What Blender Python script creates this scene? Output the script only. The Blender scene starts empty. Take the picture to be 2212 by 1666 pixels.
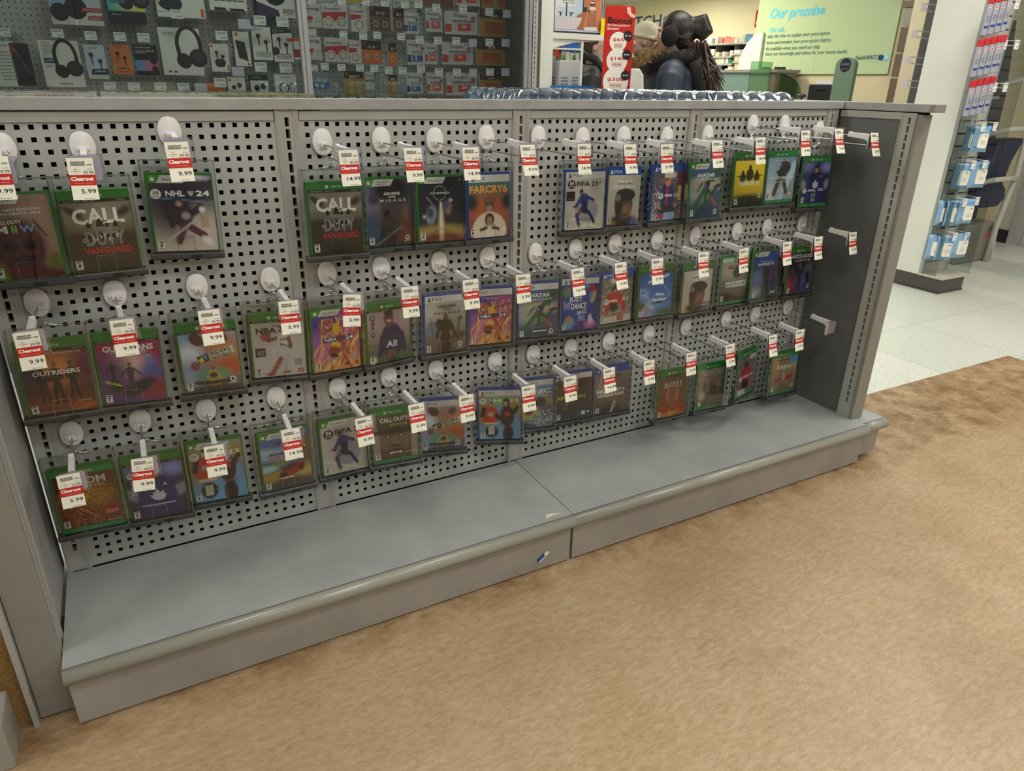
import bpy, bmesh, math, random
import numpy as np
from mathutils import Matrix, Vector, Euler
random.seed(7); np.random.seed(7)
SC = bpy.context.scene
COL = SC.collection
# ------------------------------------------------------------------ camera
CAM = (0.24752, -1.74626, 1.28166)
ROT = (1.163508, -0.01638, -0.495813)
FPX = 1518.96
cd = bpy.data.cameras.new('camera'); co = bpy.data.objects.new('camera', cd); COL.objects.link(co)
co.location = CAM; co.rotation_euler = ROT
cd.sensor_fit = 'HORIZONTAL'; cd.sensor_width = 36.0; cd.lens = FPX / 2212 * 36.0; cd.clip_start = 0.02; cd.clip_end = 60
SC.camera = co
RM = np.array(Euler(ROT, 'XYZ').to_matrix())
def ray(px, py): return RM @ np.array([(px - 1106) / FPX, -(py - 833) / FPX, -1.0])
def at(px, py, ax, v):
    d = ray(px, py); t = (v - CAM[ax]) / d[ax]; return Vector([CAM[i] + t * d[i] for i in range(3)])
def atY(px, py, y): return at(px, py, 1, y)
def atX(px, py, x): return at(px, py, 0, x)
# ------------------------------------------------------------------ view + world
SC.view_settings.view_transform = 'Standard'; SC.view_settings.look = 'None'
SC.view_settings.gamma = 1.0; SC.view_settings.use_curve_mapping = False
SC.view_settings.exposure = -0.35
try: SC.cycles.transparent_max_bounces = 24; SC.cycles.max_bounces = 6
except Exception: pass
W = bpy.data.worlds.new('world'); SC.world = W; W.use_nodes = True
W.node_tree.nodes['Background'].inputs[0].default_value = (0.95, 0.97, 0.88, 1)
W.node_tree.nodes['Background'].inputs[1].default_value = 0.20
CEIL = 2.70
def area(name, loc, sx, sy, power, color=(1.0, 0.97, 0.88), rot=(0, 0, 0)):
    l = bpy.data.lights.new(name, 'AREA'); l.shape = 'RECTANGLE'; l.size = sx; l.size_y = sy; l.energy = power; l.color = color
    o = bpy.data.objects.new(name, l); COL.objects.link(o); o.location = loc; o.rotation_euler = rot
    return o
LAMPS = []   # (x, y, power, colour) of the ceiling light fixtures; built with their fixture further down
for lx, ly, pw in [(-1.4, -0.6, 20), (-1.4, 1.9, 16), (0.9, -1.9, 28), (1.0, 0.9, 22), (3.3, -0.9, 27), (3.3, -3.0, 27), (3.4, 1.6, 17),
                   (0.9, -4.2, 34), (5.9, -0.8, 17), (4.3, 0.2, 18), (5.4, 3.2, 32), (3.2, 4.2, 20), (0.4, 3.4, 14), (5.9, -3.2, 20), (-1.6, -3.2, 22)]:
    LAMPS.append((lx, ly, pw, (1.0, 0.975, 0.91)))
for lx, ly in [(8.0, 3.2), (8.0, 5.6), (8.0, 8.2), (6.8, 9.6), (6.0, 5.2)]:
    LAMPS.append((lx, ly, 66, (1.0, 0.93, 0.72)))
for i, (lx, ly, pw, c) in enumerate(LAMPS):
    area('fixture_light', (lx, ly, CEIL - 0.06), 1.15, 0.5, pw, c)
# ------------------------------------------------------------------ colours, materials
def lin(c):
    return c / 12.92 if c <= 0.04045 else ((c + 0.055) / 1.055) ** 2.4
def hx(s, k=1.0):
    return tuple(min(0.92, lin(int(s[i:i + 2], 16) / 255) * k) for i in (0, 2, 4))
def ph(s): return hx(s, 1.36)      # a print colour as it reads in the shop light
MATS = {}
def mat(name, col=(0.5, 0.5, 0.5), rough=0.5, metal=0.0, spec=0.5, emit=None, es=0):
    if name in MATS: return MATS[name]
    m = bpy.data.materials.new(name); m.use_nodes = True
    b = m.node_tree.nodes['Principled BSDF']
    b.inputs['Base Color'].default_value = (*col, 1); b.inputs['Roughness'].default_value = rough
    b.inputs['Metallic'].default_value = metal; b.inputs['Specular IOR Level'].default_value = spec
    if emit: b.inputs['Emission Color'].default_value = (*emit, 1); b.inputs['Emission Strength'].default_value = es
    MATS[name] = m; return m
def noisy(name, c1, c2, scale=8, rough=0.5, detail=6, metal=0.0, spec=0.5, stretch=(1, 1, 1), bump=0.0, lo=0.35, hi=0.65):
    m = mat(name, c1, rough, metal, spec); nt = m.node_tree; N = nt.nodes; L = nt.links; b = N['Principled BSDF']
    tc = N.new('ShaderNodeTexCoord'); mp = N.new('ShaderNodeMapping'); mp.inputs['Scale'].default_value = stretch
    no = N.new('ShaderNodeTexNoise'); no.inputs['Scale'].default_value = scale; no.inputs['Detail'].default_value = detail; no.inputs['Roughness'].default_value = 0.6
    r = N.new('ShaderNodeValToRGB'); r.color_ramp.elements[0].position = lo; r.color_ramp.elements[1].position = hi
    r.color_ramp.elements[0].color = (*c1, 1); r.color_ramp.elements[1].color = (*c2, 1)
    L.new(tc.outputs['Object'], mp.inputs[0]); L.new(mp.outputs[0], no.inputs['Vector']); L.new(no.outputs['Fac'], r.inputs[0]); L.new(r.outputs[0], b.inputs['Base Color'])
    if bump:
        bp = N.new('ShaderNodeBump'); bp.inputs['Strength'].default_value = bump; bp.inputs['Distance'].default_value = 0.002
        L.new(no.outputs['Fac'], bp.inputs['Height']); L.new(bp.outputs[0], b.inputs['Normal'])
    return m
def clear(name, tint=(0.93, 0.95, 0.94), gloss=0.10, rough=0.06, edge=0.5):
    m = bpy.data.materials.new(name); m.use_nodes = True; nt = m.node_tree; N = nt.nodes; L = nt.links
    N.remove(N['Principled BSDF'])
    t = N.new('ShaderNodeBsdfTransparent'); t.inputs[0].default_value = (*tint, 1)
    g = N.new('ShaderNodeBsdfGlossy'); g.inputs['Roughness'].default_value = rough; g.inputs[0].default_value = (0.9, 0.9, 0.9, 1)
    lw = N.new('ShaderNodeLayerWeight'); lw.inputs[0].default_value = 0.25
    mr = N.new('ShaderNodeMapRange'); mr.inputs[3].default_value = gloss * 0.4; mr.inputs[4].default_value = edge
    mx = N.new('ShaderNodeMixShader')
    L.new(lw.outputs['Fresnel'], mr.inputs[0]); L.new(mr.outputs[0], mx.inputs[0]); L.new(t.outputs[0], mx.inputs[1]); L.new(g.outputs[0], mx.inputs[2])
    L.new(mx.outputs[0], N['Material Output'].inputs[0]); MATS[name] = m; return m
def printed(name, rough=0.35, spec=0.4):
    m = mat(name, rough=rough, spec=spec); nt = m.node_tree
    a = nt.nodes.new('ShaderNodeVertexColor'); a.layer_name = 'Col'
    nt.links.new(a.outputs['Color'], nt.nodes['Principled BSDF'].inputs['Base Color']); return m
PRINT = printed('printed_card', 0.45, 0.35); PGLOSS = printed('printed_gloss', 0.22, 0.5); PMATT = printed('printed_matt', 0.8, 0.15)
# ------------------------------------------------------------------ mesh builder
class MB:
    def __init__(s): s.v = []; s.f = []; s.c = []; s.cur = (0.5, 0.5, 0.5); s.sm = []; s.smooth = False; s.M = None
    def col(s, c): s.cur = c; return s
    def add(s, vs, fs, cols=None):
        o = len(s.v)
        if s.M is not None: vs = [tuple(s.M @ Vector(p)) for p in vs]
        s.v += [tuple(p) for p in vs]; s.c += (cols if cols is not None else [s.cur] * len(vs))
        s.f += [tuple(o + i for i in f) for f in fs]; s.sm += [s.smooth] * len(fs); return s
    def box(s, x0, x1, y0, y1, z0, z1):
        vs = [(x, y, z) for x in (x0, x1) for y in (y0, y1) for z in (z0, z1)]
        return s.add(vs, [(0, 1, 3, 2), (4, 6, 7, 5), (0, 4, 5, 1), (2, 3, 7, 6), (0, 2, 6, 4), (1, 5, 7, 3)])
    def quad(s, a, b, c, d, cols=None): return s.add([a, b, c, d], [(0, 1, 2, 3)], cols)
    def prism(s, pts, ax, a0, a1):
        """outline pts (2D) extruded along axis ax from a0 to a1"""
        n = len(pts)
        def mk(p, a):
            return (a, p[0], p[1]) if ax == 0 else ((p[0], a, p[1]) if ax == 1 else (p[0], p[1], a))
        vs = [mk(p, a0) for p in pts] + [mk(p, a1) for p in pts]
        fs = [tuple(range(n))[::-1], tuple(range(n, 2 * n))] + [(i, (i + 1) % n, n + (i + 1) % n, n + i) for i in range(n)]
        return s.add(vs, fs)
    def tube(s, path, r, n=8, cap=True):
        rs = r if isinstance(r, (list, tuple)) else [r] * len(path)
        P = [Vector(p) for p in path]; vs = []; up0 = None
        for i, p in enumerate(P):
            d = (P[min(i + 1, len(P) - 1)] - P[max(i - 1, 0)]).normalized()
            if up0 is None or abs(up0.dot(d)) > 0.99: up0 = Vector((0, 0, 1)) if abs(d.z) < 0.9 else Vector((1, 0, 0))
            a = d.cross(up0).normalized(); b = a.cross(d).normalized(); up0 = b
            for k in range(n):
                t = 2 * math.pi * k / n; vs.append(tuple(p + (a * math.cos(t) + b * math.sin(t)) * rs[i]))
        fs = []
        for i in range(len(P) - 1):
            for k in range(n): fs.append((i * n + k, i * n + (k + 1) % n, (i + 1) * n + (k + 1) % n, (i + 1) * n + k))
        if cap: fs += [tuple(range(n))[::-1], tuple(range((len(P) - 1) * n, len(P) * n))]
        sm = s.smooth; s.smooth = n > 6; s.add(vs, fs); s.smooth = sm; return s
    def lathe(s, prof, c=(0, 0, 0), n=16, sx=1, sy=1, ax=2):
        vs = []; m = len(prof)
        for r, z in prof:
            for k in range(n):
                t = 2 * math.pi * k / n; p = (r * math.cos(t) * sx, r * math.sin(t) * sy, z)
                if ax == 1: p = (p[0], p[2], p[1])
                if ax == 0: p = (p[2], p[0], p[1])
                vs.append((c[0] + p[0], c[1] + p[1], c[2] + p[2]))
        fs = [(i * n + k, i * n + (k + 1) % n, (i + 1) * n + (k + 1) % n, (i + 1) * n + k) for i in range(m - 1) for k in range(n)]
        fs += [tuple(range(n))[::-1], tuple(range((m - 1) * n, m * n))]
        sm = s.smooth; s.smooth = True; s.add(vs, fs); s.smooth = sm; return s
    def ball(s, c, rx, ry, rz, n=16, m=10):
        prof = [(math.sin(math.pi * i / m), -math.cos(math.pi * i / m)) for i in range(m + 1)]
        vs = []; 
        for r, z in prof:
            for k in range(n):
                t = 2 * math.pi * k / n; vs.append((c[0] + max(r, 1e-3) * math.cos(t) * rx, c[1] + max(r, 1e-3) * math.sin(t) * ry, c[2] + z * rz))
        fs = [(i * n + k, i * n + (k + 1) % n, (i + 1) * n + (k + 1) % n, (i + 1) * n + k) for i in range(m) for k in range(n)]
        sm = s.smooth; s.smooth = True; s.add(vs, fs); s.smooth = sm; return s
    def gridholes(s, xs, zs, hole, y0, y1, ax=1):
        """sheet in x-z at y0 with holes (walls go back to y1); hole(i,j) says whether a cell is open"""
        def mk(x, y, z): return (x, y, z) if ax == 1 else (y, x, z)
        nx, nz = len(xs), len(zs); idx = {}
        vs = []; fs = []
        def V(i, j, b):
            k = (i, j, b)
            if k not in idx: idx[k] = len(vs); vs.append(mk(xs[i], y1 if b else y0, zs[j]))
            return idx[k]
        H = [[hole(i, j) for j in range(nz - 1)] for i in range(nx - 1)]
        for i in range(nx - 1):
            for j in range(nz - 1):
                if not H[i][j]: fs.append((V(i, j, 0), V(i + 1, j, 0), V(i + 1, j + 1, 0), V(i, j + 1, 0)))
                else:
                    fs.append((V(i, j, 0), V(i, j, 1), V(i + 1, j, 1), V(i + 1, j, 0))); fs.append((V(i, j + 1, 0), V(i + 1, j + 1, 0), V(i + 1, j + 1, 1), V(i, j + 1, 1)))
                    fs.append((V(i, j, 0), V(i, j + 1, 0), V(i, j + 1, 1), V(i, j, 1))); fs.append((V(i + 1, j, 0), V(i + 1, j, 1), V(i + 1, j + 1, 1), V(i + 1, j + 1, 0)))
        return s.add(vs, fs)
    def build(s, name, m, parent=None, bevel=0.0, seg=2):
        me = bpy.data.meshes.new(name); me.from_pydata(s.v, [], s.f); me.update()
        if len(s.f): me.polygons.foreach_set('use_smooth', s.sm)
        a = me.color_attributes.new('Col', 'FLOAT_COLOR', 'POINT')
        arr = np.ones((len(s.v), 4), dtype=np.float32)
        if s.v: arr[:, :3] = np.array(s.c, dtype=np.float32)
        a.data.foreach_set('color', arr.ravel())
        me.materials.append(m)
        o = bpy.data.objects.new(name, me); COL.objects.link(o)
        if parent is not None: o.parent = parent
        if bevel:
            b = o.modifiers.new('bevel', 'BEVEL'); b.width = bevel; b.segments = seg; b.limit_method = 'ANGLE'; b.angle_limit = math.radians(40)
        return o
def tag(o, label, cat, group=None, kind=None):
    if label: o['label'] = label
    if cat: o['category'] = cat
    if group: o['group'] = group
    if kind: o['kind'] = kind
    return o
def struct(o): o['kind'] = 'structure'; return o
def empty(name, loc, label=None, cat=None, group=None, rot=(0, 0, 0)):
    o = bpy.data.objects.new(name, None); COL.objects.link(o); o.location = loc; o.rotation_euler = rot; o.empty_display_size = 0.05
    return tag(o, label, cat, group)
def copy_tree(o, parent=None):
    c = o.copy(); COL.objects.link(c)
    if parent is not None: c.parent = parent
    for ch in list(o.children): copy_tree(ch, c)
    return c
# ------------------------------------------------------------------ lettering
TC = {}
def glyphs(txt, bold=0.0, sh=0.0):
    k = (txt, bold, sh)
    if k in TC: return TC[k]
    cu = bpy.data.curves.new('t', 'FONT'); cu.body = txt; cu.size = 1; cu.offset = bold; cu.shear = sh; cu.resolution_u = 2
    cu.align_x = 'LEFT'
    o = bpy.data.objects.new('t', cu); COL.objects.link(o)
    dg = bpy.context.evaluated_depsgraph_get(); me = bpy.data.meshes.new_from_object(o.evaluated_get(dg))
    vs = [(v.co.x, v.co.y) for v in me.vertices]; fs = [tuple(p.vertices) for p in me.polygons]
    bpy.data.objects.remove(o); bpy.data.curves.remove(cu); bpy.data.meshes.remove(me)
    if not vs: vs = [(0, 0)]; fs = []
    a = np.array(vs); mn = a.min(0); mx = a.max(0); sz = np.maximum(mx - mn, 1e-6)
    a = (a - mn) / sz - 0.5
    TC[k] = (a, fs, sz); return TC[k]
class Art:
    """print on a flat sheet: local x right 0..w, z up 0..h (v measured from the top), sheet faces -y"""
    def __init__(s, w, h, mb, x0=0.0, z0=0.0, y=0.0, ax=1):
        s.w, s.h, s.mb, s.x0, s.z0, s.y, s.lay, s.ax = w, h, mb, x0, z0, y, 0, ax
    def P(s, u, v, l=None):
        y = s.y - 0.00012 * (s.lay if l is None else l)
        x, z = s.x0 + u * s.w, s.z0 + (1 - v) * s.h
        return (x, y, z) if s.ax == 1 else (y, -x, z)
    def paint(s, ops, nu=40, nv=50, u0=0, u1=1, v0=0, v1=1, noise=0.05, seed=1):
        U, V = np.meshgrid(np.linspace(0, 1, nu), np.linspace(0, 1, nv)); C = np.zeros((nv, nu, 3))
        rs = np.random.RandomState(seed)
        for op in ops:
            k = op[0]; c = None
            if k == 'g':
                a, b = np.array(ph(op[1])), np.array(ph(op[2])); t = V[..., None]; C = a * (1 - t) + b * t; continue
            if k == 'gh':
                a, b = np.array(ph(op[1])), np.array(ph(op[2])); t = U[..., None]; C = a * (1 - t) + b * t; continue
            if k == 'e':
                _, cx, cy, rx, ry, ang, hexc, soft = op; ca, sa = math.cos(ang), math.sin(ang); du, dv = (U - cx), (V - cy)
                x, y = du * ca + dv * sa, -du * sa + dv * ca; d = np.sqrt((x / rx) ** 2 + (y / ry) ** 2)
                m = np.clip((1 + soft - d) / (2 * soft + 1e-6) + 0.0, 0, 1); c = np.array(ph(hexc))
            elif k == 'l':
                _, xa, ya, xb, yb, wd, hexc = op; dx, dy = xb - xa, yb - ya; L2 = dx * dx + dy * dy + 1e-9
                t = np.clip(((U - xa) * dx + (V - ya) * dy) / L2, 0, 1); d = np.sqrt((U - xa - t * dx) ** 2 + (V - ya - t * dy) ** 2)
                m = np.clip((wd - d) / (0.012) + 0.5, 0, 1); c = np.array(ph(hexc))
            elif k == 'r':
                _, a0, a1, b0, b1, hexc = op; m = ((U >= a0) & (U <= a1) & (V >= b0) & (V <= b1)).astype(float); c = np.array(ph(hexc))
            elif k == 's':   # speckle / streaks
                _, a0, a1, b0, b1, hexc, dens = op; m = ((U >= a0) & (U <= a1) & (V >= b0) & (V <= b1)) * (rs.rand(nv, nu) < dens) * 0.8; c = np.array(ph(hexc))
            elif k == 'd':   # diagonal rays
                _, b0, hexc, fr, amp = op; m = np.clip(np.sin((U * 0.8 + V * 0.6) * fr + 2 * np.sin(U * 7 + V * 3)) * 2 - 0.7, 0, 1) * amp * (V >= b0); c = np.array(ph(hexc))
            m = m[..., None]; C = C * (1 - m) + c * m
        C = C * (1 + noise * (rs.rand(nv, nu, 1) - 0.5) * 2); C = np.clip(C, 0, 0.92)
        vs = []; cols = []
        for j in range(nv):
            for i in range(nu):
                vs.append(s.P(u0 + (u1 - u0) * i / (nu - 1), v0 + (v1 - v0) * j / (nv - 1))); cols.append(tuple(C[j, i]))
        fs = [(j * nu + i, (j + 1) * nu + i, (j + 1) * nu + i + 1, j * nu + i + 1) for j in range(nv - 1) for i in range(nu - 1)]
        s.mb.add(vs, fs, cols); s.lay += 1; return s
    def rect(s, u0, u1, v0, v1, c, up=True):
        s.mb.col(ph(c)).quad(s.P(u0, v1), s.P(u1, v1), s.P(u1, v0), s.P(u0, v0)); s.lay += up; return s
    def poly(s, pts, c, up=True):
        s.mb.col(ph(c)).add([s.P(*p) for p in pts], [tuple(range(len(pts)))]); s.lay += up; return s
    def disc(s, u, v, r, c, ry=None, n=18, up=True, ang=0, hole=0):
        ry = ry if ry is not None else r * s.w / s.h; ca, sa = math.cos(ang), math.sin(ang)
        def q(k, f):
            t = 2 * math.pi * k / n; return s.P(u + (r * math.cos(t) * ca - ry * math.sin(t) * sa) * f, v + (r * math.cos(t) * sa + ry * math.sin(t) * ca) * f)
        s.mb.col(ph(c))
        if hole:
            vs = [q(k, 1) for k in range(n)] + [q(k, hole) for k in range(n)]
            s.mb.add(vs, [(k, (k + 1) % n, n + (k + 1) % n, n + k) for k in range(n)])
        else: s.mb.add([q(k, 1) for k in range(n)], [tuple(range(n))])
        s.lay += up; return s
    def text(s, t, u, v, w, h, c, rot=0.0, bold=0.02, sh=0.0, up=True):
        """w,h in sheet fractions; (u,v) the centre"""
        a, fs, sz = glyphs(t, bold, sh); ca, sa = math.cos(rot), math.sin(rot); W_, H_ = w * s.w, h * s.h
        X = a[:, 0] * W_ * ca - a[:, 1] * H_ * sa; Z = a[:, 0] * W_ * sa + a[:, 1] * H_ * ca
        s.mb.col(ph(c)); y = s.P(u, v)
        if s.ax == 1: vs = [(y[0] + X[i], y[1], y[2] + Z[i]) for i in range(len(X))]
        else: vs = [(y[0], y[1] - X[i], y[2] + Z[i]) for i in range(len(X))]
        s.mb.add(vs, fs); s.lay += up; return s
    def lines(s, u0, u1, v0, v1, n, c, seed=0, th=0.5):
        """tiny illegible small print as broken bars"""
        r = random.Random(seed); s.mb.col(ph(c)); dv = (v1 - v0) / n
        for k in range(n):
            u = u0 + (u1 - u0) * 0.1 * r.random(); va = v0 + dv * k
            while u < u1:
                w = (u1 - u0) * (0.06 + 0.12 * r.random()); b = min(u + w, u1); s.mb.quad(s.P(u, va + dv * th), s.P(b, va + dv * th), s.P(b, va), s.P(u, va)); u = b + (u1 - u0) * 0.03
        s.lay += 1; return s
# ------------------------------------------------------------------ surface materials
M_panel = noisy('grey_steel_panel', (0.385, 0.395, 0.380), (0.42, 0.43, 0.415), 14, 0.48, 4)
M_rail = noisy('beige_grey_rail', (0.35, 0.35, 0.315), (0.38, 0.38, 0.345), 10, 0.42, 4)
M_upright = noisy('upright_paint', (0.36, 0.36, 0.335), (0.39, 0.39, 0.365), 10, 0.42, 4)
M_beige = noisy('taupe_paint', (0.235, 0.225, 0.20), (0.26, 0.25, 0.222), 10, 0.42, 4)
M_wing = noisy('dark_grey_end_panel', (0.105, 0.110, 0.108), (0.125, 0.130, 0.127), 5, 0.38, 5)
M_deck = noisy('mottled_grey_laminate', (0.27, 0.285, 0.29), (0.39, 0.40, 0.40), 5, 0.42, 9, lo=0.3, hi=0.7)
M_kick = noisy('taupe_laminate', (0.28, 0.262, 0.235), (0.36, 0.338, 0.305), 7, 0.5, 9, lo=0.3, hi=0.7)
M_cap = noisy('grey_top_laminate', (0.30, 0.30, 0.295), (0.37, 0.37, 0.36), 16, 0.5, 7)
M_nose = mat('olive_grey_vinyl_nosing', (0.30, 0.305, 0.265), 0.25, 0, 0.6)
M_dark = mat('black_void', (0.01, 0.01, 0.01), 0.9, 0, 0.1)
M_white = mat('white_plastic', (0.78, 0.77, 0.78), 0.28, 0, 0.5)
M_lav = mat('lavender_white_plastic', (0.70, 0.66, 0.74), 0.3)
M_chrome = mat('zinc_wire', (0.42, 0.43, 0.43), 0.28, 0.9)
M_clear = clear('clear_case_plastic', (0.86, 0.88, 0.87), 0.10, 0.05, 0.55)
M_clr2 = clear('clear_soft_plastic', (0.80, 0.84, 0.82), 0.45, 0.12, 0.85)
M_sleeve = clear('clear_label_sleeve', (0.92, 0.92, 0.95), 0.2, 0.08, 0.6)
M_basebar = mat('charcoal_plastic', (0.045, 0.05, 0.052), 0.35)
M_green = mat('green_case_plastic', (0.03, 0.17, 0.02), 0.25)
M_green2 = mat('bright_green_case_plastic', (0.02, 0.25, 0.06), 0.25)
M_blue = mat('blue_case_plastic', (0.02, 0.06, 0.32), 0.22)
M_blk = mat('black_plastic', (0.015, 0.015, 0.016), 0.4)
M_glass = clear('cabinet_glass', (0.80, 0.83, 0.82), 0.12, 0.01, 0.6)
M_white_paint = noisy('white_paint', (0.74, 0.76, 0.69), (0.77, 0.79, 0.72), 3, 0.5, 3)
W_ = 0.6096
DK = 0.1589
# ------------------------------------------------------------------ floor, ceiling, walls
def floor_mat():
    m = mat('brown_stone_look_vinyl', rough=0.36, spec=0.4); nt = m.node_tree; N = nt.nodes; L = nt.links; b = N['Principled BSDF']
    tc = N.new('ShaderNodeTexCoord')
    def noise(s, d, r, st=(1, 1, 1), ro=0.0):
        mp = N.new('ShaderNodeMapping'); mp.inputs['Scale'].default_value = st; mp.inputs['Rotation'].default_value = (0, 0, ro)
        n = N.new('ShaderNodeTexNoise'); n.inputs['Scale'].default_value = s; n.inputs['Detail'].default_value = d; n.inputs['Roughness'].default_value = r
        L.new(tc.outputs['Object'], mp.inputs[0]); L.new(mp.outputs[0], n.inputs['Vector']); return n
    def ramp(n, els):
        r = N.new('ShaderNodeValToRGB'); e = r.color_ramp.elements
        for i, (p, c) in enumerate(els):
            q = e[i] if i < 2 else e.new(p)
            q.position = p; q.color = (*c, 1)
        L.new(n.outputs['Fac'], r.inputs[0]); return r
    big = ramp(noise(2.2, 6, 0.65), [(0.3, (0.375, 0.265, 0.155)), (0.72, (0.49, 0.385, 0.26)), (0.5, (0.455, 0.335, 0.205))])
    fine = ramp(noise(38, 9, 0.75, (1, 2.3, 1), -0.35), [(0.34, (0.58, 0.52, 0.45)), (0.62, (1.0, 1.0, 1.0))])
    vein = ramp(noise(11, 10, 0.72, (1, 3.2, 1), -0.3), [(0.47, (1, 1, 1)), (0.53, (1, 1, 1)), (0.50, (0.70, 0.60, 0.46))])
    spot = ramp(noise(3.1, 9, 0.75), [(0.30, (0.55, 0.49, 0.44)), (0.42, (1, 1, 1))])
    def mul(a, b_, f):
        x = N.new('ShaderNodeMixRGB'); x.blend_type = 'MULTIPLY'; x.inputs[0].default_value = f; L.new(a.outputs[0], x.inputs[1]); L.new(b_.outputs[0], x.inputs[2]); return x
    c = mul(mul(mul(big, fine, 0.55), vein, 0.55), spot, 0.6)
    # floor darker and browner in patches toward the kick plate: a band near y = -0.36
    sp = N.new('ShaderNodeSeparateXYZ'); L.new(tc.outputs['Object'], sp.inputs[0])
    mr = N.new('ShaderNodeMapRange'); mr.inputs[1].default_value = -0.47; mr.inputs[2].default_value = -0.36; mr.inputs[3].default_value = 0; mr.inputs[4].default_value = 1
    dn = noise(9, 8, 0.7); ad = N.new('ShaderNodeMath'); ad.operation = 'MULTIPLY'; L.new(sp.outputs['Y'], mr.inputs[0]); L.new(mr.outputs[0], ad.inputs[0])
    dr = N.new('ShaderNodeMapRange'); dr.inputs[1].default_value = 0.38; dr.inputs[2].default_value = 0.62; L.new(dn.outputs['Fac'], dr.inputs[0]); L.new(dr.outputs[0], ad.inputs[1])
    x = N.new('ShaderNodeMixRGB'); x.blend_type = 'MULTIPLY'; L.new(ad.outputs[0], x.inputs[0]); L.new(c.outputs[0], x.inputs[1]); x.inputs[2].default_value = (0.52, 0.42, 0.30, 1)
    L.new(x.outputs[0], b.inputs['Base Color'])
    bp = N.new('ShaderNodeBump'); bp.inputs['Strength'].default_value = 0.12; bp.inputs['Distance'].default_value = 0.002
    L.new(fine.outputs[0], bp.inputs['Height']); L.new(bp.outputs[0], b.inputs['Normal'])
    return m
def tile_mat():
    m = mat('speckled_white_tile', rough=0.3, spec=0.45); nt = m.node_tree; N = nt.nodes; L = nt.links; b = N['Principled BSDF']
    tc = N.new('ShaderNodeTexCoord')
    n = N.new('ShaderNodeTexNoise'); n.inputs['Scale'].default_value = 55; n.inputs['Detail'].default_value = 8; n.inputs['Roughness'].default_value = 0.75
    L.new(tc.outputs['Object'], n.inputs['Vector'])
    r = N.new('ShaderNodeValToRGB'); e = r.color_ramp.elements; e[0].position = 0.32; e[0].color = (0.36, 0.37, 0.34, 1); e[1].position = 0.47; e[1].color = (0.62, 0.64, 0.58, 1)
    L.new(n.outputs['Fac'], r.inputs[0])
    mp = N.new('ShaderNodeMapping'); mp.inputs['Scale'].default_value = (1, 1, 1); L.new(tc.outputs['Object'], mp.inputs[0])
    br = N.new('ShaderNodeTexBrick'); br.offset = 0; br.inputs['Scale'].default_value = 1.0; br.inputs['Mortar Size'].default_value = 0.003; br.inputs['Brick Width'].default_value = 0.61; br.inputs['Row Height'].default_value = 0.61
    br.inputs['Color1'].default_value = (1, 1, 1, 1); br.inputs['Color2'].default_value = (0.88, 0.89, 0.87, 1); br.inputs['Mortar'].default_value = (0.62, 0.62, 0.58, 1)
    L.new(mp.outputs[0], br.inputs['Vector'])
    x = N.new('ShaderNodeMixRGB'); x.blend_type = 'MULTIPLY'; x.inputs[0].default_value = 1; L.new(r.outputs[0], x.inputs[1]); L.new(br.outputs[0], x.inputs[2]); L.new(x.outputs[0], b.inputs['Base Color'])
    return m
M_floor = floor_mat(); M_tile = tile_mat()
struct(MB().box(-4.0, 4.22, -6.5, 0.05, -0.05, 0.0).build('floor', M_floor))
mb = MB(); mb.box(-4.0, 9.6, 0.05, 12.8, -0.05, 0.0); mb.box(4.22, 9.6, -6.5, 0.05, -0.05, 0.0); struct(mb.build('floor_tiles', M_tile)); bpy.data.objects['floor_tiles'].name = 'floor'
M_ceil = noisy('ceiling_tile', (0.46, 0.46, 0.42), (0.5, 0.5, 0.46), 30, 0.9, 4)
struct(MB().box(-4.0, 9.6, -6.5, 12.8, CEIL, CEIL + 0.05).build('ceiling', M_ceil))
M_yellow = noisy('pale_yellow_wall_paint', (0.84, 0.78, 0.55), (0.87, 0.81, 0.58), 2, 0.6, 3)
M_offw = noisy('cream_wall_paint', (0.50, 0.47, 0.40), (0.53, 0.50, 0.43), 2, 0.6, 3)
XP = 9.5
struct(MB().box(XP, XP + 0.1, 2.6, 12.8, 0, CEIL).build('wall_right', M_yellow))
struct(MB().box(-4.0, 9.6, 12.8, 12.9, 0, CEIL).build('wall_back', M_offw))
struct(MB().box(-4.1, -4.0, -6.5, 12.9, 0, CEIL).build('wall_left', M_offw))
# ceiling fixtures
M_diff = mat('light_diffuser', (0.8, 0.8, 0.75), 0.6, emit=(1.0, 0.96, 0.84), es=5.0)
fx = empty('ceiling_light', (0, 0, 0)); mb = MB(); mb.box(-0.61, 0.61, -0.305, -0.27, -0.03, 0); mb.box(-0.61, 0.61, 0.27, 0.305, -0.03, 0); mb.box(-0.61, -0.575, -0.27, 0.27, -0.03, 0); mb.box(0.575, 0.61, -0.27, 0.27, -0.03, 0)
mb.build('frame', M_white_paint, fx); MB().box(-0.575, 0.575, -0.27, 0.27, -0.022, -0.012).build('diffuser', M_diff, fx)
for i, (lx, ly, pw, c) in enumerate(LAMPS):
    o = fx if i == 0 else copy_tree(fx)
    o.location = (lx, ly, CEIL); tag(o, 'white recessed ceiling light with a bright diffuser', 'ceiling light', 'recessed ceiling lights')
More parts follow.
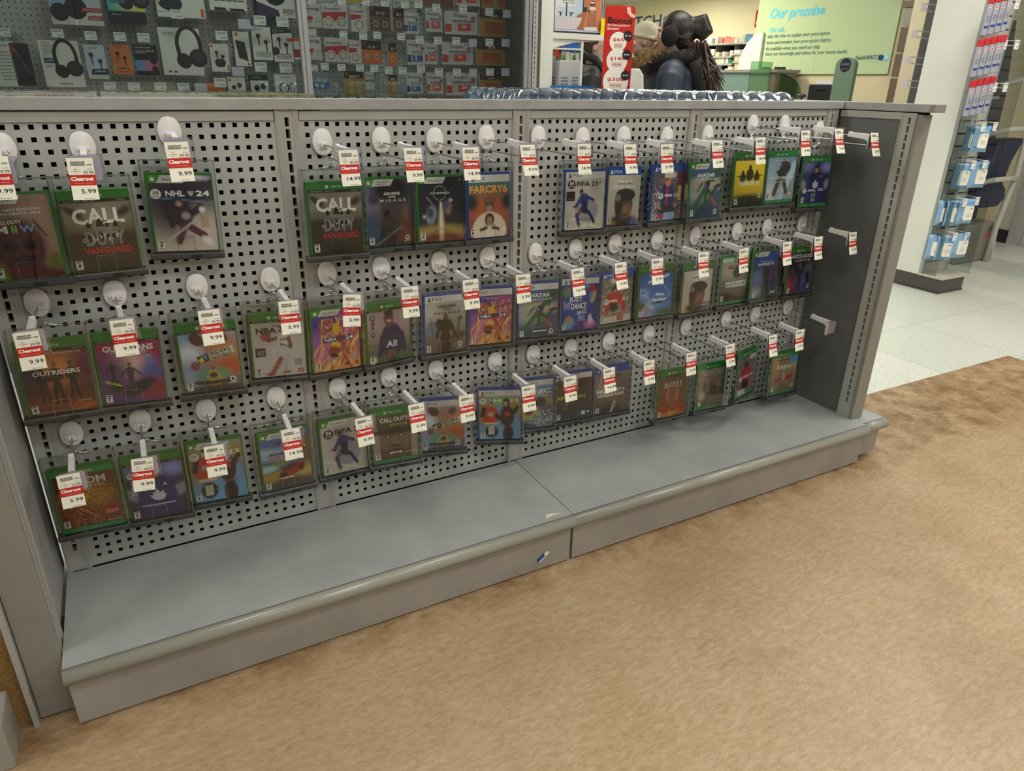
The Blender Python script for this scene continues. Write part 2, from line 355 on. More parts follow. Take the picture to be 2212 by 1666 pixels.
# ------------------------------------------------------------------ gondola shelving: the main fixture
ZT = 1.2135
gx0 = -0.03; gx1 = 2.472
G = empty('gondola_shelving', (0, 0, 0), 'long grey retail gondola with four perforated back panels and slotted uprights', 'shelving unit')
P_ = 0.0238; HS = 0.0048
for k in range(4):
    x0, x1 = k * W_ + 0.026, (k + 1) * W_ - 0.026; z0, z1 = DK, 1.194
    cx = [k * W_ + 0.0449 + i * P_ for i in range(23)]; cz = [0.1853 + j * P_ for j in range(43)]
    xs = [x0] + [c + d for c in cx for d in (-HS, HS)] + [x1]; zs = [z0] + [c + d for c in cz for d in (-HS, HS)] + [min(z1, cz[-1] + HS + 0.004)]
    mb = MB().gridholes(xs, zs, lambda i, j: i % 2 == 1 and j % 2 == 1, 0.0, 0.0022)
    mb.build('perforated_panel', M_panel, G)
    mb = MB(); mb.box(x0 + 0.002, x1 - 0.002, -0.0045, 0.002, 1.1935, ZT); mb.build('top_rail', M_rail, G, 0.001)
def upright(xc, w=0.0256):
    mb = MB(); sw = 0.0046
    zs = [DK]; n = 39; zc = [1.1904 - i * 0.0254 for i in range(n)]
    for z in zc[::-1]: zs += [z - 0.0100, z + 0.0100]
    zs.append(ZT + 0.002)
    mb.gridholes([xc - w * 0.55, xc - sw, xc + sw, xc + w * 0.55], zs, lambda i, j: i == 1 and j % 2 == 1, -0.0045, 0.02)
    for s in (-1, 1):
        a, b = xc + s * w * 0.55, xc + s * (w + 0.0005); a, b = min(a, b), max(a, b)
        mb.box(a, b, -0.0062, 0.001, DK, ZT + 0.002)
        c = xc + s * w * 0.80; mb.box(c - 0.0009, c + 0.0009, -0.0078, -0.006, DK, ZT)
    return mb
M_slotback = M_dark
for k in range(5):
    upright(k * W_).build('upright', M_upright, G)
# rear: a black sheet stands in for the unlit inside of the fixture
mb = MB(); mb.box(gx0 + 0.004, gx1 - 0.004, 0.040, 0.046, 0.0, 1.2); mb.build('unlit_inside_sheet', M_dark, G)
# top caps: laminate lengths lying over the fixture and its wings
def cap(pieces, label, m=None, bev=0.0012):
    mb = MB()
    for p in pieces: mb.box(*p)
    o = mb.build('top_cap', m or M_cap, None, bev); return tag(o, label, 'counter top', 'grey top caps of the gondola')
cap([(-0.030, 2.478, -0.012, 0.045, 1.2165, 1.2400)], 'long grey laminate top cap running above the perforated panels')
cap([(2.345, 2.478, 0.0455, 0.345, 1.2165, 1.2400)], 'short grey laminate top board behind the right end of the long cap')
cap([(2.4795, 2.535, -0.318, 0.345, 1.2165, 1.2400)], 'grey laminate top cap above the right end wing')
cap([(2.4795, 2.536, -0.334, -0.3185, 1.2165, 1.2400)], 'darker end block closing the top cap of the right wing', M_beige)
cap([(-0.115, -0.032, -0.334, 0.045, 1.2165, 1.2400)], 'grey laminate top cap above the left end wing')
# bottom decks
def nose(mb, xa, xb, y, z):
    pr = [(y, z), (y - 0.010, z - 0.0005), (y - 0.017, z - 0.004), (y - 0.022, z - 0.011), (y - 0.0235, z - 0.019), (y - 0.022, z - 0.027), (y - 0.016, z - 0.034), (y - 0.008, z - 0.038), (y, z - 0.038)]
    mb.smooth = True; mb.prism(pr, 0, xa, xb); mb.smooth = False
for xa, xb in ((gx0 + 0.001, 2 * W_ - 0.0012), (2 * W_ + 0.0012, 2.4865)):
    D_ = empty('base_deck', ((xa + xb) / 2, -0.18, 0)); cx = (xa + xb) / 2
    left = xa < 1
    tag(D_, 'left grey mottled base deck with bare shelf top' if left else 'right grey mottled base deck with bare shelf top', 'shelf deck', 'base decks of the gondola')
    mb = MB(); mb.box(xa - cx, xb - cx, -0.3521 + 0.18, -0.0082 + 0.18, DK - 0.022, DK); mb.build('deck_board', M_deck, D_)
    mb = MB(); nose(mb, xa - cx, xb - cx, -0.3525 + 0.18, DK - 0.0006); mb.build('bullnose_edge', M_nose, D_)
    mb = MB(); mb.box(xa - cx + 0.003, xb - cx - 0.003, -0.3525 + 0.18, -0.338 + 0.18, 0.006, DK - 0.034); mb.build('kick_plate', M_kick, D_)
mb = MB(); mb.prism([(-0.06, -0.01), (0.0, -0.018), (0.052, 0.008), (0.045, 0.022), (0.01, 0.004), (-0.02, 0.012)], 2, 0, 0.0006)
E_ = empty('end_base_deck', (2.545, -0.18, 0), 'narrow grey base deck at the right end, under the right wing', 'shelf deck')
mb = MB(); mb.box(-0.0565, 0.058, -0.158, 0.5, DK - 0.022, DK - 0.001); mb.build('deck_board', M_deck, E_)
mb = MB(); nose(mb, -0.0565, 0.060, -0.160, DK - 0.002)
mb.smooth = True; mb.prism([(0.058, DK - 0.002), (0.066, DK - 0.004), (0.073, DK - 0.012), (0.074, DK - 0.022), (0.070, DK - 0.033), (0.058, DK - 0.038)], 1, -0.158, 0.5); mb.smooth = False
mb.ball((0.059, -0.160, DK - 0.020), 0.0155, 0.0225, 0.0185)
mb.build('bullnose_edge', M_nose, E_)
mb = MB(); mb.box(-0.0560, 0.050, -0.158, -0.146, 0.022, DK - 0.036); mb.box(0.040, 0.050, -0.146, 0.5, 0.022, DK - 0.036); mb.build('kick_plate', M_kick, E_)
# stickers torn on the decks
o = MB().col(ph('b8b3a2')).prism([(1.138, -0.337), (1.150, -0.320), (1.170, -0.324), (1.196, -0.334), (1.170, -0.333)], 2, DK + 0.0002, DK + 0.0006).build('torn_sticker', PMATT); tag(o, 'small torn beige sticker scrap on the left deck by the seam', 'sticker')
mb = MB().col(ph('c9c9bd')); mb.prism([(1.106, 0.038), (1.116, 0.028), (1.146, 0.052), (1.138, 0.060)], 1, -0.3533, -0.3527); mb.col(ph('1f4b8a')); mb.prism([(1.104, 0.040), (1.108, 0.030), (1.130, 0.044), (1.126, 0.058), (1.118, 0.050)], 1, -0.3538, -0.3534)
tag(mb.build('torn_sticker', PMATT), 'small torn blue and white sticker on the kick plate', 'sticker')
# wings
def wing(sgn, name, label):
    """sgn -1: left wing, +1: right wing; inner face at xi"""
    o = empty(name, ((2.4985 if sgn > 0 else -0.066), -0.15, 0), label, 'shelving unit', 'gondola end wings')
    hw = 0.0 ; cx = o.location.x
    inner = 2.4725 if sgn > 0 else -0.0325; outer = 2.531 if sgn > 0 else -0.1005
    X = lambda v: v - cx; Y = lambda v: v + 0.15
    a, b = sorted((inner, outer)); z0 = (DK if sgn > 0 else 0.006)
    mb = MB(); pa, pb = (inner + 0.004, inner + 0.012) if sgn > 0 else (inner - 0.012, inner - 0.004)
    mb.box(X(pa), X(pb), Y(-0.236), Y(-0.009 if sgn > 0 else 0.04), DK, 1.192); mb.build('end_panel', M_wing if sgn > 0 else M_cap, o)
    mb = MB(); ra, rb = (inner, inner + 0.01) if sgn > 0 else (inner - 0.01, inner); mb.box(X(ra), X(rb), Y(-0.236), Y(-0.009 if sgn > 0 else 0.04), 1.1925, ZT); mb.build('top_rail', M_rail, o, 0.001)
    # slotted strip
    mb = MB(); zs = [z0]; zc = [1.1904 - i * 0.0254 for i in range(39)]
    for z in zc[::-1]: zs += [z - 0.0098, z + 0.0098]
    zs.append(ZT)
    ys = [Y(-0.286), Y(-0.2685), Y(-0.2595), Y(-0.240)]
    vx = X(inner)
    mb.gridholes(ys, zs, lambda i, j: i == 1 and j % 2 == 1, vx, vx + 0.012 * sgn, ax=0)
    for c in (-0.2395, -0.2375, -0.286): mb.box(min(vx, vx - sgn * 0.0025), max(vx, vx - sgn * 0.0025), Y(c) - 0.0012, Y(c) + 0.0012, z0, ZT)
    mb.build('slotted_strip', M_upright, o)
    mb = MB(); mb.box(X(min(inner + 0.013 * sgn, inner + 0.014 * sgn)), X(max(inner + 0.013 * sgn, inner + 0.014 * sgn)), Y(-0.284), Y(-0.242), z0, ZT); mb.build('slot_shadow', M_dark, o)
    # end post face toward the aisle
    mb = MB(); mb.box(X(a + 0.0005), X(b), Y(-0.300), Y(-0.2865), z0, ZT - 0.004)
    ob = (outer - 0.004, outer) if sgn > 0 else (outer, outer + 0.004)
    mb.box(X(ob[0]), X(ob[1]), Y(-0.2865), Y(0.30), z0, ZT - 0.004); mb.build('end_post', M_beige, o, 0.002)
    mb = MB(); mb.box(X(a + 0.01), X(b - 0.01), Y(-0.296), Y(0.04), ZT - 0.004, 1.2163); mb.build('cap_gap', M_dark, o)
    if sgn > 0:
        mb = MB(); A = Art(0.03, 0.008, mb, X(2.4915), 1.176, Y(-0.3003)); A.text('LOZIER', 0.58, 0.5, 0.84, 0.42, '8a8578', bold=0.0); A.poly([(0.0, 0.9), (0.16, 0.2), (0.30, 0.2), (0.12, 0.9)], '8a8578'); mb.build('maker_mark', PRINT, o)
    return o
wing(1, 'gondola_wing', 'right end wing of the gondola with dark grey panel and slotted edge')
wing(-1, 'gondola_wing', 'left end wing of the gondola with taupe end post')
# rust specks on the right wing
for (px, py, r) in ((1821, 559, 0.003), (1829, 706, 0.0022), (1843, 701, 0.0022), (1838, 711, 0.0018)):
    pass
# particle board edge and the neighbouring fixture at lower left
M_osb = noisy('raw_particle_board', (0.16, 0.085, 0.02), (0.36, 0.21, 0.07), 160, 0.8, 6, lo=0.3, hi=0.7)
mb = MB(); mb.box(-0.112, -0.1015, -0.315, -0.05, 0.0, 1.20); o = mb.build('edge_strip', M_upright); tag(o, 'thin grey metal edge strip beside the left end post', 'trim')
mb = MB(); mb.box(-0.150, -0.113, -0.300, -0.05, 0.0, 1.20); o = mb.build('particle_board', M_osb); tag(o, 'raw brown particle board upright left of the gondola', 'board')
nb = empty('neighbour_base', (-0.40, -0.25, 0), 'grey base unit of the next fixture in the bottom left corner', 'shelf deck')
mb = MB(); mb.box(-0.3, 0.235, -0.155, -0.055, 0.115, 0.30); mb.build('deck_board', M_deck, nb, 0.006)
mb = MB(); mb.box(-0.3, 0.262, -0.158, -0.055, 0.0, 0.114); mb.build('kick_plate', M_kick, nb, 0.003)
# ------------------------------------------------------------------ game cover prints
def person_ops(cx, top, h, skin, shirt, legs, arm=0.0, lean=0.0, hair='1a1412', w=1.0, armc=None):
    """head, torso, arms and legs as soft painted shapes; h is the whole height in art fractions"""
    armc = armc or shirt; hw = h * 0.075 * w; o = []
    n = top + h * 0.15
    o += [('l', cx - hw * 0.55 + lean, n + h * 0.38, cx - hw * 1.1 + lean, top + h, hw * 0.62, legs), ('l', cx + hw * 0.55 + lean, n + h * 0.38, cx + hw * 1.2 + lean, top + h, hw * 0.62, legs)]
    o += [('l', cx - hw * 1.3, n + h * 0.06, cx - hw * 2.0 - arm, n + h * 0.30, hw * 0.45, armc), ('l', cx + hw * 1.3, n + h * 0.06, cx + hw * 2.0 + arm, n + h * 0.28, hw * 0.45, armc)]
    o += [('e', cx + lean * 0.3, n + h * 0.20, hw * 1.55, h * 0.20, 0, shirt, 0.12), ('e', cx, n + h * 0.07, hw * 1.9, h * 0.06, 0, shirt, 0.15)]
    o += [('e', cx, top + h * 0.055, hw * 0.85, h * 0.062, 0, hair, 0.1), ('e', cx, top + h * 0.085, hw * 0.7, h * 0.062, 0, skin, 0.12)]
    return o
def face_ops(cx, cy, r, skin='8a6a55', helm='2c2a26', shade='4a382e'):
    return [('e', cx, cy + r * 1.2, r * 1.5, r * 0.7, 0, helm, 0.3), ('e', cx, cy, r, r * 1.15, 0, skin, 0.08), ('e', cx - r * 0.42, cy - r * 0.05, r * 0.2, r * 0.1, 0, '201812', 0.3), ('e', cx + r * 0.42, cy - r * 0.05, r * 0.2, r * 0.1, 0, '201812', 0.3),
            ('e', cx, cy + r * 0.3, r * 0.12, r * 0.2, 0, shade, 0.5), ('e', cx, cy + r * 0.62, r * 0.35, r * 0.08, 0, shade, 0.3), ('e', cx + r * 0.6, cy + r * 0.3, r * 0.3, r * 0.7, 0, shade, 0.6), ('e', cx, cy - r * 0.75, r * 1.25, r * 0.55, 0, helm, 0.1), ('e', cx, cy - r * 0.42, r * 1.45, r * 0.14, 0, helm, 0.15)]
GY = '6b6a66'
def rays(col, n, seed, y0=0.0):
    r = random.Random(seed); return [('l', r.random() * 1.4 - 0.4, 1.05, r.random() * 1.2 + 0.1, y0 + 0.2 * r.random(), 0.006 + 0.010 * r.random(), col[r.randrange(len(col))]) for _ in range(n)]
van = [('g', '6e655a', '1c1a18'), ('e', 0.5, 0.25, 0.55, 0.22, 0, '8a8072', 0.7), ('e', 0.15, 0.14, 0.16, 0.05, 0.6, '3a352e', 0.4), ('e', 0.88, 0.15, 0.12, 0.06, -0.5, '3a352e', 0.4), ('e', 0.5, 0.50, 0.56, 0.06, 0, '241f19', 0.5), ('e', 0.1, 0.7, 0.25, 0.3, 0.4, '3b3023', 0.6), ('e', 0.92, 0.7, 0.22, 0.3, 0, '3b3023', 0.6)]
van_top = [('e', 0.5, 0.47, 0.5, 0.025, 0, '2a241d', 0.4), ('e', 0.52, 0.40, 0.05, 0.075, 0, '2b241c', 0.2), ('l', 0.50, 0.37, 0.66, 0.36, 0.006, '1c1814'), ('e', 0.34, 0.44, 0.035, 0.05, 0, '2b241c', 0.2), ('e', 0.74, 0.43, 0.035, 0.055, 0, '2b241c', 0.2)]
C = {}
def cov(k, style, ops, texts=(), rating='M', case=None, fn=None, noise=0.06): C[k] = (style, ops, texts, rating, case, fn, noise)
def van_fn(A):
    A.text('CALL', 0.5, 0.30, 0.76, 0.20, 'dcd8d0', bold=0.035)
    for cx, cy, s in ((0.50, 0.385, 1.0), (0.33, 0.41, 0.7), (0.73, 0.405, 0.75), (0.60, 0.415, 0.55)):
        A.poly([(cx - 0.02 * s, cy - 0.05 * s), (cx + 0.015 * s, cy - 0.052 * s), (cx + 0.03 * s, cy - 0.02 * s), (cx + 0.12 * s, cy - 0.028 * s), (cx + 0.12 * s, cy - 0.018 * s), (cx + 0.04 * s, cy), (cx + 0.06 * s, cy + 0.05 * s), (cx - 0.06 * s, cy + 0.05 * s), (cx - 0.045 * s, cy - 0.01 * s)], '2b251d', up=False)
    A.lay += 1
    A.text('OF', 0.24, 0.60, 0.07, 0.05, 'b9b7b2', bold=0.02); A.text('DUTY', 0.55, 0.585, 0.60, 0.19, '77756f', bold=0.035)
    for i in range(9):
        r = random.Random(i); A.poly([(0.28 + 0.06 * i, 0.50 + 0.12 * r.random()), (0.33 + 0.06 * i, 0.51 + 0.1 * r.random()), (0.30 + 0.06 * i, 0.56 + 0.1 * r.random())], 'a5a29a', up=False)
    A.lay += 1
    A.text('VANGUARD', 0.56, 0.74, 0.72, 0.085, 'b2322b', bold=0.02)
cov('van', 'xx', van, (), 'M', fn=van_fn)
cov('mw2', 'xs', [('g', '6b5a55', '3b1210'), ('e', 0.75, 0.5, 0.5, 0.6, 0, '8b7060', 0.6), ('e', 0.45, 0.62, 0.38, 0.34, 0, '4a2120', 0.15), ('e', 0.33, 0.60, 0.10, 0.06, 0, '1c0c0e', 0.3), ('e', 0.60, 0.60, 0.10, 0.06, 0, '1c0c0e', 0.3), ('e', 0.47, 0.78, 0.2, 0.07, 0, '2a1110', 0.4), ('e', 0.45, 1.05, 0.7, 0.22, 0, '4a1312', 0.2), ('e', 0.05, 0.95, 0.12, 0.12, 0, '5a7a1e', 0.6), ('e', 0.9, 0.8, 0.1, 0.1, 0, '5a5a1e', 0.5), ('l', 0.72, 0.3, 0.86, 0.5, 0.012, '1e1a1a')],
    [('CROSS-GEN EDITION', 0.45, 0.17, 0.8, 0.03, 'c8c8cc'), ('EDITION CROSS-GEN', 0.45, 0.215, 0.8, 0.026, 'c8c8cc'), ('CALL·DUTY', 0.36, 0.315, 0.38, 0.045, 'c9c4bd'), ('M', 0.25, 0.40, 0.17, 0.09, 'c9c9c4'), ('II', 0.43, 0.40, 0.08, 0.09, '7aa63a'), ('W', 0.62, 0.40, 0.22, 0.09, '6c8aa8')], 'M')
def ea(A, u, v, r, dark=False):
    A.disc(u, v, r, '1c1c1e' if dark else 'd2d2d0'); A.text('EA', u, v - r * 0.22, r * 1.1, r * 0.62, 'e0e0e0' if dark else '202022', sh=0.2); A.text('SPORTS', u, v + r * 0.38, r * 1.2, r * 0.25, 'e0e0e0' if dark else '202022', bold=0.01)
def hockey(j, p, helm='22324a'):
    return [('e', 0.45, 0.50, 0.20, 0.17, 0.3, j, 0.1), ('e', 0.42, 0.32, 0.075, 0.06, 0, helm, 0.1), ('e', 0.44, 0.37, 0.05, 0.035, 0, 'a88670', 0.2), ('l', 0.62, 0.50, 0.78, 0.42, 0.05, j), ('l', 0.26, 0.48, 0.30, 0.64, 0.05, j), ('e', 0.80, 0.45, 0.05, 0.04, 0, 'c8c8c8', 0.2),
            ('l', 0.48, 0.68, 0.38, 0.86, 0.055, p), ('l', 0.58, 0.68, 0.80, 0.80, 0.05, p), ('l', 0.20, 0.86, 0.72, 0.56, 0.012, 'b0b2b8')]
cov('nhl24', 'xs', [('g', '231f2a', 'b7aaa0'), ('e', 0.5, 0.35, 0.6, 0.4, 0, '2a2530', 0.5), ('e', 0.85, 0.72, 0.35, 0.25, 0, 'b9aca6', 0.7), ('l', 0.0, 0.28, 1.0, 0.36, 0.006, '6c84b4'), ('e', 0.8, 0.03, 0.15, 0.03, 0, 'c0c0dc', 0.9)] + hockey('33272e', '5a3038') + [('e', 0.53, 0.53, 0.07, 0.05, 0, '8f8a8c', 0.3), ('e', 0.84, 0.87, 0.10, 0.05, 0.6, 'c9c9cc', 0.2), ('r', 0.76, 0.90, 0.52, 0.68, 'a08f78')],
    [('NHL', 0.40, 0.235, 0.30, 0.075, 'e0e0e0'), ('24', 0.84, 0.235, 0.22, 0.075, 'e0e0e0')], 'E', fn=lambda A: (ea(A, 0.10, 0.24, 0.085), A.poly([(0.60, 0.20), (0.66, 0.205), (0.70, 0.20), (0.69, 0.25), (0.65, 0.275), (0.61, 0.25)], '9a9aa0')))
cov('mirage', 'xs', [('g', '5b5360', '2a211f'), ('e', 0.12, 0.3, 0.3, 0.25, 0, '6f6a80', 0.6), ('e', 0.15, 0.30, 0.10, 0.08, 0, '4a4558', 0.3), ('e', 0.55, 0.15, 0.45, 0.2, 0, '1e1a1c', 0.4), ('e', 0.12, 0.75, 0.22, 0.2, 0, '3a4a63', 0.5), ('e', 0.85, 0.8, 0.2, 0.2, 0, '6a3f28', 0.6), ('e', 0.47, 0.46, 0.16, 0.15, 0, '4f4137', 0.12), ('e', 0.44, 0.52, 0.07, 0.07, 0, '241a15', 0.2), ('e', 0.50, 0.72, 0.22, 0.17, 0.2, '42362c', 0.15), ('e', 0.42, 0.92, 0.16, 0.2, 0, '2c2420', 0.2), ('e', 0.85, 0.5, 0.06, 0.10, 0, '7a5038', 0.4), ('l', 0.15, 1.0, 0.75, 0.72, 0.008, '8a8078')],
    [('ASSASSINS', 0.56, 0.215, 0.36, 0.045, 'd8d4cc'), ('CREED', 0.56, 0.262, 0.18, 0.026, 'd8d4cc'), ('M I R A G E', 0.58, 0.315, 0.56, 0.04, 'd8d4cc'), ('UBISOFT', 0.87, 0.945, 0.16, 0.02, 'c8c8c8')], 'M', fn=lambda A: A.disc(0.87, 0.895, 0.05, 'c8c8c8', hole=0.55))
cov('star', 'xs', [('g', '181a22', '3a3436'), ('e', 0.5, 0.95, 0.75, 0.2, 0, 'a98f52', 0.3), ('e', 0.5, 1.02, 0.6, 0.17, 0, '6a3a26', 0.3), ('e', 0.5, 0.72, 0.05, 0.22, 0, 'd9c48a', 0.8), ('l', 0.5, 0.40, 0.5, 0.86, 0.016, 'cfd3df'), ('e', 0.28, 0.58, 0.11, 0.15, 0.4, '7b8494', 0.2), ('e', 0.26, 0.55, 0.07, 0.08, 0, '3e4452', 0.3), ('e', 0.66, 0.48, 0.08, 0.11, 0, '8d6a58', 0.25), ('e', 0.62, 0.42, 0.07, 0.07, 0, '4a5266', 0.3), ('l', 0.18, 0.30, 0.30, 0.40, 0.006, '9aa4c4'), ('e', 0.72, 0.36, 0.03, 0.02, 0, 'e0e4ff', 0.9), ('e', 0.12, 0.60, 0.02, 0.02, 0, 'e0e4ff', 0.9)],
    [('STARFIELD', 0.48, 0.245, 0.44, 0.03, 'e0e0e0')], 'M', fn=lambda A: A.disc(0.47, 0.245, 0.145, 'd8d8dc', hole=0.955, n=30))
cov('fc6', 'p5', [('g', '2f6a6a', '7a2c22'), ('e', 0.5, 0.5, 0.7, 0.3, 0, 'a0522e', 0.7), ('e', 0.05, 0.35, 0.16, 0.14, 0.5, '27302a', 0.4), ('e', 0.95, 0.36, 0.14, 0.14, -0.5, '27302a', 0.4), ('e', 0.5, 0.88, 0.42, 0.34, 0, 'c5b7a4', 0.06), ('e', 0.5, 0.60, 0.12, 0.07, 0, 'c5b7a4', 0.2)] + [('e', 0.5, 0.40, 0.12, 0.125, 0, '6f4a36', 0.08), ('e', 0.5, 0.31, 0.11, 0.07, 0, '7a523c', 0.1), ('e', 0.5, 0.47, 0.07, 0.05, 0, '8d8580', 0.3), ('e', 0.45, 0.39, 0.02, 0.012, 0, '1a1210', 0.2), ('e', 0.55, 0.39, 0.02, 0.012, 0, '1a1210', 0.2), ('e', 0.5, 0.68, 0.115, 0.12, 0, '221a18', 0.1), ('e', 0.5, 0.70, 0.075, 0.085, 0, '9a6a50', 0.1), ('e', 0.5, 0.90, 0.18, 0.12, 0, 'cfc4b2', 0.15), ('l', 0.28, 0.86, 0.42, 0.83, 0.03, '5a3a2a'), ('l', 0.72, 0.86, 0.58, 0.83, 0.03, '5a3a2a')],
    [('FARCRY6', 0.48, 0.225, 0.92, 0.125, 'd99a3a'), ('UBISOFT', 0.87, 0.955, 0.16, 0.02, 'e0e0e0')], 'M', fn=lambda A: A.disc(0.87, 0.90, 0.05, 'd8d8d8', hole=0.55))
def soccer(shirt='28346a', dark='1a2040'):
    return [('e', 0.56, 0.62, 0.29, 0.25, 0, '8f8792', 0.05), ('e', 0.48, 0.40, 0.12, 0.12, 0.5, shirt, 0.12), ('e', 0.50, 0.52, 0.08, 0.09, 0, dark, 0.2), ('l', 0.40, 0.36, 0.28, 0.54, 0.035, shirt), ('l', 0.58, 0.36, 0.72, 0.42, 0.03, shirt), ('e', 0.40, 0.265, 0.05, 0.05, 0, '6a4a3a', 0.1), ('e', 0.41, 0.235, 0.05, 0.03, 0, '231a18', 0.1), ('e', 0.22, 0.54, 0.025, 0.02, 0, '6a4a3a', 0.2),
            ('e', 0.50, 0.62, 0.14, 0.06, 0.3, dark, 0.15), ('l', 0.40, 0.64, 0.30, 0.72, 0.04, '6a4a3a'), ('l', 0.31, 0.72, 0.37, 0.90, 0.038, shirt), ('l', 0.62, 0.66, 0.76, 0.86, 0.036, dark), ('e', 0.40, 0.94, 0.05, 0.025, -0.8, 'b5a53a', 0.2), ('e', 0.82, 0.90, 0.06, 0.02, 0.4, 'b5a53a', 0.2)]
fif = [('g', 'a8a29e', 'b5aea4'), ('l', 0.0, 0.72, 1.0, 1.02, 0.01, 'd0cac2'), ('l', 0.1, 1.0, 0.9, 0.86, 0.01, 'cfc8bd'), ('l', 0.9, 0.1, 1.0, 0.3, 0.01, 'd4d0cc')] + soccer()
cov('f23x', 'xs', fif, [('FIFA 23', 0.62, 0.215, 0.62, 0.10, '232325')], 'E', fn=lambda A: (ea(A, 0.17, 0.235, 0.11, True), A.rect(0.86, 0.99, 0.30, 0.46, '261a1c'), A.rect(0.90, 0.97, 0.33, 0.35, '8c2a2a')))
cov('f23p', 'p5', fif, [('FIFA 23', 0.55, 0.205, 0.54, 0.085, '232325')], 'E', case='b', fn=lambda A: (ea(A, 0.15, 0.21, 0.095, True), A.rect(0.03, 0.24, 0.33, 0.49, '2c1c22'), A.rect(0.07, 0.20, 0.45, 0.47, '8c2a2a'), A.rect(0.84, 0.89, 0.18, 0.20, '4a4a4a'), A.rect(0.03, 0.19, 0.68, 0.78, 'a5a79a')))
cw = [('g', 'b0aaa0', 'a59d90'), ('e', 0.5, 1.0, 0.45, 0.22, 0, '33302c', 0.2), ('e', 0.52, 0.60, 0.27, 0.30, 0, '55463c', 0.06), ('e', 0.36, 0.58, 0.12, 0.28, 0, '3a2f2a', 0.15), ('e', 0.62, 0.72, 0.14, 0.14, 0, '7a5a48', 0.2), ('e', 0.56, 0.40, 0.30, 0.13, 0, '2c2b29', 0.08), ('e', 0.34, 0.45, 0.08, 0.07, 0, '6a6a68', 0.2), ('l', 0.5, 0.35, 0.5, 0.9, 0.006, '8c8378'), ('e', 0.58, 0.80, 0.06, 0.02, 0, '4a2a22', 0.3), ('e', 0.15, 0.97, 0.14, 0.06, 0, '9a6a2a', 0.5), ('e', 0.85, 0.95, 0.12, 0.08, 0, '4a5a7a', 0.5)]
cwt = [('CALL·DUTY', 0.52, 0.225, 0.48, 0.045, 'd8d6d2'), ('BLACK OPS', 0.52, 0.265, 0.42, 0.03, '5a5650'), ('COLD WAR', 0.50, 0.32, 0.66, 0.055, 'dedcd8')]
cov('cwp', 'p4', cw, cwt, 'M', case='b'); cov('cwx', 'xx', cw, cwt, 'M', fn=lambda A: (A.rect(0.66, 0.97, 0.82, 0.92, '3a2c28'), A.lines(0.68, 0.95, 0.84, 0.91, 3, 'c8c0b8')))
cov('f21', 'p4', [('g', '4a3a48', '5a5058'), ('s', 0, 1, 0, 1, 'a89aa8', 0.18), ('s', 0, 0.3, 0.4, 1, 'd0c8c8', 0.3), ('r', 0.80, 1, 0.0, 0.6, '6a3040'), ('r', 0.84, 0.96, 0.3, 0.6, 'a8a05a'), ('e', 0.5, 0.50, 0.26, 0.26, 0, '2a2f62', 0.12), ('l', 0.5, 0.34, 0.48, 0.7, 0.04, '9a2f3a'), ('e', 0.5, 0.18, 0.10, 0.12, -0.4, 'b07a60', 0.12), ('e', 0.46, 0.13, 0.10, 0.06, -0.3, '8a4a30', 0.2), ('r', 0.0, 0.28, 0.0, 0.25, '55545e'), ('e', 0.5, 0.78, 0.34, 0.10, 0, '2c2a34', 0.3), ('e', 0.28, 0.74, 0.06, 0.03, 0.5, 'b07a60', 0.3), ('e', 0.80, 0.70, 0.06, 0.03, -0.5, 'b07a60', 0.3), ('r', 0.4, 0.75, 0.84, 1.0, '8a9ab8'), ('r', 0.2, 0.38, 0.86, 0.95, 'a04050')],
    [('FIFA 21', 0.62, 0.545, 0.40, 0.055, 'e6e6e6')], 'E', case='b', fn=lambda A: (ea(A, 0.29, 0.55, 0.075), A.rect(0.38, 0.76, 0.13, 0.22, 'b4b4ac'), A.rect(0.85, 0.90, 0.53, 0.57, 'e0e0e0')))
ava = [('g', '3f5578', '46505a'), ('e', 0.5, 0.38, 0.6, 0.12, 0, 'a39c86', 0.5), ('e', 0.2, 0.55, 0.3, 0.15, 0, '8a8f88', 0.6), ('l', 0.95, 0.0, 0.05, 0.92, 0.055, '2f5a3c'), ('l', 0.75, 0.30, 1.0, 0.02, 0.05, '35543a'), ('l', 0.30, 0.92, 0.9, 0.42, 0.03, '254a35'), ('e', 0.54, 0.40, 0.10, 0.08, 0, '34251f', 0.2), ('e', 0.50, 0.41, 0.045, 0.045, 0, '3f6a9a', 0.2), ('e', 0.58, 0.60, 0.10, 0.13, 0.2, '3a3a2a', 0.15), ('e', 0.60, 0.62, 0.06, 0.07, 0, '3c7a4c', 0.3), ('l', 0.68, 0.62, 0.86, 0.78, 0.025, '9a5038'), ('l', 0.40, 0.38, 0.24, 0.52, 0.014, '3a2a22'), ('l', 0.42, 0.34, 0.28, 0.42, 0.012, '3a2a22'), ('e', 0.5, 0.95, 0.5, 0.14, 0, '2f3f56', 0.4), ('e', 0.92, 0.42, 0.15, 0.03, -0.1, '2a332c', 0.4)]
avt = [('AVATAR', 0.50, 0.215, 0.58, 0.075, 'd8e2ea'), ('FRONTIERS OF PANDORA', 0.50, 0.29, 0.72, 0.035, 'c4d2de'), ('UBISOFT', 0.85, 0.955, 0.16, 0.02, 'd0d0d0')]
ub = lambda A: A.disc(0.85, 0.90, 0.055, 'd0d0d0', hole=0.6)
cov('avx', 'xs', ava, avt, 'T', fn=ub); cov('avp', 'p5', ava, avt, 'T', case='b', fn=lambda A: (ub(A), A.rect(0.36, 0.74, 0.875, 0.895, 'c4c8cc')))
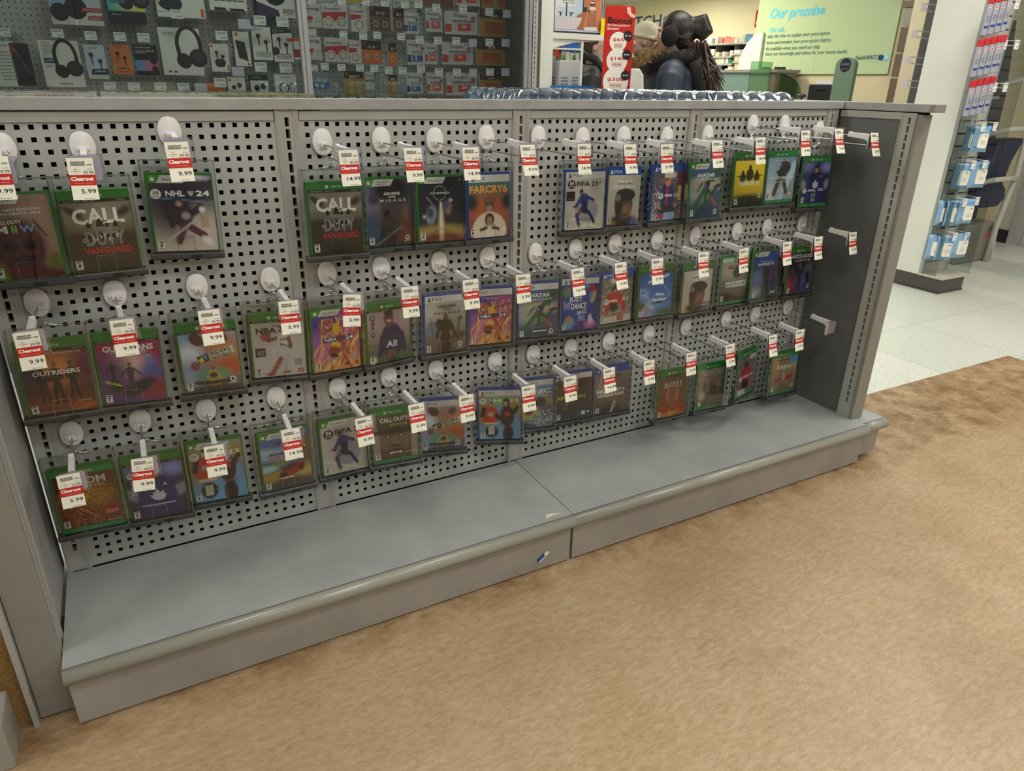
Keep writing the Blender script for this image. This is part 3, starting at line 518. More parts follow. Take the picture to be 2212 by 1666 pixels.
cov('r6', 'xx', [('g', 'b8a020', '8a7a20'), ('e', 0.5, 0.1, 0.8, 0.5, 0, 'd4bc2a', 0.6), ('e', 0.5, 0.32, 0.13, 0.14, 0, '3a3320', 0.1), ('e', 0.5, 0.16, 0.05, 0.06, 0, '2c281e', 0.1), ('e', 0.27, 0.38, 0.10, 0.11, 0, '3f3822', 0.15), ('e', 0.27, 0.27, 0.045, 0.05, 0, '2c281e', 0.1), ('e', 0.74, 0.38, 0.10, 0.11, 0, '3f3822', 0.15), ('e', 0.74, 0.27, 0.045, 0.05, 0, '2c281e', 0.1), ('l', 0.1, 0.34, 0.36, 0.36, 0.012, '241f16'), ('l', 0.92, 0.34, 0.64, 0.36, 0.012, '241f16'), ('e', 0.5, 0.92, 0.7, 0.17, 0, '2e2a1c', 0.3), ('r', 0, 1, 0.93, 1, '1c1c18')],
    [("TOM CLANCY'S", 0.42, 0.165, 0.50, 0.03, 'e6e2cc'), ('RAINBOW SIX', 0.50, 0.56, 0.70, 0.085, 'd8d8d0'), ('EXTRACTION', 0.50, 0.66, 0.66, 0.055, 'c8b428'), ('UBISOFT', 0.87, 0.86, 0.14, 0.018, 'c8c8c0')], 'M', fn=lambda A: A.disc(0.87, 0.81, 0.05, 'c8c8c0', hole=0.6))
cov('gr', 'xo', [('g', '6f8fae', '8a9098'), ('e', 0.2, 0.3, 0.3, 0.3, 0, '9ab4cc', 0.6), ('e', 0.2, 0.8, 0.3, 0.25, 0, 'b8c0c8', 0.6), ('l', 0.95, 0.2, 0.55, 0.95, 0.10, 'a8bccc'), ('e', 0.62, 0.26, 0.20, 0.16, -0.3, '3c3834', 0.12), ('e', 0.56, 0.13, 0.08, 0.09, 0, '4a4038', 0.1), ('l', 0.42, 0.36, 0.62, 0.46, 0.07, '39342e'), ('l', 0.45, 0.5, 0.30, 0.85, 0.07, '4a4436'), ('l', 0.6, 0.5, 0.72, 0.82, 0.06, '4a4436'), ('l', 0.3, 0.34, 0.8, 0.24, 0.012, '1c1a18')],
    [("TOM CLANCY'S", 0.42, 0.16, 0.50, 0.03, 'e0e2e4'), ('GHOST RECON', 0.50, 0.50, 0.86, 0.06, 'e2e4e6'), ('BREAKPOINT', 0.52, 0.575, 0.60, 0.03, 'b8c0c8')], 'M', case='g2', fn=lambda A: A.disc(0.86, 0.83, 0.05, 'c8c8c8', hole=0.6))
leaf = [('g', '33345e', '24264a'), ('e', 0.2, 0.1, 0.25, 0.12, 0, '6a6fa0', 0.6), ('e', 0.85, 0.12, 0.2, 0.12, 0, '7a80b8', 0.6), ('e', 0.1, 0.55, 0.2, 0.1, 0.5, '7c7a90', 0.3), ('e', 0.9, 0.55, 0.2, 0.1, -0.5, '7c7a90', 0.3), ('e', 0.5, 0.70, 0.36, 0.46, 0, '222a5c', 0.08), ('e', 0.5, 0.18, 0.10, 0.12, 0, '1f2750', 0.1), ('e', 0.5, 0.20, 0.065, 0.08, 0, 'a5806c', 0.12), ('e', 0.5, 0.28, 0.06, 0.03, 0, '2a2220', 0.3), ('e', 0.5, 0.10, 0.10, 0.04, 0, '1f2750', 0.1)]
def leaf_fn(big):
    def f(A):
        if big:
            A.poly([(0.42, 0.58), (0.45, 0.60), (0.50, 0.53), (0.55, 0.60), (0.62, 0.57), (0.62, 0.63), (0.66, 0.64), (0.60, 0.72), (0.50, 0.73), (0.43, 0.71), (0.36, 0.63), (0.42, 0.63)], 'a8a8b4'); A.rect(0.20, 0.80, 0.78, 0.80, 'a0a0b0'); A.text('A', 0.66, 0.47, 0.07, 0.05, 'c4c4cc')
            ea(A, 0.10, 0.28, 0.06); A.text('NHL 22', 0.115, 0.475, 0.32, 0.055, 'c8c8cc', rot=-math.pi / 2)
        else:
            A.poly([(0.40, 0.50), (0.45, 0.51), (0.50, 0.43), (0.55, 0.51), (0.61, 0.50), (0.60, 0.60), (0.50, 0.63), (0.41, 0.60)], 'b4b4c0'); A.text('A', 0.68, 0.38, 0.06, 0.045, 'c4c4cc')
            ea(A, 0.13, 0.67, 0.07); A.text('NHL', 0.40, 0.665, 0.30, 0.055, 'dcdce4'); A.text('22', 0.72, 0.655, 0.19, 0.055, 'dcdce4'); A.rect(0.36, 0.56, 0.72, 0.90, '6a6a78')
    return f
cov('nhl22o', 'xo', leaf, (), 'E', fn=leaf_fn(False)); cov('nhl22x', 'xx', leaf, (), 'E', fn=leaf_fn(True))
cov('outr', 'xx', [('g', '4a2638', '3a2018'), ('e', 0.5, 0.28, 0.40, 0.22, 0, 'b8743a', 0.8), ('e', 0.5, 0.8, 0.45, 0.14, 0, '7a3a1c', 0.7), ('e', 0.08, 0.35, 0.2, 0.3, 0, '2a1c38', 0.6), ('e', 0.95, 0.3, 0.2, 0.3, 0, '5a2038', 0.6), ('e', 0.85, 0.93, 0.2, 0.05, 0, 'a04a18', 0.7)] + person_ops(0.28, 0.22, 0.58, '3a2420', '1e1618', '1e1618') + person_ops(0.48, 0.17, 0.66, '6a4a3c', '2a1c22', '1c1418', hair='6a5040') + person_ops(0.72, 0.18, 0.60, '5a4038', '221a1e', '1c1418'),
    [('DAY ONE EDITION · ÉDITION DAY ONE', 0.48, 0.155, 0.86, 0.024, 'c8b4a8'), ('OUTRIDERS', 0.50, 0.42, 0.70, 0.065, 'cfc6bc'), ('SQUARE ENIX', 0.84, 0.86, 0.22, 0.022, 'b8a8a0'), ('REQUIRES INTERNET · NÉCESSITE UN ACCÈS À INTERNET', 0.50, 0.965, 0.72, 0.017, 'b0a8a0')], 'M')
cov('guard', 'xx', [('g', '8a2448', '4a3a6a'), ('e', 0.5, 0.35, 0.25, 0.2, 0, 'c0a4a0', 0.8), ('e', 0.15, 0.5, 0.3, 0.25, 0, '5a3a6a', 0.6), ('e', 0.85, 0.55, 0.2, 0.2, 0, '3c4a8a', 0.6), ('e', 0.85, 0.8, 0.3, 0.2, 0, '7a2f3a', 0.5), ('e', 0.6, 0.75, 0.28, 0.10, -0.4, '1f2030', 0.2), ('e', 0.22, 0.72, 0.10, 0.10, 0, '26382e', 0.3), ('l', 0.08, 0.62, 0.3, 0.7, 0.015, 'a0b84a')] + person_ops(0.48, 0.33, 0.5, '6a4a44', '3a3440', '3a3448', arm=0.1) + person_ops(0.80, 0.20, 0.34, '8a9ac0', '5a6aa0', '4a5a90') + person_ops(0.2, 0.30, 0.34, '4a3a4a', '3a2a3a', '3a2a3a', arm=0.06),
    [('GUARDIANS', 0.50, 0.205, 0.80, 0.085, 'd4ccd0'), ('OF THE GALAXY', 0.50, 0.265, 0.56, 0.03, 'c4b8c0')], 'T')
rid = [('g', '7a9ab8', '5a4a48'), ('e', 0.75, 0.35, 0.4, 0.35, 0, 'b0764a', 0.6), ('e', 0.85, 0.6, 0.25, 0.15, 0, 'a0502c', 0.6), ('e', 0.15, 0.35, 0.2, 0.18, 0, 'c8ced6', 0.5), ('e', 0.12, 0.7, 0.2, 0.25, 0, '8a92ac', 0.6), ('e', 0.30, 0.10, 0.14, 0.10, 0.6, '5a3a2c', 0.15), ('e', 0.75, 0.12, 0.10, 0.08, -0.3, '5a4438', 0.2), ('e', 0.22, 0.55, 0.08, 0.08, 0, '7a4a5a', 0.3), ('e', 0.5, 0.72, 0.30, 0.12, 0, '5a8a72', 0.3), ('e', 0.52, 0.80, 0.14, 0.12, 0, 'b09a2a', 0.1), ('e', 0.52, 0.72, 0.10, 0.08, 0, 'b8962c', 0.15), ('e', 0.52, 0.73, 0.075, 0.05, 0, '26405a', 0.2), ('e', 0.52, 0.61, 0.02, 0.05, 0, '9a3a28', 0.3), ('l', 0.2, 0.84, 0.5, 0.86, 0.03, '2c2a20'), ('l', 0.84, 0.84, 0.5, 0.86, 0.03, '2c2a20'), ('e', 0.5, 0.98, 0.5, 0.07, 0, '3a3230', 0.5)]
rif = lambda A: (A.poly([(0.27, 0.47), (0.46, 0.43), (0.48, 0.54), (0.30, 0.585)], '2c3a44'), A.poly([(0.29, 0.52), (0.36, 0.47), (0.40, 0.55), (0.32, 0.57)], 'c8a83a'), A.poly([(0.36, 0.46), (0.44, 0.45), (0.45, 0.53)], '4a8a9a'), A.poly([(0.48, 0.42), (0.92, 0.33), (0.94, 0.45), (0.52, 0.54)], 'b8b4a4'), A.text('RIDERS', 0.69, 0.412, 0.36, 0.055, '2c2a28', rot=0.24), A.text('REPUBLIC', 0.72, 0.472, 0.38, 0.045, '2c2a28', rot=0.24), A.disc(0.85, 0.85, 0.055, 'd0d0d0', hole=0.6), A.text('UBISOFT', 0.85, 0.91, 0.18, 0.022, 'd0d0d0'))
cov('ridx', 'xx', rid, (), 'T', fn=rif); cov('ridp', 'p5', rid, (), 'T', case='b', fn=rif)
cov('nba21', 'xx', [('g', 'a5a09c', 'b4b0ac'), ('e', 0.3, 0.6, 0.25, 0.3, 0, 'b8b4b2', 0.6), ('e', 0.26, 0.25, 0.10, 0.085, 0, '9a4a34', 0.06), ('l', 0.30, 0.33, 0.5, 0.28, 0.03, '6a3a30'), ('e', 0.62, 0.15, 0.05, 0.07, 0, '5a362e', 0.1), ('e', 0.60, 0.34, 0.13, 0.13, 0, 'c0bcba', 0.1), ('l', 0.70, 0.30, 0.72, 0.46, 0.035, '6a3a30'), ('l', 0.72, 0.48, 0.55, 0.42, 0.03, '6a3a30'), ('e', 0.58, 0.56, 0.13, 0.13, 0.3, 'b4b0b0', 0.15), ('l', 0.66, 0.62, 0.60, 0.84, 0.045, 'a8a8b0'), ('l', 0.52, 0.68, 0.34, 0.95, 0.045, '8a4a40'), ('e', 0.62, 0.94, 0.09, 0.02, 0, '8c2a2a', 0.3), ('e', 0.28, 0.96, 0.05, 0.03, 0, '8c2a2a', 0.3)],
    [('LILLARD', 0.60, 0.175, 0.40, 0.026, '3a3436'), ('NBA', 0.28, 0.245, 0.38, 0.09, '2c2426'), ('2K21', 0.68, 0.235, 0.36, 0.09, 'a02824'), ('BLAZERS', 0.60, 0.40, 0.16, 0.03, '6a2a2a')], 'E', fn=lambda A: (A.rect(0.05, 0.24, 0.52, 0.66, '26201f'), A.text('2K21', 0.15, 0.545, 0.14, 0.028, 'b03028'), A.lines(0.07, 0.22, 0.57, 0.65, 4, 'a8a4a0'), A.rect(0.84, 0.94, 0.90, 0.96, '9a2a26'), A.text('2K', 0.89, 0.93, 0.07, 0.035, 'e0e0e0', sh=0.2), A.rect(0.79, 0.93, 0.74, 0.83, '8a8680')))
kb = [('g', '4a3a8a', 'c8862a'), ('e', 0.05, 0.15, 0.6, 0.3, 0, '3c2c7c', 0.6), ('e', 0.9, 0.3, 0.4, 0.3, 0, 'a0487a', 0.6), ('e', 0.2, 0.95, 0.7, 0.22, 0, 'd0a030', 0.5), ('e', 0.1, 0.6, 0.3, 0.2, 0, '8a4a9a', 0.6)] + rays(['c07a9a', 'd8a848', 'b05a6a', 'e0b858', '8a4a2c', 'a03a4a'], 46, 5, 0.1) + [('e', 0.30, 0.20, 0.075, 0.06, 0, 'a04a38', 0.08), ('l', 0.28, 0.36, 0.44, 0.30, 0.028, '7a3a2a'), ('e', 0.48, 0.20, 0.05, 0.055, 0, '5a3024', 0.12), ('l', 0.55, 0.28, 0.92, 0.18, 0.024, '7a4434'), ('e', 0.50, 0.32, 0.08, 0.10, 0.1, 'c8a030', 0.12), ('e', 0.48, 0.58, 0.10, 0.07, 0.2, 'd0a832', 0.15), ('e', 0.44, 0.68, 0.12, 0.08, 0, '7a3c2c', 0.2), ('e', 0.44, 0.76, 0.10, 0.03, 0.2, '241c22', 0.2), ('e', 0.34, 0.82, 0.03, 0.04, 0, '9a8aa8', 0.3)]
kbt = [('K O B E   B R Y A N T', 0.52, 0.155, 0.50, 0.018, 'd8d0e0'), ('E D I T I O N', 0.52, 0.18, 0.26, 0.014, 'd8d0e0')]
kbf = lambda A: (A.poly([(0.20, 0.455), (0.86, 0.435), (0.865, 0.515), (0.205, 0.535)], '39305a'), A.text('NBA', 0.37, 0.487, 0.26, 0.055, 'e6e2ea', rot=0.02, sh=0.1), A.text('2K', 0.60, 0.482, 0.16, 0.055, '8c2438', rot=0.02), A.text('24', 0.77, 0.478, 0.17, 0.06, 'e6e2ea', rot=0.02), A.rect(0.80, 0.93, 0.76, 0.84, '9a8f92'), A.rect(0.88, 0.96, 0.89, 0.945, 'a03434'), A.disc(0.72, 0.915, 0.035, '3a3420'))
cov('kbx', 'xs', kb, kbt, 'E', fn=kbf); cov('kbp', 'p5', kb, kbt, 'E', case='b', fn=kbf)
cov('f22', 'xx', [('g', '8a7480', '4a5a34'), ('e', 0.5, 0.2, 0.8, 0.35, 0, 'a08a90', 0.7), ('r', 0, 1, 0.62, 0.7, '6a6a50'), ('e', 0.56, 0.60, 0.27, 0.36, 0, '26284e', 0.05), ('l', 0.34, 0.50, 0.28, 0.85, 0.06, '26284e'), ('l', 0.80, 0.48, 0.86, 0.80, 0.06, '26284e'), ('e', 0.50, 0.14, 0.115, 0.14, 0, '6a4638', 0.07), ('e', 0.50, 0.04, 0.11, 0.06, 0, '221a18', 0.1), ('e', 0.46, 0.13, 0.02, 0.012, 0, '1a1210', 0.2), ('e', 0.54, 0.13, 0.02, 0.012, 0, '1a1210', 0.2), ('e', 0.51, 0.20, 0.05, 0.02, 0, 'c8c0b8', 0.3), ('e', 0.52, 0.28, 0.09, 0.035, 0, '6a4638', 0.1), ('e', 0.55, 0.88, 0.12, 0.07, 0, '7a5442', 0.3)],
    [('All', 0.55, 0.70, 0.26, 0.11, 'd0ccd4')], 'E', fn=lambda A: (ea(A, 0.12, 0.21, 0.06, True), A.text('FIFA 22', 0.12, 0.39, 0.38, 0.055, '2a2426', rot=-math.pi / 2), A.disc(0.68, 0.55, 0.035, '7a3048'), A.disc(0.10, 0.94, 0.09, 'b0a8a8'), A.rect(0.75, 0.90, 0.20, 0.27, 'a89c86')))
cov('valh', 'p5', [('g', '9a9690', '4a4038'), ('e', 0.2, 0.15, 0.4, 0.2, 0, 'a8a29c', 0.6), ('e', 0.17, 0.50, 0.12, 0.14, 0.2, '5f7284', 0.1), ('l', 0.12, 0.3, 0.2, 0.68, 0.008, '4a3a2a'), ('l', 0.84, 0.34, 0.80, 0.68, 0.03, '5a4632'), ('e', 0.87, 0.34, 0.05, 0.04, 0, '5a4632', 0.2), ('e', 0.78, 0.72, 0.24, 0.08, -0.3, '4a3a2c', 0.2), ('s', 0, 1, 0.72, 1, '7a6a58', 0.3), ('e', 0.5, 0.30, 0.06, 0.075, 0, '5a4436', 0.1), ('e', 0.5, 0.47, 0.18, 0.14, 0, '2f2a26', 0.12), ('e', 0.34, 0.42, 0.08, 0.10, 0, '26221e', 0.2), ('l', 0.36, 0.46, 0.28, 0.68, 0.04, '3a3028'), ('l', 0.64, 0.46, 0.74, 0.66, 0.04, '3a3028'), ('e', 0.5, 0.70, 0.13, 0.14, 0, '3c2c22', 0.15), ('e', 0.5, 0.90, 0.16, 0.14, 0, '33281f', 0.2)],
    [('ASSASSINS', 0.52, 0.19, 0.46, 0.05, '3a3836'), ('CREED', 0.52, 0.24, 0.24, 0.03, '4a4846'), ('V A L H A L L A', 0.53, 0.305, 0.66, 0.042, '3a3836'), ('UBISOFT', 0.86, 0.94, 0.16, 0.022, 'c8c8c8')], 'M', case='b', fn=lambda A: A.disc(0.86, 0.88, 0.055, 'c8c8c8', hole=0.6))
cov('jd', 'p5', [('g', '2c3478', '26306a'), ('e', 0.5, 0.4, 0.4, 0.3, 0, '2f4a90', 0.7), ('e', 0.14, 0.15, 0.11, 0.12, 0.3, '3f7a4a', 0.15), ('e', 0.16, 0.12, 0.04, 0.08, 0, 'a04a6a', 0.3), ('e', 0.86, 0.28, 0.07, 0.14, 0.3, 'a8a46a', 0.12), ('e', 0.80, 0.25, 0.05, 0.09, 0, '5a80a8', 0.3), ('e', 0.22, 0.82, 0.14, 0.14, 0.5, '4a8aa8', 0.15), ('e', 0.22, 0.76, 0.06, 0.09, 0, 'a8702c', 0.25), ('e', 0.80, 0.88, 0.17, 0.09, 0, 'a04a84', 0.15), ('e', 0.80, 0.76, 0.05, 0.10, 0, 'b8b0c0', 0.3), ('e', 0.82, 0.10, 0.10, 0.08, 0, 'a02040', 0.06), ('e', 0.68, 0.05, 0.08, 0.04, 0, '4a8ac0', 0.3), ('e', 0.08, 0.36, 0.02, 0.02, 0, 'c8a83a', 0.2), ('e', 0.42, 0.85, 0.03, 0.03, 0, 'a03a3a', 0.3)],
    (), 'E', case='b', fn=lambda A: (A.text('JUST', 0.40, 0.42, 0.36, 0.12, '1a1a2c', bold=0.05, rot=-0.02), A.text('JUST', 0.385, 0.41, 0.36, 0.12, 'c9c6c2', bold=0.03, rot=-0.02), A.text('DANCE', 0.49, 0.535, 0.42, 0.12, '1a1a2c', bold=0.05, rot=0.0), A.text('DANCE', 0.475, 0.525, 0.42, 0.12, 'c9c6c2', bold=0.03), A.text('2022', 0.56, 0.65, 0.26, 0.07, 'c9c6c2', rot=0.18), A.lines(0.05, 0.24, 0.46, 0.58, 6, 'a8b0d0'), A.lines(0.46, 0.66, 0.72, 0.82, 4, 'a8b0d0'), A.disc(0.84, 0.83, 0.05, 'd0c8d8', hole=0.6), A.text('UBISOFT', 0.84, 0.90, 0.2, 0.02, 'd0c8d8')))
cov('nhl21p', 'p4', [('g', '6a625c', '8a857c'), ('s', 0, 1, 0, 1, 'a8a29a', 0.2), ('s', 0, 1, 0, 1, '3a3432', 0.15), ('e', 0.45, 0.25, 0.10, 0.10, 0, '3a3634', 0.12), ('e', 0.45, 0.30, 0.06, 0.04, 0, 'b08a74', 0.2), ('e', 0.45, 0.46, 0.28, 0.16, 0, 'a5302a', 0.1), ('l', 0.25, 0.5, 0.22, 0.75, 0.06, 'a5302a'), ('l', 0.68, 0.5, 0.75, 0.7, 0.06, 'a5302a'), ('e', 0.42, 0.65, 0.14, 0.10, 0, '2a2422', 0.2), ('r', 0, 1, 0.86, 1, 'b4b0a4'), ('r', 0.55, 0.75, 0.8, 0.98, 'a05a50')],
    [('NHL', 0.42, 0.56, 0.26, 0.055, 'e6e4e2'), ('21', 0.77, 0.54, 0.20, 0.06, 'e6e4e2')], 'E', case='b', fn=lambda A: (ea(A, 0.19, 0.57, 0.075), A.rect(0.30, 0.55, 0.11, 0.21, 'b4b4ac')))
cov('fs', 'xx', [('g', '2f5396', '4a7ab0'), ('e', 0.1, 0.85, 0.4, 0.25, 0, '7a96b8', 0.5), ('e', 0.05, 0.75, 0.2, 0.12, 0.3, '4a5a3a', 0.4), ('e', 0.9, 0.95, 0.4, 0.12, 0, '3a5a44', 0.4), ('e', 0.15, 0.95, 0.3, 0.12, -0.4, '8a86a0', 0.3), ('e', 0.12, 0.45, 0.15, 0.1, 0, '7aa0c8', 0.5), ('l', 0.0, 0.33, 0.35, 0.62, 0.006, 'c8d4e0'), ('l', 0.35, 0.62, 0.0, 0.95, 0.006, 'c8d4e0'), ('l', 0.55, 0.15, 0.95, 0.50, 0.005, 'a0b4d8'), ('l', 0.95, 0.50, 0.60, 0.78, 0.006, 'a8bcd8'), ('l', 0.25, 0.2, 0.85, 0.06, 0.03, 'a8b4c8'), ('l', 0.40, 0.16, 0.30, 0.02, 0.02, '8aa0c8'), ('l', 0.42, 0.70, 0.92, 0.64, 0.016, '2a2c3c'), ('e', 0.62, 0.68, 0.09, 0.035, 0.1, '2c3044', 0.2), ('e', 0.12, 0.42, 0.06, 0.02, 0.1, '3a4458', 0.3), ('e', 0.38, 0.78, 0.09, 0.05, 0.3, 'a8a8b4', 0.2)],
    [('Flight', 0.62, 0.57, 0.26, 0.085, 'd8e0ec'), ('Simulator', 0.62, 0.66, 0.44, 0.075, 'd8e0ec')], 'E')
cov('mwx', 'xo', [('g', '8f8578', '33302a'), ('e', 0.3, 0.2, 0.3, 0.2, 0, 'a0968a', 0.6), ('e', 0.58, 0.28, 0.15, 0.14, 0, '3a2f28', 0.2), ('e', 0.60, 0.16, 0.06, 0.06, 0, '4a3a30', 0.15), ('l', 0.40, 0.26, 0.8, 0.22, 0.014, '1f1c1a'), ('e', 0.65, 0.82, 0.2, 0.1, 0, '5a4a40', 0.5), ('e', 0.3, 0.9, 0.3, 0.1, 0, '241f1a', 0.5)],
    [('CALL·DUTY', 0.50, 0.20, 0.52, 0.08, '2a2622'), ('MODERN', 0.55, 0.54, 0.72, 0.06, 'd6d4d0'), ('WARFARE', 0.55, 0.61, 0.72, 0.06, 'd6d4d0')], 'M', case='g2', fn=lambda A: A.rect(0.02, 0.42, 0.0, 0.09, 'a8bcaa'))
cov('mwp', 'p4', [('g', '7a6e62', '4a4038'), ('e', 0.25, 0.35, 0.2, 0.2, 0.7, '8f8476', 0.2), ('e', 0.8, 0.6, 0.3, 0.3, 0, '6a5a4c', 0.5), ('e', 0.45, 0.95, 0.3, 0.15, 0, '2c2620', 0.5), ('l', 0.5, 1.0, 0.6, 0.75, 0.04, 'a09484')],
    [('CALL·DUTY', 0.50, 0.205, 0.60, 0.08, '2a2622'), ('MODERN', 0.47, 0.50, 0.82, 0.075, 'd0ccc6'), ('WARFARE', 0.47, 0.60, 0.82, 0.075, 'd0ccc6')], 'M', case='b')
cov('halo', 'xs', [('g', '2c3a6a', '4a4a48'), ('e', 0.5, 0.15, 0.6, 0.2, 0, '2a4488', 0.5), ('e', 0.2, 0.55, 0.3, 0.15, 0, '5a6c98', 0.6), ('e', 0.85, 0.5, 0.25, 0.3, 0, '4a3a58', 0.5), ('e', 0.15, 0.85, 0.2, 0.1, 0, '8a8c90', 0.6), ('l', 0.7, 0.75, 1.0, 0.55, 0.03, '3a3a4c')] + person_ops(0.52, 0.22, 0.72, '6a5a38', '2e332a', '2a2e26', hair='343a2c', w=1.25),
    [('H A L O', 0.50, 0.20, 0.44, 0.035, 'b8c8e8'), ('INFINITE', 0.50, 0.265, 0.62, 0.055, 'c8d4ee'), ('343', 0.84, 0.90, 0.20, 0.06, 'c8ccd4')], 'T')
cov('wd', 'xx', [('g', '24242c', '3a3038'), ('e', 0.15, 0.75, 0.2, 0.2, 0, '8a3030', 0.7), ('e', 0.6, 0.7, 0.25, 0.2, 0, '3a4a80', 0.7), ('e', 0.85, 0.4, 0.15, 0.15, 0, '5a5a70', 0.6), ('s', 0, 1, 0.5, 1, 'a05050', 0.06), ('s', 0, 1, 0.4, 1, '6a78b0', 0.05), ('e', 0.48, 0.28, 0.06, 0.06, 0, '8a3a3a', 0.2)] + person_ops(0.50, 0.28, 0.55, '7a6a6a', '26304a', '26283a') + person_ops(0.82, 0.40, 0.45, '26242c', '1c1c24', '1c1c24'),
    [('WATCH DOGS', 0.50, 0.17, 0.86, 0.085, 'd8d8da'), ('L E G I O N', 0.55, 0.26, 0.56, 0.045, 'c8c8cc'), ('UBISOFT', 0.86, 0.90, 0.14, 0.018, 'c8c8c8')], 'M', fn=lambda A: (A.disc(0.86, 0.85, 0.05, 'c8c8c8', hole=0.6), A.disc(0.18, 0.45, 0.06, '7a6a3a', hole=0.7)))
cov('doom', 'xo', [('g', '5a3226', '6a3a1c'), ('e', 0.55, 0.45, 0.4, 0.2, 0, '9a6a28', 0.5), ('e', 0.5, 0.45, 0.10, 0.14, 0, '8a6a1c', 0.2), ('e', 0.50, 0.40, 0.05, 0.08, 0, 'b0902a', 0.3), ('e', 0.72, 0.38, 0.10, 0.06, 0.4, '9a6a2a', 0.3), ('e', 0.3, 0.78, 0.3, 0.15, 0, '7a3418', 0.6), ('s', 0, 1, 0.3, 1, 'b07a34', 0.12), ('s', 0, 1, 0.3, 1, '2e1a10', 0.18), ('l', 0.35, 0.65, 0.6, 0.85, 0.015, 'a86a28'), ('e', 0.85, 0.75, 0.16, 0.09, 0, '8c2a24', 0.1)],
    [('DOOM', 0.52, 0.20, 0.66, 0.12, 'b8b4a8'), ('ETERNAL', 0.58, 0.29, 0.52, 0.04, 'b8b0a0'), ('Bethesda', 0.86, 0.90, 0.22, 0.025, 'b8b0a8')], 'M', fn=lambda A: (A.rect(0.70, 0.97, 0.71, 0.80, '8c2a24'), A.lines(0.73, 0.95, 0.73, 0.79, 3, 'c09890')))
nh3 = [('g', '6a8aa4', '5a8ab0'), ('e', 0.1, 0.3, 0.15, 0.4, 0, '8a7448', 0.3), ('e', 0.9, 0.2, 0.2, 0.2, 0, '8f7c4c', 0.4), ('e', 0.5, 0.1, 0.3, 0.1, 0, '7a9a5a', 0.6), ('e', 0.5, 0.95, 0.3, 0.2, 0, '6a9ac4', 0.5), ('e', 0.30, 0.17, 0.055, 0.08, 0, 'a07a64', 0.1), ('e', 0.30, 0.11, 0.06, 0.05, 0, '2c2220', 0.1), ('e', 0.28, 0.44, 0.20, 0.21, 0, 'b03a26', 0.08), ('l', 0.12, 0.30, 0.08, 0.45, 0.05, '2a2420'), ('l', 0.42, 0.45, 0.52, 0.52, 0.05, '2a2420'), ('r', 0.12, 0.46, 0.62, 0.66, 'c8b48a'), ('e', 0.3, 0.82, 0.16, 0.14, 0, '241f20', 0.1), ('e', 0.28, 0.42, 0.07, 0.05, 0, '9aa0a4', 0.2), ('e', 0.66, 0.18, 0.085, 0.13, 0, '2c201c', 0.12), ('e', 0.65, 0.19, 0.05, 0.07, 0, 'b08a76', 0.1), ('e', 0.68, 0.47, 0.17, 0.24, 0, '2c2628', 0.08), ('l', 0.82, 0.4, 0.92, 0.28, 0.05, '2c2628'), ('e', 0.70, 0.88, 0.13, 0.2, 0, '242022', 0.1), ('r', 0.56, 0.86, 0.69, 0.715, '8c2a2c'), ('e', 0.68, 0.42, 0.07, 0.06, 0, 'a8363a', 0.3), ('l', 0.88, 0.25, 1.0, 0.6, 0.008, '6a3a2a')]
nh3f = lambda A: (ea(A, 0.105, 0.22, 0.085), A.text('NHL', 0.42, 0.205, 0.32, 0.07, 'd8d4cc'), A.text('23', 0.84, 0.205, 0.22, 0.07, 'd8d4cc'), A.rect(0.22, 0.37, 0.72, 0.90, 'b4aea0'), A.rect(0.24, 0.35, 0.74, 0.83, '9aa098'))
cov('nhl23x', 'xs', nh3, (), 'E', fn=nh3f); cov('nhl23p', 'p5', nh3, (), 'E', case='b', fn=nh3f)
cov('forza', 'xs', [('g', '45609c', '5a4a34'), ('e', 0.2, 0.35, 0.5, 0.08, 0.1, '9ab0c0', 0.6), ('e', 0.2, 0.42, 0.35, 0.06, 0, '8a9ab0', 0.6), ('e', 0.3, 0.56, 0.5, 0.05, -0.2, '6a7a4a', 0.4), ('e', 0.05, 0.62, 0.25, 0.06, 0, '8ab0b4', 0.3), ('e', 0.2, 0.78, 0.35, 0.10, 0, '8a7a3a', 0.5), ('s', 0, 0.5, 0.68, 0.9, 'a89448', 0.3), ('e', 0.95, 0.35, 0.2, 0.25, 0.5, '6a5036', 0.3), ('e', 0.9, 0.75, 0.3, 0.12, 0, 'a08a4a', 0.5), ('e', 0.55, 0.95, 0.6, 0.12, 0, '4a3a2e', 0.4), ('e', 0.60, 0.70, 0.30, 0.09, -0.25, '8c2620', 0.1), ('e', 0.56, 0.64, 0.16, 0.04, -0.25, '3a2422', 0.2), ('e', 0.42, 0.77, 0.08, 0.05, 0, '2a2020', 0.2), ('e', 0.80, 0.68, 0.06, 0.06, 0, '2a2020', 0.2), ('l', 0.35, 0.20, 0.5, 0.12, 0.02, '26263c')],
    [('FORZA', 0.45, 0.37, 0.56, 0.055, '26263a'), ('HORIZON 5', 0.46, 0.445, 0.60, 0.06, 'c8c0c4')], 'E', fn=lambda A: A.text('HORIZON 5', 0.455, 0.44, 0.60, 0.055, 'a03430'))
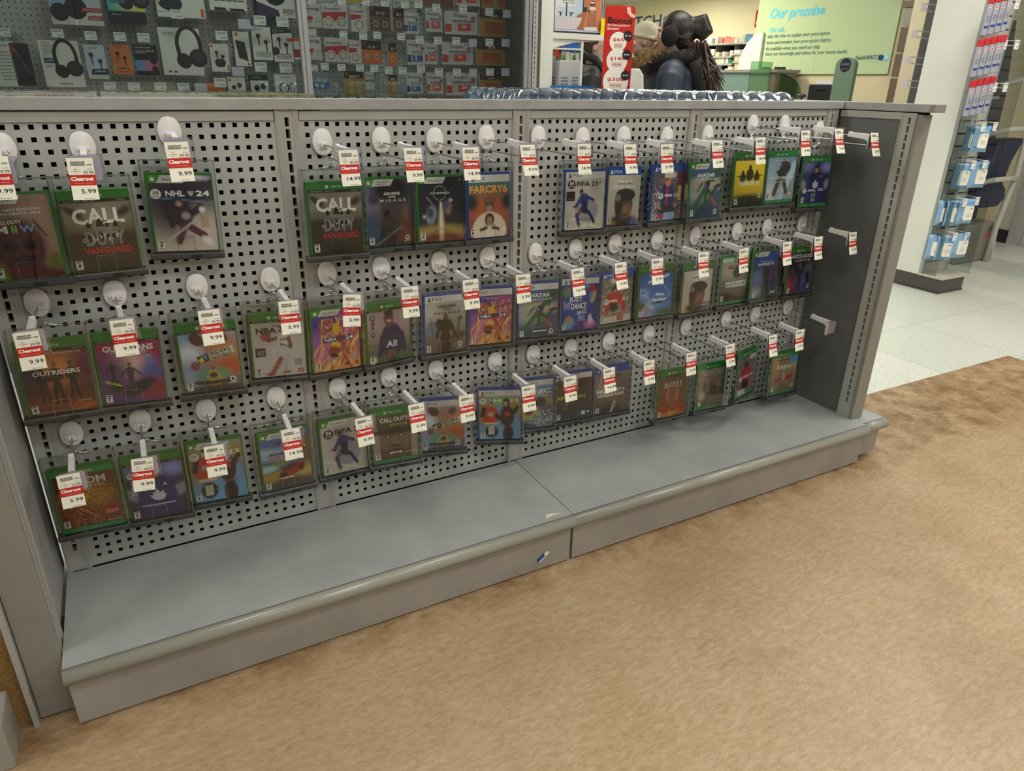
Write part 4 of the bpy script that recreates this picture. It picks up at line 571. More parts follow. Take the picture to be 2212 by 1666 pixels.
cov('ww2', 'xo', [('g', '5a5048', '453a32'), ('r', 0.0, 0.14, 0.4, 1, '8a8078'), ('r', 0.86, 1, 0.4, 1, '8a8078'), ('e', 0.5, 0.55, 0.34, 0.36, 0, '6f5a4a', 0.06), ('e', 0.5, 0.22, 0.45, 0.20, 0, '4a4238', 0.08), ('e', 0.5, 0.38, 0.48, 0.06, 0, '2f2a24', 0.3), ('e', 0.34, 0.48, 0.07, 0.03, 0, '201812', 0.2), ('e', 0.64, 0.48, 0.07, 0.03, 0, '201812', 0.2), ('e', 0.34, 0.48, 0.02, 0.018, 0, 'b8b0a8', 0.3), ('e', 0.64, 0.48, 0.02, 0.018, 0, 'b8b0a8', 0.3), ('e', 0.49, 0.58, 0.05, 0.08, 0, '7e6858', 0.3), ('e', 0.49, 0.70, 0.13, 0.025, 0, '3a2a22', 0.3), ('e', 0.5, 0.86, 0.35, 0.10, 0, '5a4a3e', 0.3), ('l', 0.2, 0.85, 0.5, 0.78, 0.02, '3c3028'), ('l', 0.8, 0.85, 0.5, 0.78, 0.02, '3c3028')],
    [('CALL·DUTY', 0.50, 0.185, 0.64, 0.085, 'd6d2c8'), ('WWII', 0.58, 0.285, 0.40, 0.06, 'a8903a'), ('ACTIVISION', 0.83, 0.83, 0.24, 0.03, 'c8c4bc'), ('· · · · · · · · · · · · · · · ·', 0.5, 0.93, 0.6, 0.012, 'c0b8b0')], 'M')
cov('sonic', 'p5', [('g', '5a80ac', '6a7a7c'), ('e', 0.75, 0.35, 0.3, 0.18, 0.3, '8a8450', 0.4), ('e', 0.65, 0.40, 0.18, 0.14, 0.4, '3a3a40', 0.2), ('e', 0.85, 0.6, 0.2, 0.15, 0, '5a6270', 0.4), ('e', 0.35, 0.62, 0.3, 0.14, 0, 'b0a83a', 0.3), ('e', 0.38, 0.6, 0.12, 0.10, 0, '6a3a4a', 0.3), ('e', 0.1, 0.68, 0.14, 0.12, 0, '8a3a3a', 0.3), ('s', 0.5, 1, 0.6, 0.95, 'c8ccd4', 0.3), ('s', 0.5, 1, 0.55, 0.95, '2a2c40', 0.25), ('e', 0.2, 1.02, 0.6, 0.18, 0.25, '3a4656', 0.05)],
    [('SONIC', 0.55, 0.24, 0.78, 0.10, 'd8dcec'), ('FRONTIERS', 0.55, 0.33, 0.66, 0.05, 'a8b8dc')], 'E', case='b', fn=None)
cov('ret', 'p5', [('g', '54483a', '3a3a36'), ('s', 0, 1, 0, 1, '7a7264', 0.04), ('e', 0.5, 0.08, 0.45, 0.15, 0, '3a3028', 0.3), ('e', 0.5, 0.95, 0.5, 0.3, 0, '3a4040', 0.6), ('l', 0.30, 0.62, 0.48, 0.35, 0.008, '8a9a98'), ('l', 0.22, 0.75, 0.32, 0.6, 0.006, '7a8a88')],
    [('RETURNAL', 0.46, 0.50, 0.82, 0.07, 'b8a028')], 'T', case='b', fn=lambda A: (A.rect(0.72, 0.83, 0.84, 0.92, 'c8ccc8'), A.disc(0.91, 0.87, 0.03, 'c8ccc8')))
cov('alien', 'xx', [('g', '5a4a3a', '5a2a1c'), ('e', 0.35, 0.42, 0.06, 0.16, 0.15, 'a8502c', 0.4), ('e', 0.66, 0.42, 0.06, 0.16, -0.15, 'a8502c', 0.4), ('e', 0.5, 0.45, 0.12, 0.2, 0, '5f4a38', 0.4), ('l', 0.38, 0.5, 0.48, 0.75, 0.012, 'b85a30'), ('l', 0.64, 0.5, 0.54, 0.75, 0.012, 'b85a30'), ('e', 0.5, 0.86, 0.5, 0.14, 0, '8a2a1c', 0.6), ('s', 0.05, 0.95, 0.55, 1, 'b04a2c', 0.10), ('e', 0.5, 0.93, 0.28, 0.06, 0, 'c08a2a', 0.5), ('s', 0.2, 0.8, 0.86, 1, '2a1a12', 0.3)],
    [('A L I E N S', 0.5, 0.27, 0.60, 0.07, 'c0b8ae'), ('FIRETEAM ELITE', 0.5, 0.335, 0.62, 0.028, 'c0b8ae')], 'M', fn=None)
cov('aven', 'xo', [('g', '8f8272', '5a4c40'), ('s', 0.05, 0.95, 0.25, 0.75, 'a89a88', 0.12), ('e', 0.75, 0.35, 0.07, 0.14, 0, 'a08888', 0.4), ('e', 0.72, 0.32, 0.03, 0.08, 0, '8c4a50', 0.3)] + person_ops(0.25, 0.30, 0.35, '7a6a5c', '6a5a4c', '5a4c42') + person_ops(0.5, 0.32, 0.35, '7a6a5c', '5a5450', '5a4c42') + person_ops(0.62, 0.42, 0.3, '7a6a5c', '4a4a4c', '4a4038') + [('e', 0.15, 0.7, 0.12, 0.12, 0, 'a4988a', 0.4)],
    [('AVENGERS', 0.54, 0.215, 0.74, 0.10, '3a3430'), ('AVENGERS', 0.53, 0.205, 0.74, 0.10, 'a8a098')], 'T', case='g2', fn=None)
cov('nhl21x', 'xo', [('g', '5a5458', '6a4a50'), ('s', 0, 1, 0, 1, '9a9498', 0.15), ('e', 0.5, 0.28, 0.14, 0.12, 0, '38343a', 0.2), ('e', 0.5, 0.52, 0.36, 0.2, 0, '8c2c34', 0.15), ('e', 0.5, 0.78, 0.2, 0.15, 0, '2a2528', 0.2)],
    [('NHL 21', 0.6, 0.57, 0.5, 0.055, 'd0ccd0')], 'E', fn=lambda A: (ea(A, 0.2, 0.58, 0.08), A.rect(0.62, 0.98, 0.10, 0.20, 'a8aaa4'), A.rect(0.10, 0.5, 0.84, 0.96, 'a8a8a0')))
cov('crew', 'xo', [('g', '9a8264', '6f6450'), ('e', 0.85, 0.12, 0.2, 0.15, 0, '5a86a8', 0.4), ('r', 0.15, 0.7, 0.06, 0.10, '6a4a48'), ('r', 0.3, 0.34, 0.0, 0.3, '6a5448'), ('r', 0.6, 0.64, 0.0, 0.3, '6a5448'), ('e', 0.45, 0.16, 0.07, 0.03, 0, '4a5a6a', 0.3), ('e', 0.28, 0.66, 0.14, 0.07, 0, '8c3038', 0.15), ('e', 0.72, 0.62, 0.12, 0.08, 0, '983038', 0.15), ('e', 0.5, 0.56, 0.05, 0.12, 0, 'a89a84', 0.3), ('s', 0, 1, 0.5, 1, '5a5044', 0.15)],
    [('THE', 0.2, 0.29, 0.1, 0.03, 'd4d0c4'), ('CREW', 0.48, 0.345, 0.62, 0.085, 'd4d0c4'), ('2', 0.86, 0.325, 0.12, 0.09, 'c8a83a')], 'T', fn=lambda A: A.disc(0.87, 0.83, 0.05, 'c8c4b8', hole=0.6))
SPINES = {'van': 'VANGUARD', 'cwx': 'CALL OF DUTY COLD WAR', 'f23p': 'FIFA 23', 'f21': 'FIFA 21', 'avx': 'AVATAR', 'nhl22o': 'NHL 22', 'wd': 'LEGION', 'f22': 'FIFA 22', 'star': 'STARFIELD', 'aven': 'AVENGERS', 'alien': 'ALIENS', 'nhl21x': 'NHL 21', 'crew': 'THE CREW 2', 'f23x': 'FIFA 23', 'kbx': 'NBA 2K24'}
def make_cover(key, parent):
    style, ops, texts, rating, case, fn, noise = C[key]
    w, h = 0.124, 0.1605; mb = MB(); A = Art(w, h, mb, -0.0605, -0.1665, -0.00025)
    seed = sum(ord(c) for c in key)
    v0 = {'xx': 0.125, 'xo': 0.095, 'xs': 0.0, 'p5': 0.115, 'p4': 0.115}[style]
    A.rect(0, 1, 0, 1, '2a2a2a'); A.paint(ops, 44, 54, v0=v0, v1=(0.935 if style == 'xo' else 1.0), noise=noise, seed=seed)
    G1, G2 = '2f6a26', '1f7a3a'
    def xlogo(u, v, r, c, b): A.disc(u, v, r, c); A.text('X', u, v, r * 1.1, r * 0.85, b, bold=0.0)
    if style in ('xx', 'xo'):
        g = G1 if style == 'xx' else '2a7a42'
        A.rect(0, 1, 0, 0.09, g); t = 'XBOX' if style == 'xx' else 'XBOX ONE'; wt = 0.20 if style == 'xx' else 0.28
        xlogo(0.5 - wt / 2 - 0.05, 0.045, 0.032, 'b8ccb4', g); A.text(t, 0.5 + 0.02, 0.045, wt, 0.032, 'b8ccb4', bold=0.0)
        if style == 'xx': A.rect(0, 1, 0.09, 0.125, '26221f'); A.text('XBOX SERIES X · XBOX ONE', 0.27, 0.108, 0.46, 0.017, 'a8a4a0', bold=0.0); A.rect(0.80, 0.95, 0.10, 0.115, '6a6662')
        else: A.rect(0, 1, 0.935, 1.0, g); A.text('XBOX ONE', 0.5, 0.968, 0.12, 0.012, '9ac0a0', bold=0.0)
    if style == 'xs':
        A.poly([(0, 0), (0.20, 0), (0.13, 0.10), (0, 0.10)], '3f7a2c'); A.poly([(0.20, 0.0), (0.62, 0.0), (0.54, 0.10), (0.13, 0.10)], 'b8b6b2'); xlogo(0.075, 0.05, 0.035, 'c4d0c0', '3f7a2c')
        two = key in ('mirage', 'forza', 'halo')
        if two: A.text('Xbox Series X', 0.36, 0.034, 0.26, 0.024, '3a3a3a', bold=0.0); A.text('Xbox One', 0.33, 0.068, 0.18, 0.022, '3a3a3a', bold=0.0)
        else: A.text('Xbox Series X', 0.37, 0.052, 0.30, 0.032, '3a3a3a', bold=0.0)
        A.text('X', 0.93, 0.05, 0.045, 0.04, 'a8a8a8', bold=0.0)
    if style in ('p5', 'p4'):
        bg, fg = ('b9b9b6', '3a3a3c') if style == 'p5' else ('1f4a94', 'd4dcea')
        A.rect(0, 1, 0, 0.115, bg)
        A.poly([(0.085, 0.02), (0.105, 0.03), (0.105, 0.095), (0.085, 0.088)], fg, up=False); A.poly([(0.105, 0.03), (0.135, 0.045), (0.13, 0.065), (0.105, 0.055)], fg, up=False); A.disc(0.105, 0.085, 0.045, fg, ry=0.014)
        t = 'PS5' if style == 'p5' else 'PS4'; A.text(t, 0.285, 0.058, 0.22, 0.052, fg, bold=0.0)
    for (t, u, v, tw, th, c) in texts: A.text(t, u, v, tw, th, c, bold=0.03 if th > 0.04 else 0.012)
    if fn: fn(A)
    rv = 0.80 if style == 'xo' else 0.855
    A.rect(0.035, 0.135, rv, rv + 0.115, 'c8c8c4'); A.rect(0.05, 0.12, rv + 0.008, rv + 0.026, '3a3a3a')
    A.text(rating, 0.085, rv + 0.062, 0.055, 0.05, '1c1c1c', bold=0.05, sh=0.25); A.lines(0.045, 0.125, rv + 0.098, rv + 0.112, 1, '3a3a3a')
    o = mb.build('cover_insert', PGLOSS, parent)
    # spine print on the left edge of the case
    if key in SPINES:
        dark = style not in ('p5',); mb = MB(); S = Art(0.0105, 0.160, mb, -0.0015, -0.1665, -0.0664, ax=0)
        S.x0 = -0.0125
        mb.col(ph('26262a' if style[0] == 'x' else ('b4b4b2' if dark is False else '1f4a94'))); x = -0.0663
        mb.quad((x, 0.0125, -0.1665), (x, 0.002, -0.1665), (x, 0.002, -0.006), (x, 0.0125, -0.006))
        a, fs, sz = glyphs(SPINES[key], 0.02, 0.0); L_ = min(0.10, 0.011 * len(SPINES[key])); mb.col(ph('c8c8c8' if dark or style[0] == 'x' else '2a2a2a'))
        mb.add([(x - 0.00015, 0.00725 - a[i, 1] * 0.0055, -0.092 - a[i, 0] * L_) for i in range(len(a))], fs); mb.build('spine_insert', PGLOSS, parent)
    return o
# ------------------------------------------------------------------ hooks, security boxes and game cases
HOOKS = {
    'A1': (0.0615, 1.1461, 0.0092, -0.0244),
    'A2': (0.1978, 1.1462, 0.0044, -0.0404),
    'A3': (0.3637, 1.1731, -0.0046, -0.0477),
    'A4': (0.6856, 1.1459, 0.0035, -0.0377),
    'A5': (0.8287, 1.1472, 0.0084, -0.0385),
    'A6': (0.9692, 1.1444, 0.0068, -0.0365),
    'A7': (1.1136, 1.1484, 0.0127, -0.0424),
    'A8': (1.2704, 1.1456, 0.0189, -0.0383),
    'A9': (1.4149, 1.1393, 0.0161, -0.0341),
    'A10': (1.5575, 1.1404, -0.0056, -0.0425),
    'A11': (1.7170, 1.1375, 0.0118, -0.0206),
    'A12': (1.8778, 1.1400, 0.0165, -0.0147),
    'A13': (2.0645, 1.1690, 0.0124, -0.0452),
    'A14': (2.2069, 1.1675, 0.0183, -0.0376),
    'A15': (2.3789, 1.1465, 0.0158, -0.0187),
    'B1': (0.0527, 0.8362, -0.0021, -0.0363),
    'B2': (0.1988, 0.8387, 0.0088, -0.0387),
    'B3': (0.3669, 0.8349, 0.0023, -0.0329),
    'B4': (0.5307, 0.8331, 0.0001, -0.0298),
    'B5': (0.6690, 0.8331, 0.0071, -0.0385),
    'B6': (0.8100, 0.8327, 0.0030, -0.0310),
    'B7': (0.9722, 0.8324, -0.0008, -0.0316),
    'B8': (1.1172, 0.8312, 0.0032, -0.0360),
    'B9': (1.2726, 0.8284, 0.0174, -0.0339),
    'B10': (1.4110, 0.8294, 0.0262, -0.0316),
    'B11': (1.5544, 0.8322, 0.0043, -0.0407),
    'B12': (1.7186, 0.8284, 0.0125, -0.0258),
    'B13': (1.8757, 0.8303, 0.0222, -0.0398),
    'B14': (2.0621, 0.8308, 0.0188, -0.0314),
    'B15': (2.2033, 0.8326, 0.0208, -0.0235),
    'B16': (2.3758, 0.8344, 0.0162, -0.0243),
    'C1': (0.0530, 0.5251, 0.0048, -0.0345),
    'C2': (0.1952, 0.5268, -0.0019, -0.0309),
    'C3': (0.3407, 0.5241, -0.0053, -0.0344),
    'C4': (0.5099, 0.5240, -0.0086, -0.0277),
    'C5': (0.6688, 0.5193, 0.0127, -0.0333),
    'C6': (0.8131, 0.5264, 0.0056, -0.0305),
    'C7': (0.9540, 0.5219, 0.0043, -0.0289),
    'C8': (1.1444, 0.5147, 0.0018, -0.0323),
    'C9': (1.2751, 0.5166, 0.0095, -0.0300),
    'C10': (1.4115, 0.5157, 0.0034, -0.0230),
    'C11': (1.5577, 0.5145, 0.0066, -0.0249),
    'C12': (1.7223, 0.5150, 0.0111, -0.0304),
    'C13': (1.8831, 0.5160, 0.0144, -0.0291),
    'C14': (2.0692, 0.5184, 0.0210, -0.0301),
    'C15': (2.2127, 0.5161, 0.0040, -0.0258),
    'C16': (2.3811, 0.5240, -0.0064, -0.0113),
}
POSE = {
    'A1': (0.0591, -0.0533, 1.0700, -0.2603, 0.0562, 0.1532),
    'A2': (0.1984, -0.0534, 1.0694, 0.0726, -0.0024, -0.0145),
    'A3': (0.3633, -0.0457, 1.0945, -0.1125, -0.0314, 0.0223),
    'A4': (0.6863, -0.0747, 1.0663, 0.0333, -0.0220, 0.0371),
    'A5': (0.8288, -0.0383, 1.0651, 0.1104, -0.0205, 0.0447),
    'A6': (0.9654, -0.0425, 1.0651, 0.0222, -0.0179, 0.0451),
    'A7': (1.1015, -0.0464, 1.0653, 0.0692, -0.0145, 0.0516),
    'A9': (1.4110, -0.0385, 1.0598, -0.1237, -0.0009, 0.0211),
    'A10': (1.5505, -0.0348, 1.0634, 0.0587, -0.0328, 0.0561),
    'A11': (1.7121, -0.0352, 1.0656, 0.0670, 0.0000, 0.0480),
    'A12': (1.8510, -0.0459, 1.0678, -0.0122, 0.0004, 0.0933),
    'A13': (2.0332, -0.0494, 1.0919, -0.0429, 0.0068, 0.0626),
    'A14': (2.1821, -0.0434, 1.0913, -0.0397, 0.0089, 0.0620),
    'A15': (2.3349, -0.0596, 1.0724, -0.0529, -0.0045, 0.0584),
    'B1': (0.0623, -0.0670, 0.7719, 0.0253, -0.0313, 0.0167),
    'B2': (0.2032, -0.0611, 0.7681, -0.0546, -0.0371, 0.0595),
    'B3': (0.3663, -0.0524, 0.7624, -0.0934, -0.0092, 0.0747),
    'B4': (0.5291, -0.0369, 0.7602, -0.0912, -0.0365, -0.0044),
    'B5': (0.6718, -0.0382, 0.7552, 0.1102, -0.0487, 0.0426),
    'B6': (0.8109, -0.0408, 0.7535, 0.1651, -0.0209, -0.0034),
    'B7': (0.9763, -0.0351, 0.7535, 0.0660, -0.0490, 0.0496),
    'B8': (1.1163, -0.0364, 0.7545, -0.0982, -0.0268, 0.0153),
    'B9': (1.2687, -0.0385, 0.7529, -0.1142, -0.0200, 0.0427),
    'B10': (1.4092, -0.0455, 0.7557, -0.1060, -0.0248, 0.0577),
    'B11': (1.5506, -0.0366, 0.7576, 0.0378, -0.0082, 0.0352),
    'B12': (1.6958, -0.0500, 0.7614, -0.0750, 0.0056, 0.0222),
    'B13': (1.8707, -0.0494, 0.7529, 0.0109, -0.0049, 0.0274),
    'B14': (2.0486, -0.0333, 0.7547, -0.0390, 0.0181, 0.0509),
    'B15': (2.1803, -0.0439, 0.7640, 0.0300, -0.0135, 0.0957),
    'B16': (2.3457, -0.0530, 0.7621, -0.0277, -0.0038, 0.0809),
    'C1': (0.0589, -0.0748, 0.4731, -0.0516, -0.0045, 0.0019),
    'C2': (0.2005, -0.0646, 0.4641, -0.1027, -0.0044, 0.0627),
    'C3': (0.3416, -0.0474, 0.4609, -0.0971, -0.0089, 0.0481),
    'C4': (0.5109, -0.0315, 0.4420, 0.0102, -0.0173, 0.0624),
    'C5': (0.6679, -0.0296, 0.4433, 0.0041, -0.0066, 0.0141),
    'C6': (0.7988, -0.0716, 0.4631, -0.1364, 0.0100, 0.0174),
    'C7': (0.9503, -0.0492, 0.4498, -0.2849, 0.0061, -0.0007),
    'C8': (1.1293, -0.0618, 0.4522, -0.4616, 0.0260, 0.0191),
    'C9': (1.2457, -0.0624, 0.4617, -0.2368, 0.0246, -0.0073),
    'C10': (1.4059, -0.0412, 0.4469, -0.1674, 0.0337, 0.0021),
    'C11': (1.5553, -0.0387, 0.4407, -0.1266, 0.0359, 0.0199),
    'C12': (1.7500, -0.1177, 0.4233, 0.0058, -0.0243, 0.0729),
    'C13': (1.9537, -0.0880, 0.4005, 0.0206, -0.0435, 0.0989),
    'C14': (2.0537, -0.1426, 0.4501, 0.3028, -0.0061, 0.0561),
    'C15': (2.3073, -0.0968, 0.3880, -0.0406, -0.0009, 0.0540),
}
PRICE = dict(zip(HOOKS, [x.split('/') for x in (
 '9.99/59.99 5.99/29.99 9.99/59.99 14.99/89.99 9.99/59.99 14.99/89.99 9.99/49.99 14.99/89.99 9.99/49.99 5.99/29.99 5.99/29.99 14.99/89.99 9.99/39.99 5.99/29.99 5.99/29.99 '
 '9.99/39.99 9.99/39.99 9.99/39.99 5.99/29.99 5.99/24.99 9.99/44.99 9.99/49.99 5.99/24.99 14.99/89.99 9.99/39.99 5.99/29.99 14.99/79.99 14.99/89.99 5.99/29.99 14.99/79.99 5.99/34.99 '
 '5.99/29.99 9.99/49.99 9.99/49.99 14.99/79.99 9.99/89.99 5.99/29.99 9.99/39.99 9.99/89.99 9.99/54.99 14.99/89.99 5.99/29.99 5.99/34.99 5.99/29.99 5.99/29.99 5.99/29.99 -').split()]))
ROWN = {'A': 'top', 'B': 'middle', 'C': 'bottom'}
ORD = ['', 'first', 'second', 'third', 'fourth', 'fifth', 'sixth', 'seventh', 'eighth', 'ninth', 'tenth', 'eleventh', 'twelfth', 'thirteenth', 'fourteenth', 'fifteenth', 'sixteenth']
M_tagp = printed('price_tag_paper', 0.6, 0.2)
def plate_outline(n=28):
    pts = []
    for k in range(n):
        t = 2 * math.pi * k / n; c, s = math.cos(t), math.sin(t)
        x = 0.0238 * math.copysign(abs(c) ** 0.85, c); z = 0.031 * math.copysign(abs(s) ** 0.8, s)
        x *= 1.0 - 0.10 * (s > 0) * s - 0.16 * (s < 0) * (-s)
        pts.append((x, z))
    return pts
_pl = plate_outline()
def hook_parts():
    d = {}
    mb = MB(); o = _pl; n = len(o)
    rings = [(1.0, 0.0), (1.0, -0.0055), (0.97, -0.0080), (0.90, -0.0093)]
    vs = [(x * f, y, z * f) for f, y in rings for x, z in o]
    fs = [(i * n + k, i * n + (k + 1) % n, (i + 1) * n + (k + 1) % n, (i + 1) * n + k) for i in range(3) for k in range(n)] + [tuple(range(3 * n, 4 * n)), tuple(range(n))[::-1]]
    mb.smooth = True; mb.add(vs, fs); mb.smooth = False
    d['plate'] = mb
    mb = MB(); mb.box(-0.0125, 0.0125, -0.0135, -0.008, -0.0145, 0.0005); mb.box(-0.0075, 0.0075, -0.021, -0.013, -0.0100, -0.0015); mb.box(-0.0125, -0.0085, -0.017, -0.013, -0.0065, 0.0005); mb.box(0.0085, 0.0125, -0.017, -0.013, -0.0065, 0.0005); mb.box(-0.0155, 0.0155, -0.0100, -0.0085, -0.0175, -0.0145)
    d['bracket'] = mb
    mb = MB(); mb.tube([(0, -0.018, -0.0055), (0, -0.19, -0.0055)], 0.0021, 8); d['top_wire'] = mb
    mb = MB(); mb.tube([(0.0, -0.004, -0.0285), (0, -0.012, -0.0300), (0, -0.182, -0.0325), (0, -0.188, -0.0315)], 0.0021, 8); d['lower_wire'] = mb
    mb = MB(); pr = [(-0.118, 0.0015), (-0.118, -0.0105), (-0.150, -0.0125), (-0.178, -0.0150), (-0.190, -0.0200), (-0.196, -0.030), (-0.1975, -0.043), (-0.2025, -0.043), (-0.2030, 0.0015), (-0.160, 0.0025), (-0.125, 0.0035)]
    mb.prism(pr, 0, -0.0055, 0.0055); mb.box(-0.0055, 0.0055, -0.130, -0.120, 0.003, 0.0052); d['label_arm'] = mb
    mb = MB(); R_ = []
    for cx, cz, a0 in ((0.0185, -0.0035, 0), (-0.0185, -0.0035, 90), (-0.0185, -0.0385, 180), (0.0185, -0.0385, 270)):
        for a in (0, 45, 90): t = math.radians(a0 + a); R_.append((cx + 0.005 * math.cos(t), cz + 0.005 * math.sin(t)))
    mb.prism(R_, 1, -0.2060, -0.2032); d['label_plate'] = mb
    mb = MB(); mb.box(-0.0245, 0.0285, -0.2072, -0.2067, -0.0470, 0.003); mb.box(0.0275, 0.0290, -0.2074, -0.2030, -0.0470, 0.003); mb.box(-0.0245, 0.0285, -0.2074, -0.2032, 0.0022, 0.003); d['label_sleeve'] = mb
    return d
HP = hook_parts(); HM = {'plate': (M_white, 0), 'bracket': (M_white, 0.0008), 'top_wire': (M_chrome, 0), 'lower_wire': (M_chrome, 0), 'label_arm': (M_white, 0.0012), 'label_plate': (M_lav, 0.0006), 'label_sleeve': (M_sleeve, 0)}
proto = empty('peg_hook', (0, 0, 0))
for nm, mb in HP.items(): mb.build(nm, HM[nm][0], proto, HM[nm][1])
TAGM = {}
def tag_mesh(price, old):
    k = (price, old)
    if k in TAGM: return TAGM[k]
    w, h = 0.0415, 0.0730; mb = MB()
    # paper with a slight forward curl toward its foot
    nz = 12; vs = []; cc = lambda t: -0.0006 - 0.010 * max(0, t - 0.45) ** 1.6
    class Curl(Art):
        def P(s, u, v, l=None):
            y = cc(v) - 0.00011 * (s.lay if l is None else l); return (s.x0 + u * s.w, y, s.z0 + (1 - v) * s.h)
    A = Curl(w, h, mb, -w / 2, -h, 0)
    A.w, A.h = w, h
    def strip(u0, u1, v0, v1, c, n=8):
        mb.col(ph(c))
        for i in range(n):
            a, b = v0 + (v1 - v0) * i / n, v0 + (v1 - v0) * (i + 1) / n; mb.quad(A.P(u0, b), A.P(u1, b), A.P(u1, a), A.P(u0, a))
        A.lay += 1
    strip(0, 1, 0, 1, 'cfcfc2', 14); strip(0, 1, 0.40, 0.655, 'a8281e', 5)
    def T(t, u, v, tw, th, c, bold=0.0, rot=0):
        a, fs, sz = glyphs(t, bold, 0.0); mb.col(ph(c)); mb.add([A.P(u + a[i, 0] * tw, v - a[i, 1] * th) for i in range(len(a))], fs); A.lay += 1
    T('Clearout', 0.48, 0.495, 0.86, 0.095, 'e0dcd6', 0.04); T('stock up while supplies last', 0.5, 0.60, 0.74, 0.026, 'd6b0a8', 0.0)
    T(price, 0.64, 0.795, 0.17 * len(price) * 0.86 - 0.02, 0.105, '2c2e33', 0.012); T('UNTIL FEB 14', 0.62, 0.965, 0.42, 0.022, '3a3a3a', 0.01)
    T(old, 0.76, 0.345, 0.40, 0.075, '2c2e33', 0.0); T('reg./rég.', 0.82, 0.265, 0.22, 0.028, '3a3a3a', 0.0)
    T('EARN', 0.28, 0.265, 0.13, 0.022, '3a3a3a', 0.0); T('PC OPTIMUM', 0.28, 0.315, 0.34, 0.024, '3a3a3a', 0.0); T('PTS', 0.28, 0.362, 0.09, 0.022, '3a3a3a', 0.0)
    A.lines(0.13, 0.68, 0.085, 0.115, 1, '4a4a4a', 3, 0.9); A.lines(0.74, 0.94, 0.145, 0.175, 1, '5a5a5a', 4, 0.9)
    r = random.Random(len(TAGM)); u = 0.13
    mb.col(ph('3a3a3a'))
    while u < 0.66:
        b = u + 0.008 + 0.012 * r.random(); mb.quad(A.P(u, 0.18), A.P(b, 0.18), A.P(b, 0.125), A.P(u, 0.125)); u = b + 0.008 + 0.01 * r.random()
    o = mb.build('price_tag', M_tagp); TAGM[k] = o.data; bpy.data.objects.remove(o); return TAGM[k]
HK = [proto] + [copy_tree(proto) for _ in range(len(HOOKS) - 1)]
for h, (k, (x, z, dx, dz)) in zip(HK, HOOKS.items()):
    row, i = k[0], int(k[1:]); h.location = (x, -0.0024, z)
    if k in ('A3', 'C2'): pass
    yaw = max(-0.09, min(0.09, dx / 0.205 * 0.9)); h.rotation_euler = (0, 0, yaw)
    pr = PRICE[k]
    txt = 'white oval peg hook with a %s tag, %s of the %s row' % (pr[0], ORD[i], ROWN[row]) if pr[0] != '-' else 'white oval peg hook with an empty label plate, last of the bottom row'
    tag(h, txt, 'hook', 'clearance peg hooks in the %s row' % ROWN[row])
    if pr[0] != '-':
        r = random.Random(k); t = bpy.data.objects.new('price_tag', tag_mesh(*pr)); COL.objects.link(t); t.parent = h
        rot = {'C2': 0.10, 'B5': 0.12, 'C1': 0.02, 'A8': 0.02, 'A15': 0.03, 'A14': 0.02}.get(k, 0.05 * (r.random() - 0.5))
        off = -0.003 + 0.004 * (r.random() - 0.5) - (0.004 if k in ('A2', 'B1', 'C1') else 0)
        t.location = (off, -0.2078, 0.0 + 0.8 * (dz + 0.034) * 0.5); t.rotation_euler = (-0.10 - 0.12 * r.random() - (0.12 if k in ('A14', 'A15', 'A7') else 0), rot, 0)
# --- clear security boxes
def box_parts():
    a, b, z0, z1, yf, yb = -0.0725, 0.0725, -0.1705, 0.024, -0.0042, 0.0185
    mb = MB(); t = 0.0006
    for (x0, x1, y0, y1, c0, c1) in ((a, b, yf - t, yf, z0, z1), (a - t, a, yf, yb, z0, z1), (b, b + t, yf, yb, z0, z1), (a, b, yf, yb, z1, z1 + t)):
        if x1 - x0 < 0.001: mb.quad((x0, y0, c0), (x0, y1, c0), (x0, y1, c1), (x0, y0, c1))
        elif y1 - y0 < 0.001: mb.quad((x0, y0, c0), (x1, y0, c0), (x1, y0, c1), (x0, y0, c1))
        else: mb.quad((x0, y0, c0), (x1, y0, c0), (x1, y1, c0), (x0, y1, c0))
    d = {'clear_shell': (mb, M_clear, 0)}
    mb = MB()   # moulded edges: thicker plastic along the borders, the spring tab and the lock window
    e = 0.0010
    for x in (a, b): mb.box(x - e, x + e, yf - e, yf + e, z0, z1); mb.box(x - e, x + e, yb - e, yb + e, z0, z1); mb.box(x - e, x + e, yf, yb, z1 - e, z1 + e)
    for y in (yf, yb): mb.box(a, b, y - e, y + e, z1 - e, z1 + e)
    for x in (-0.0165, 0.0165): mb.box(x - 0.0006, x + 0.0006, yf - 0.0014, yf, z0, z0 + 0.036)
    mb.box(-0.0165, 0.0165, yf - 0.0014, yf, z0 + 0.035, z0 + 0.0365)
    d['moulded_edge'] = (mb, M_clr2, 0)
    mb = MB(); pr = [(yf - 0.0015, z0), (yb + 0.001, z0), (yb + 0.001, z0 - 0.012), (yb - 0.002, z0 - 0.0145), (yf + 0.001, z0 - 0.0145), (yf - 0.0025, z0 - 0.011), (yf - 0.0028, z0 - 0.003)]
    mb.prism(pr, 0, a - 0.0025, b + 0.0025); d['base_bar'] = (mb, M_basebar, 0.0008)
    mb = MB(); mb.box(0.006, 0.028, yf - 0.0036, yf - 0.0027, z0 - 0.0105, z0 - 0.0045)
    for i in range(6): mb.box(0.008 + 0.003 * i, 0.0095 + 0.003 * i, yf - 0.0040, yf - 0.0036, z0 - 0.010, z0 - 0.005)
    d['lock_slot'] = (mb, M_blk, 0)
    mb = MB(); mb.box(a + 0.004, b - 0.004, yf - 0.0032, yf - 0.0022, z0 - 0.0022, z0 - 0.0006); d['edge_lip'] = (mb, M_clr2, 0)
    return d
BP = box_parts(); bproto = empty('security_box', (0, 0, 0))
for nm, (mb, m, bv) in BP.items(): mb.build(nm, m, bproto, bv)
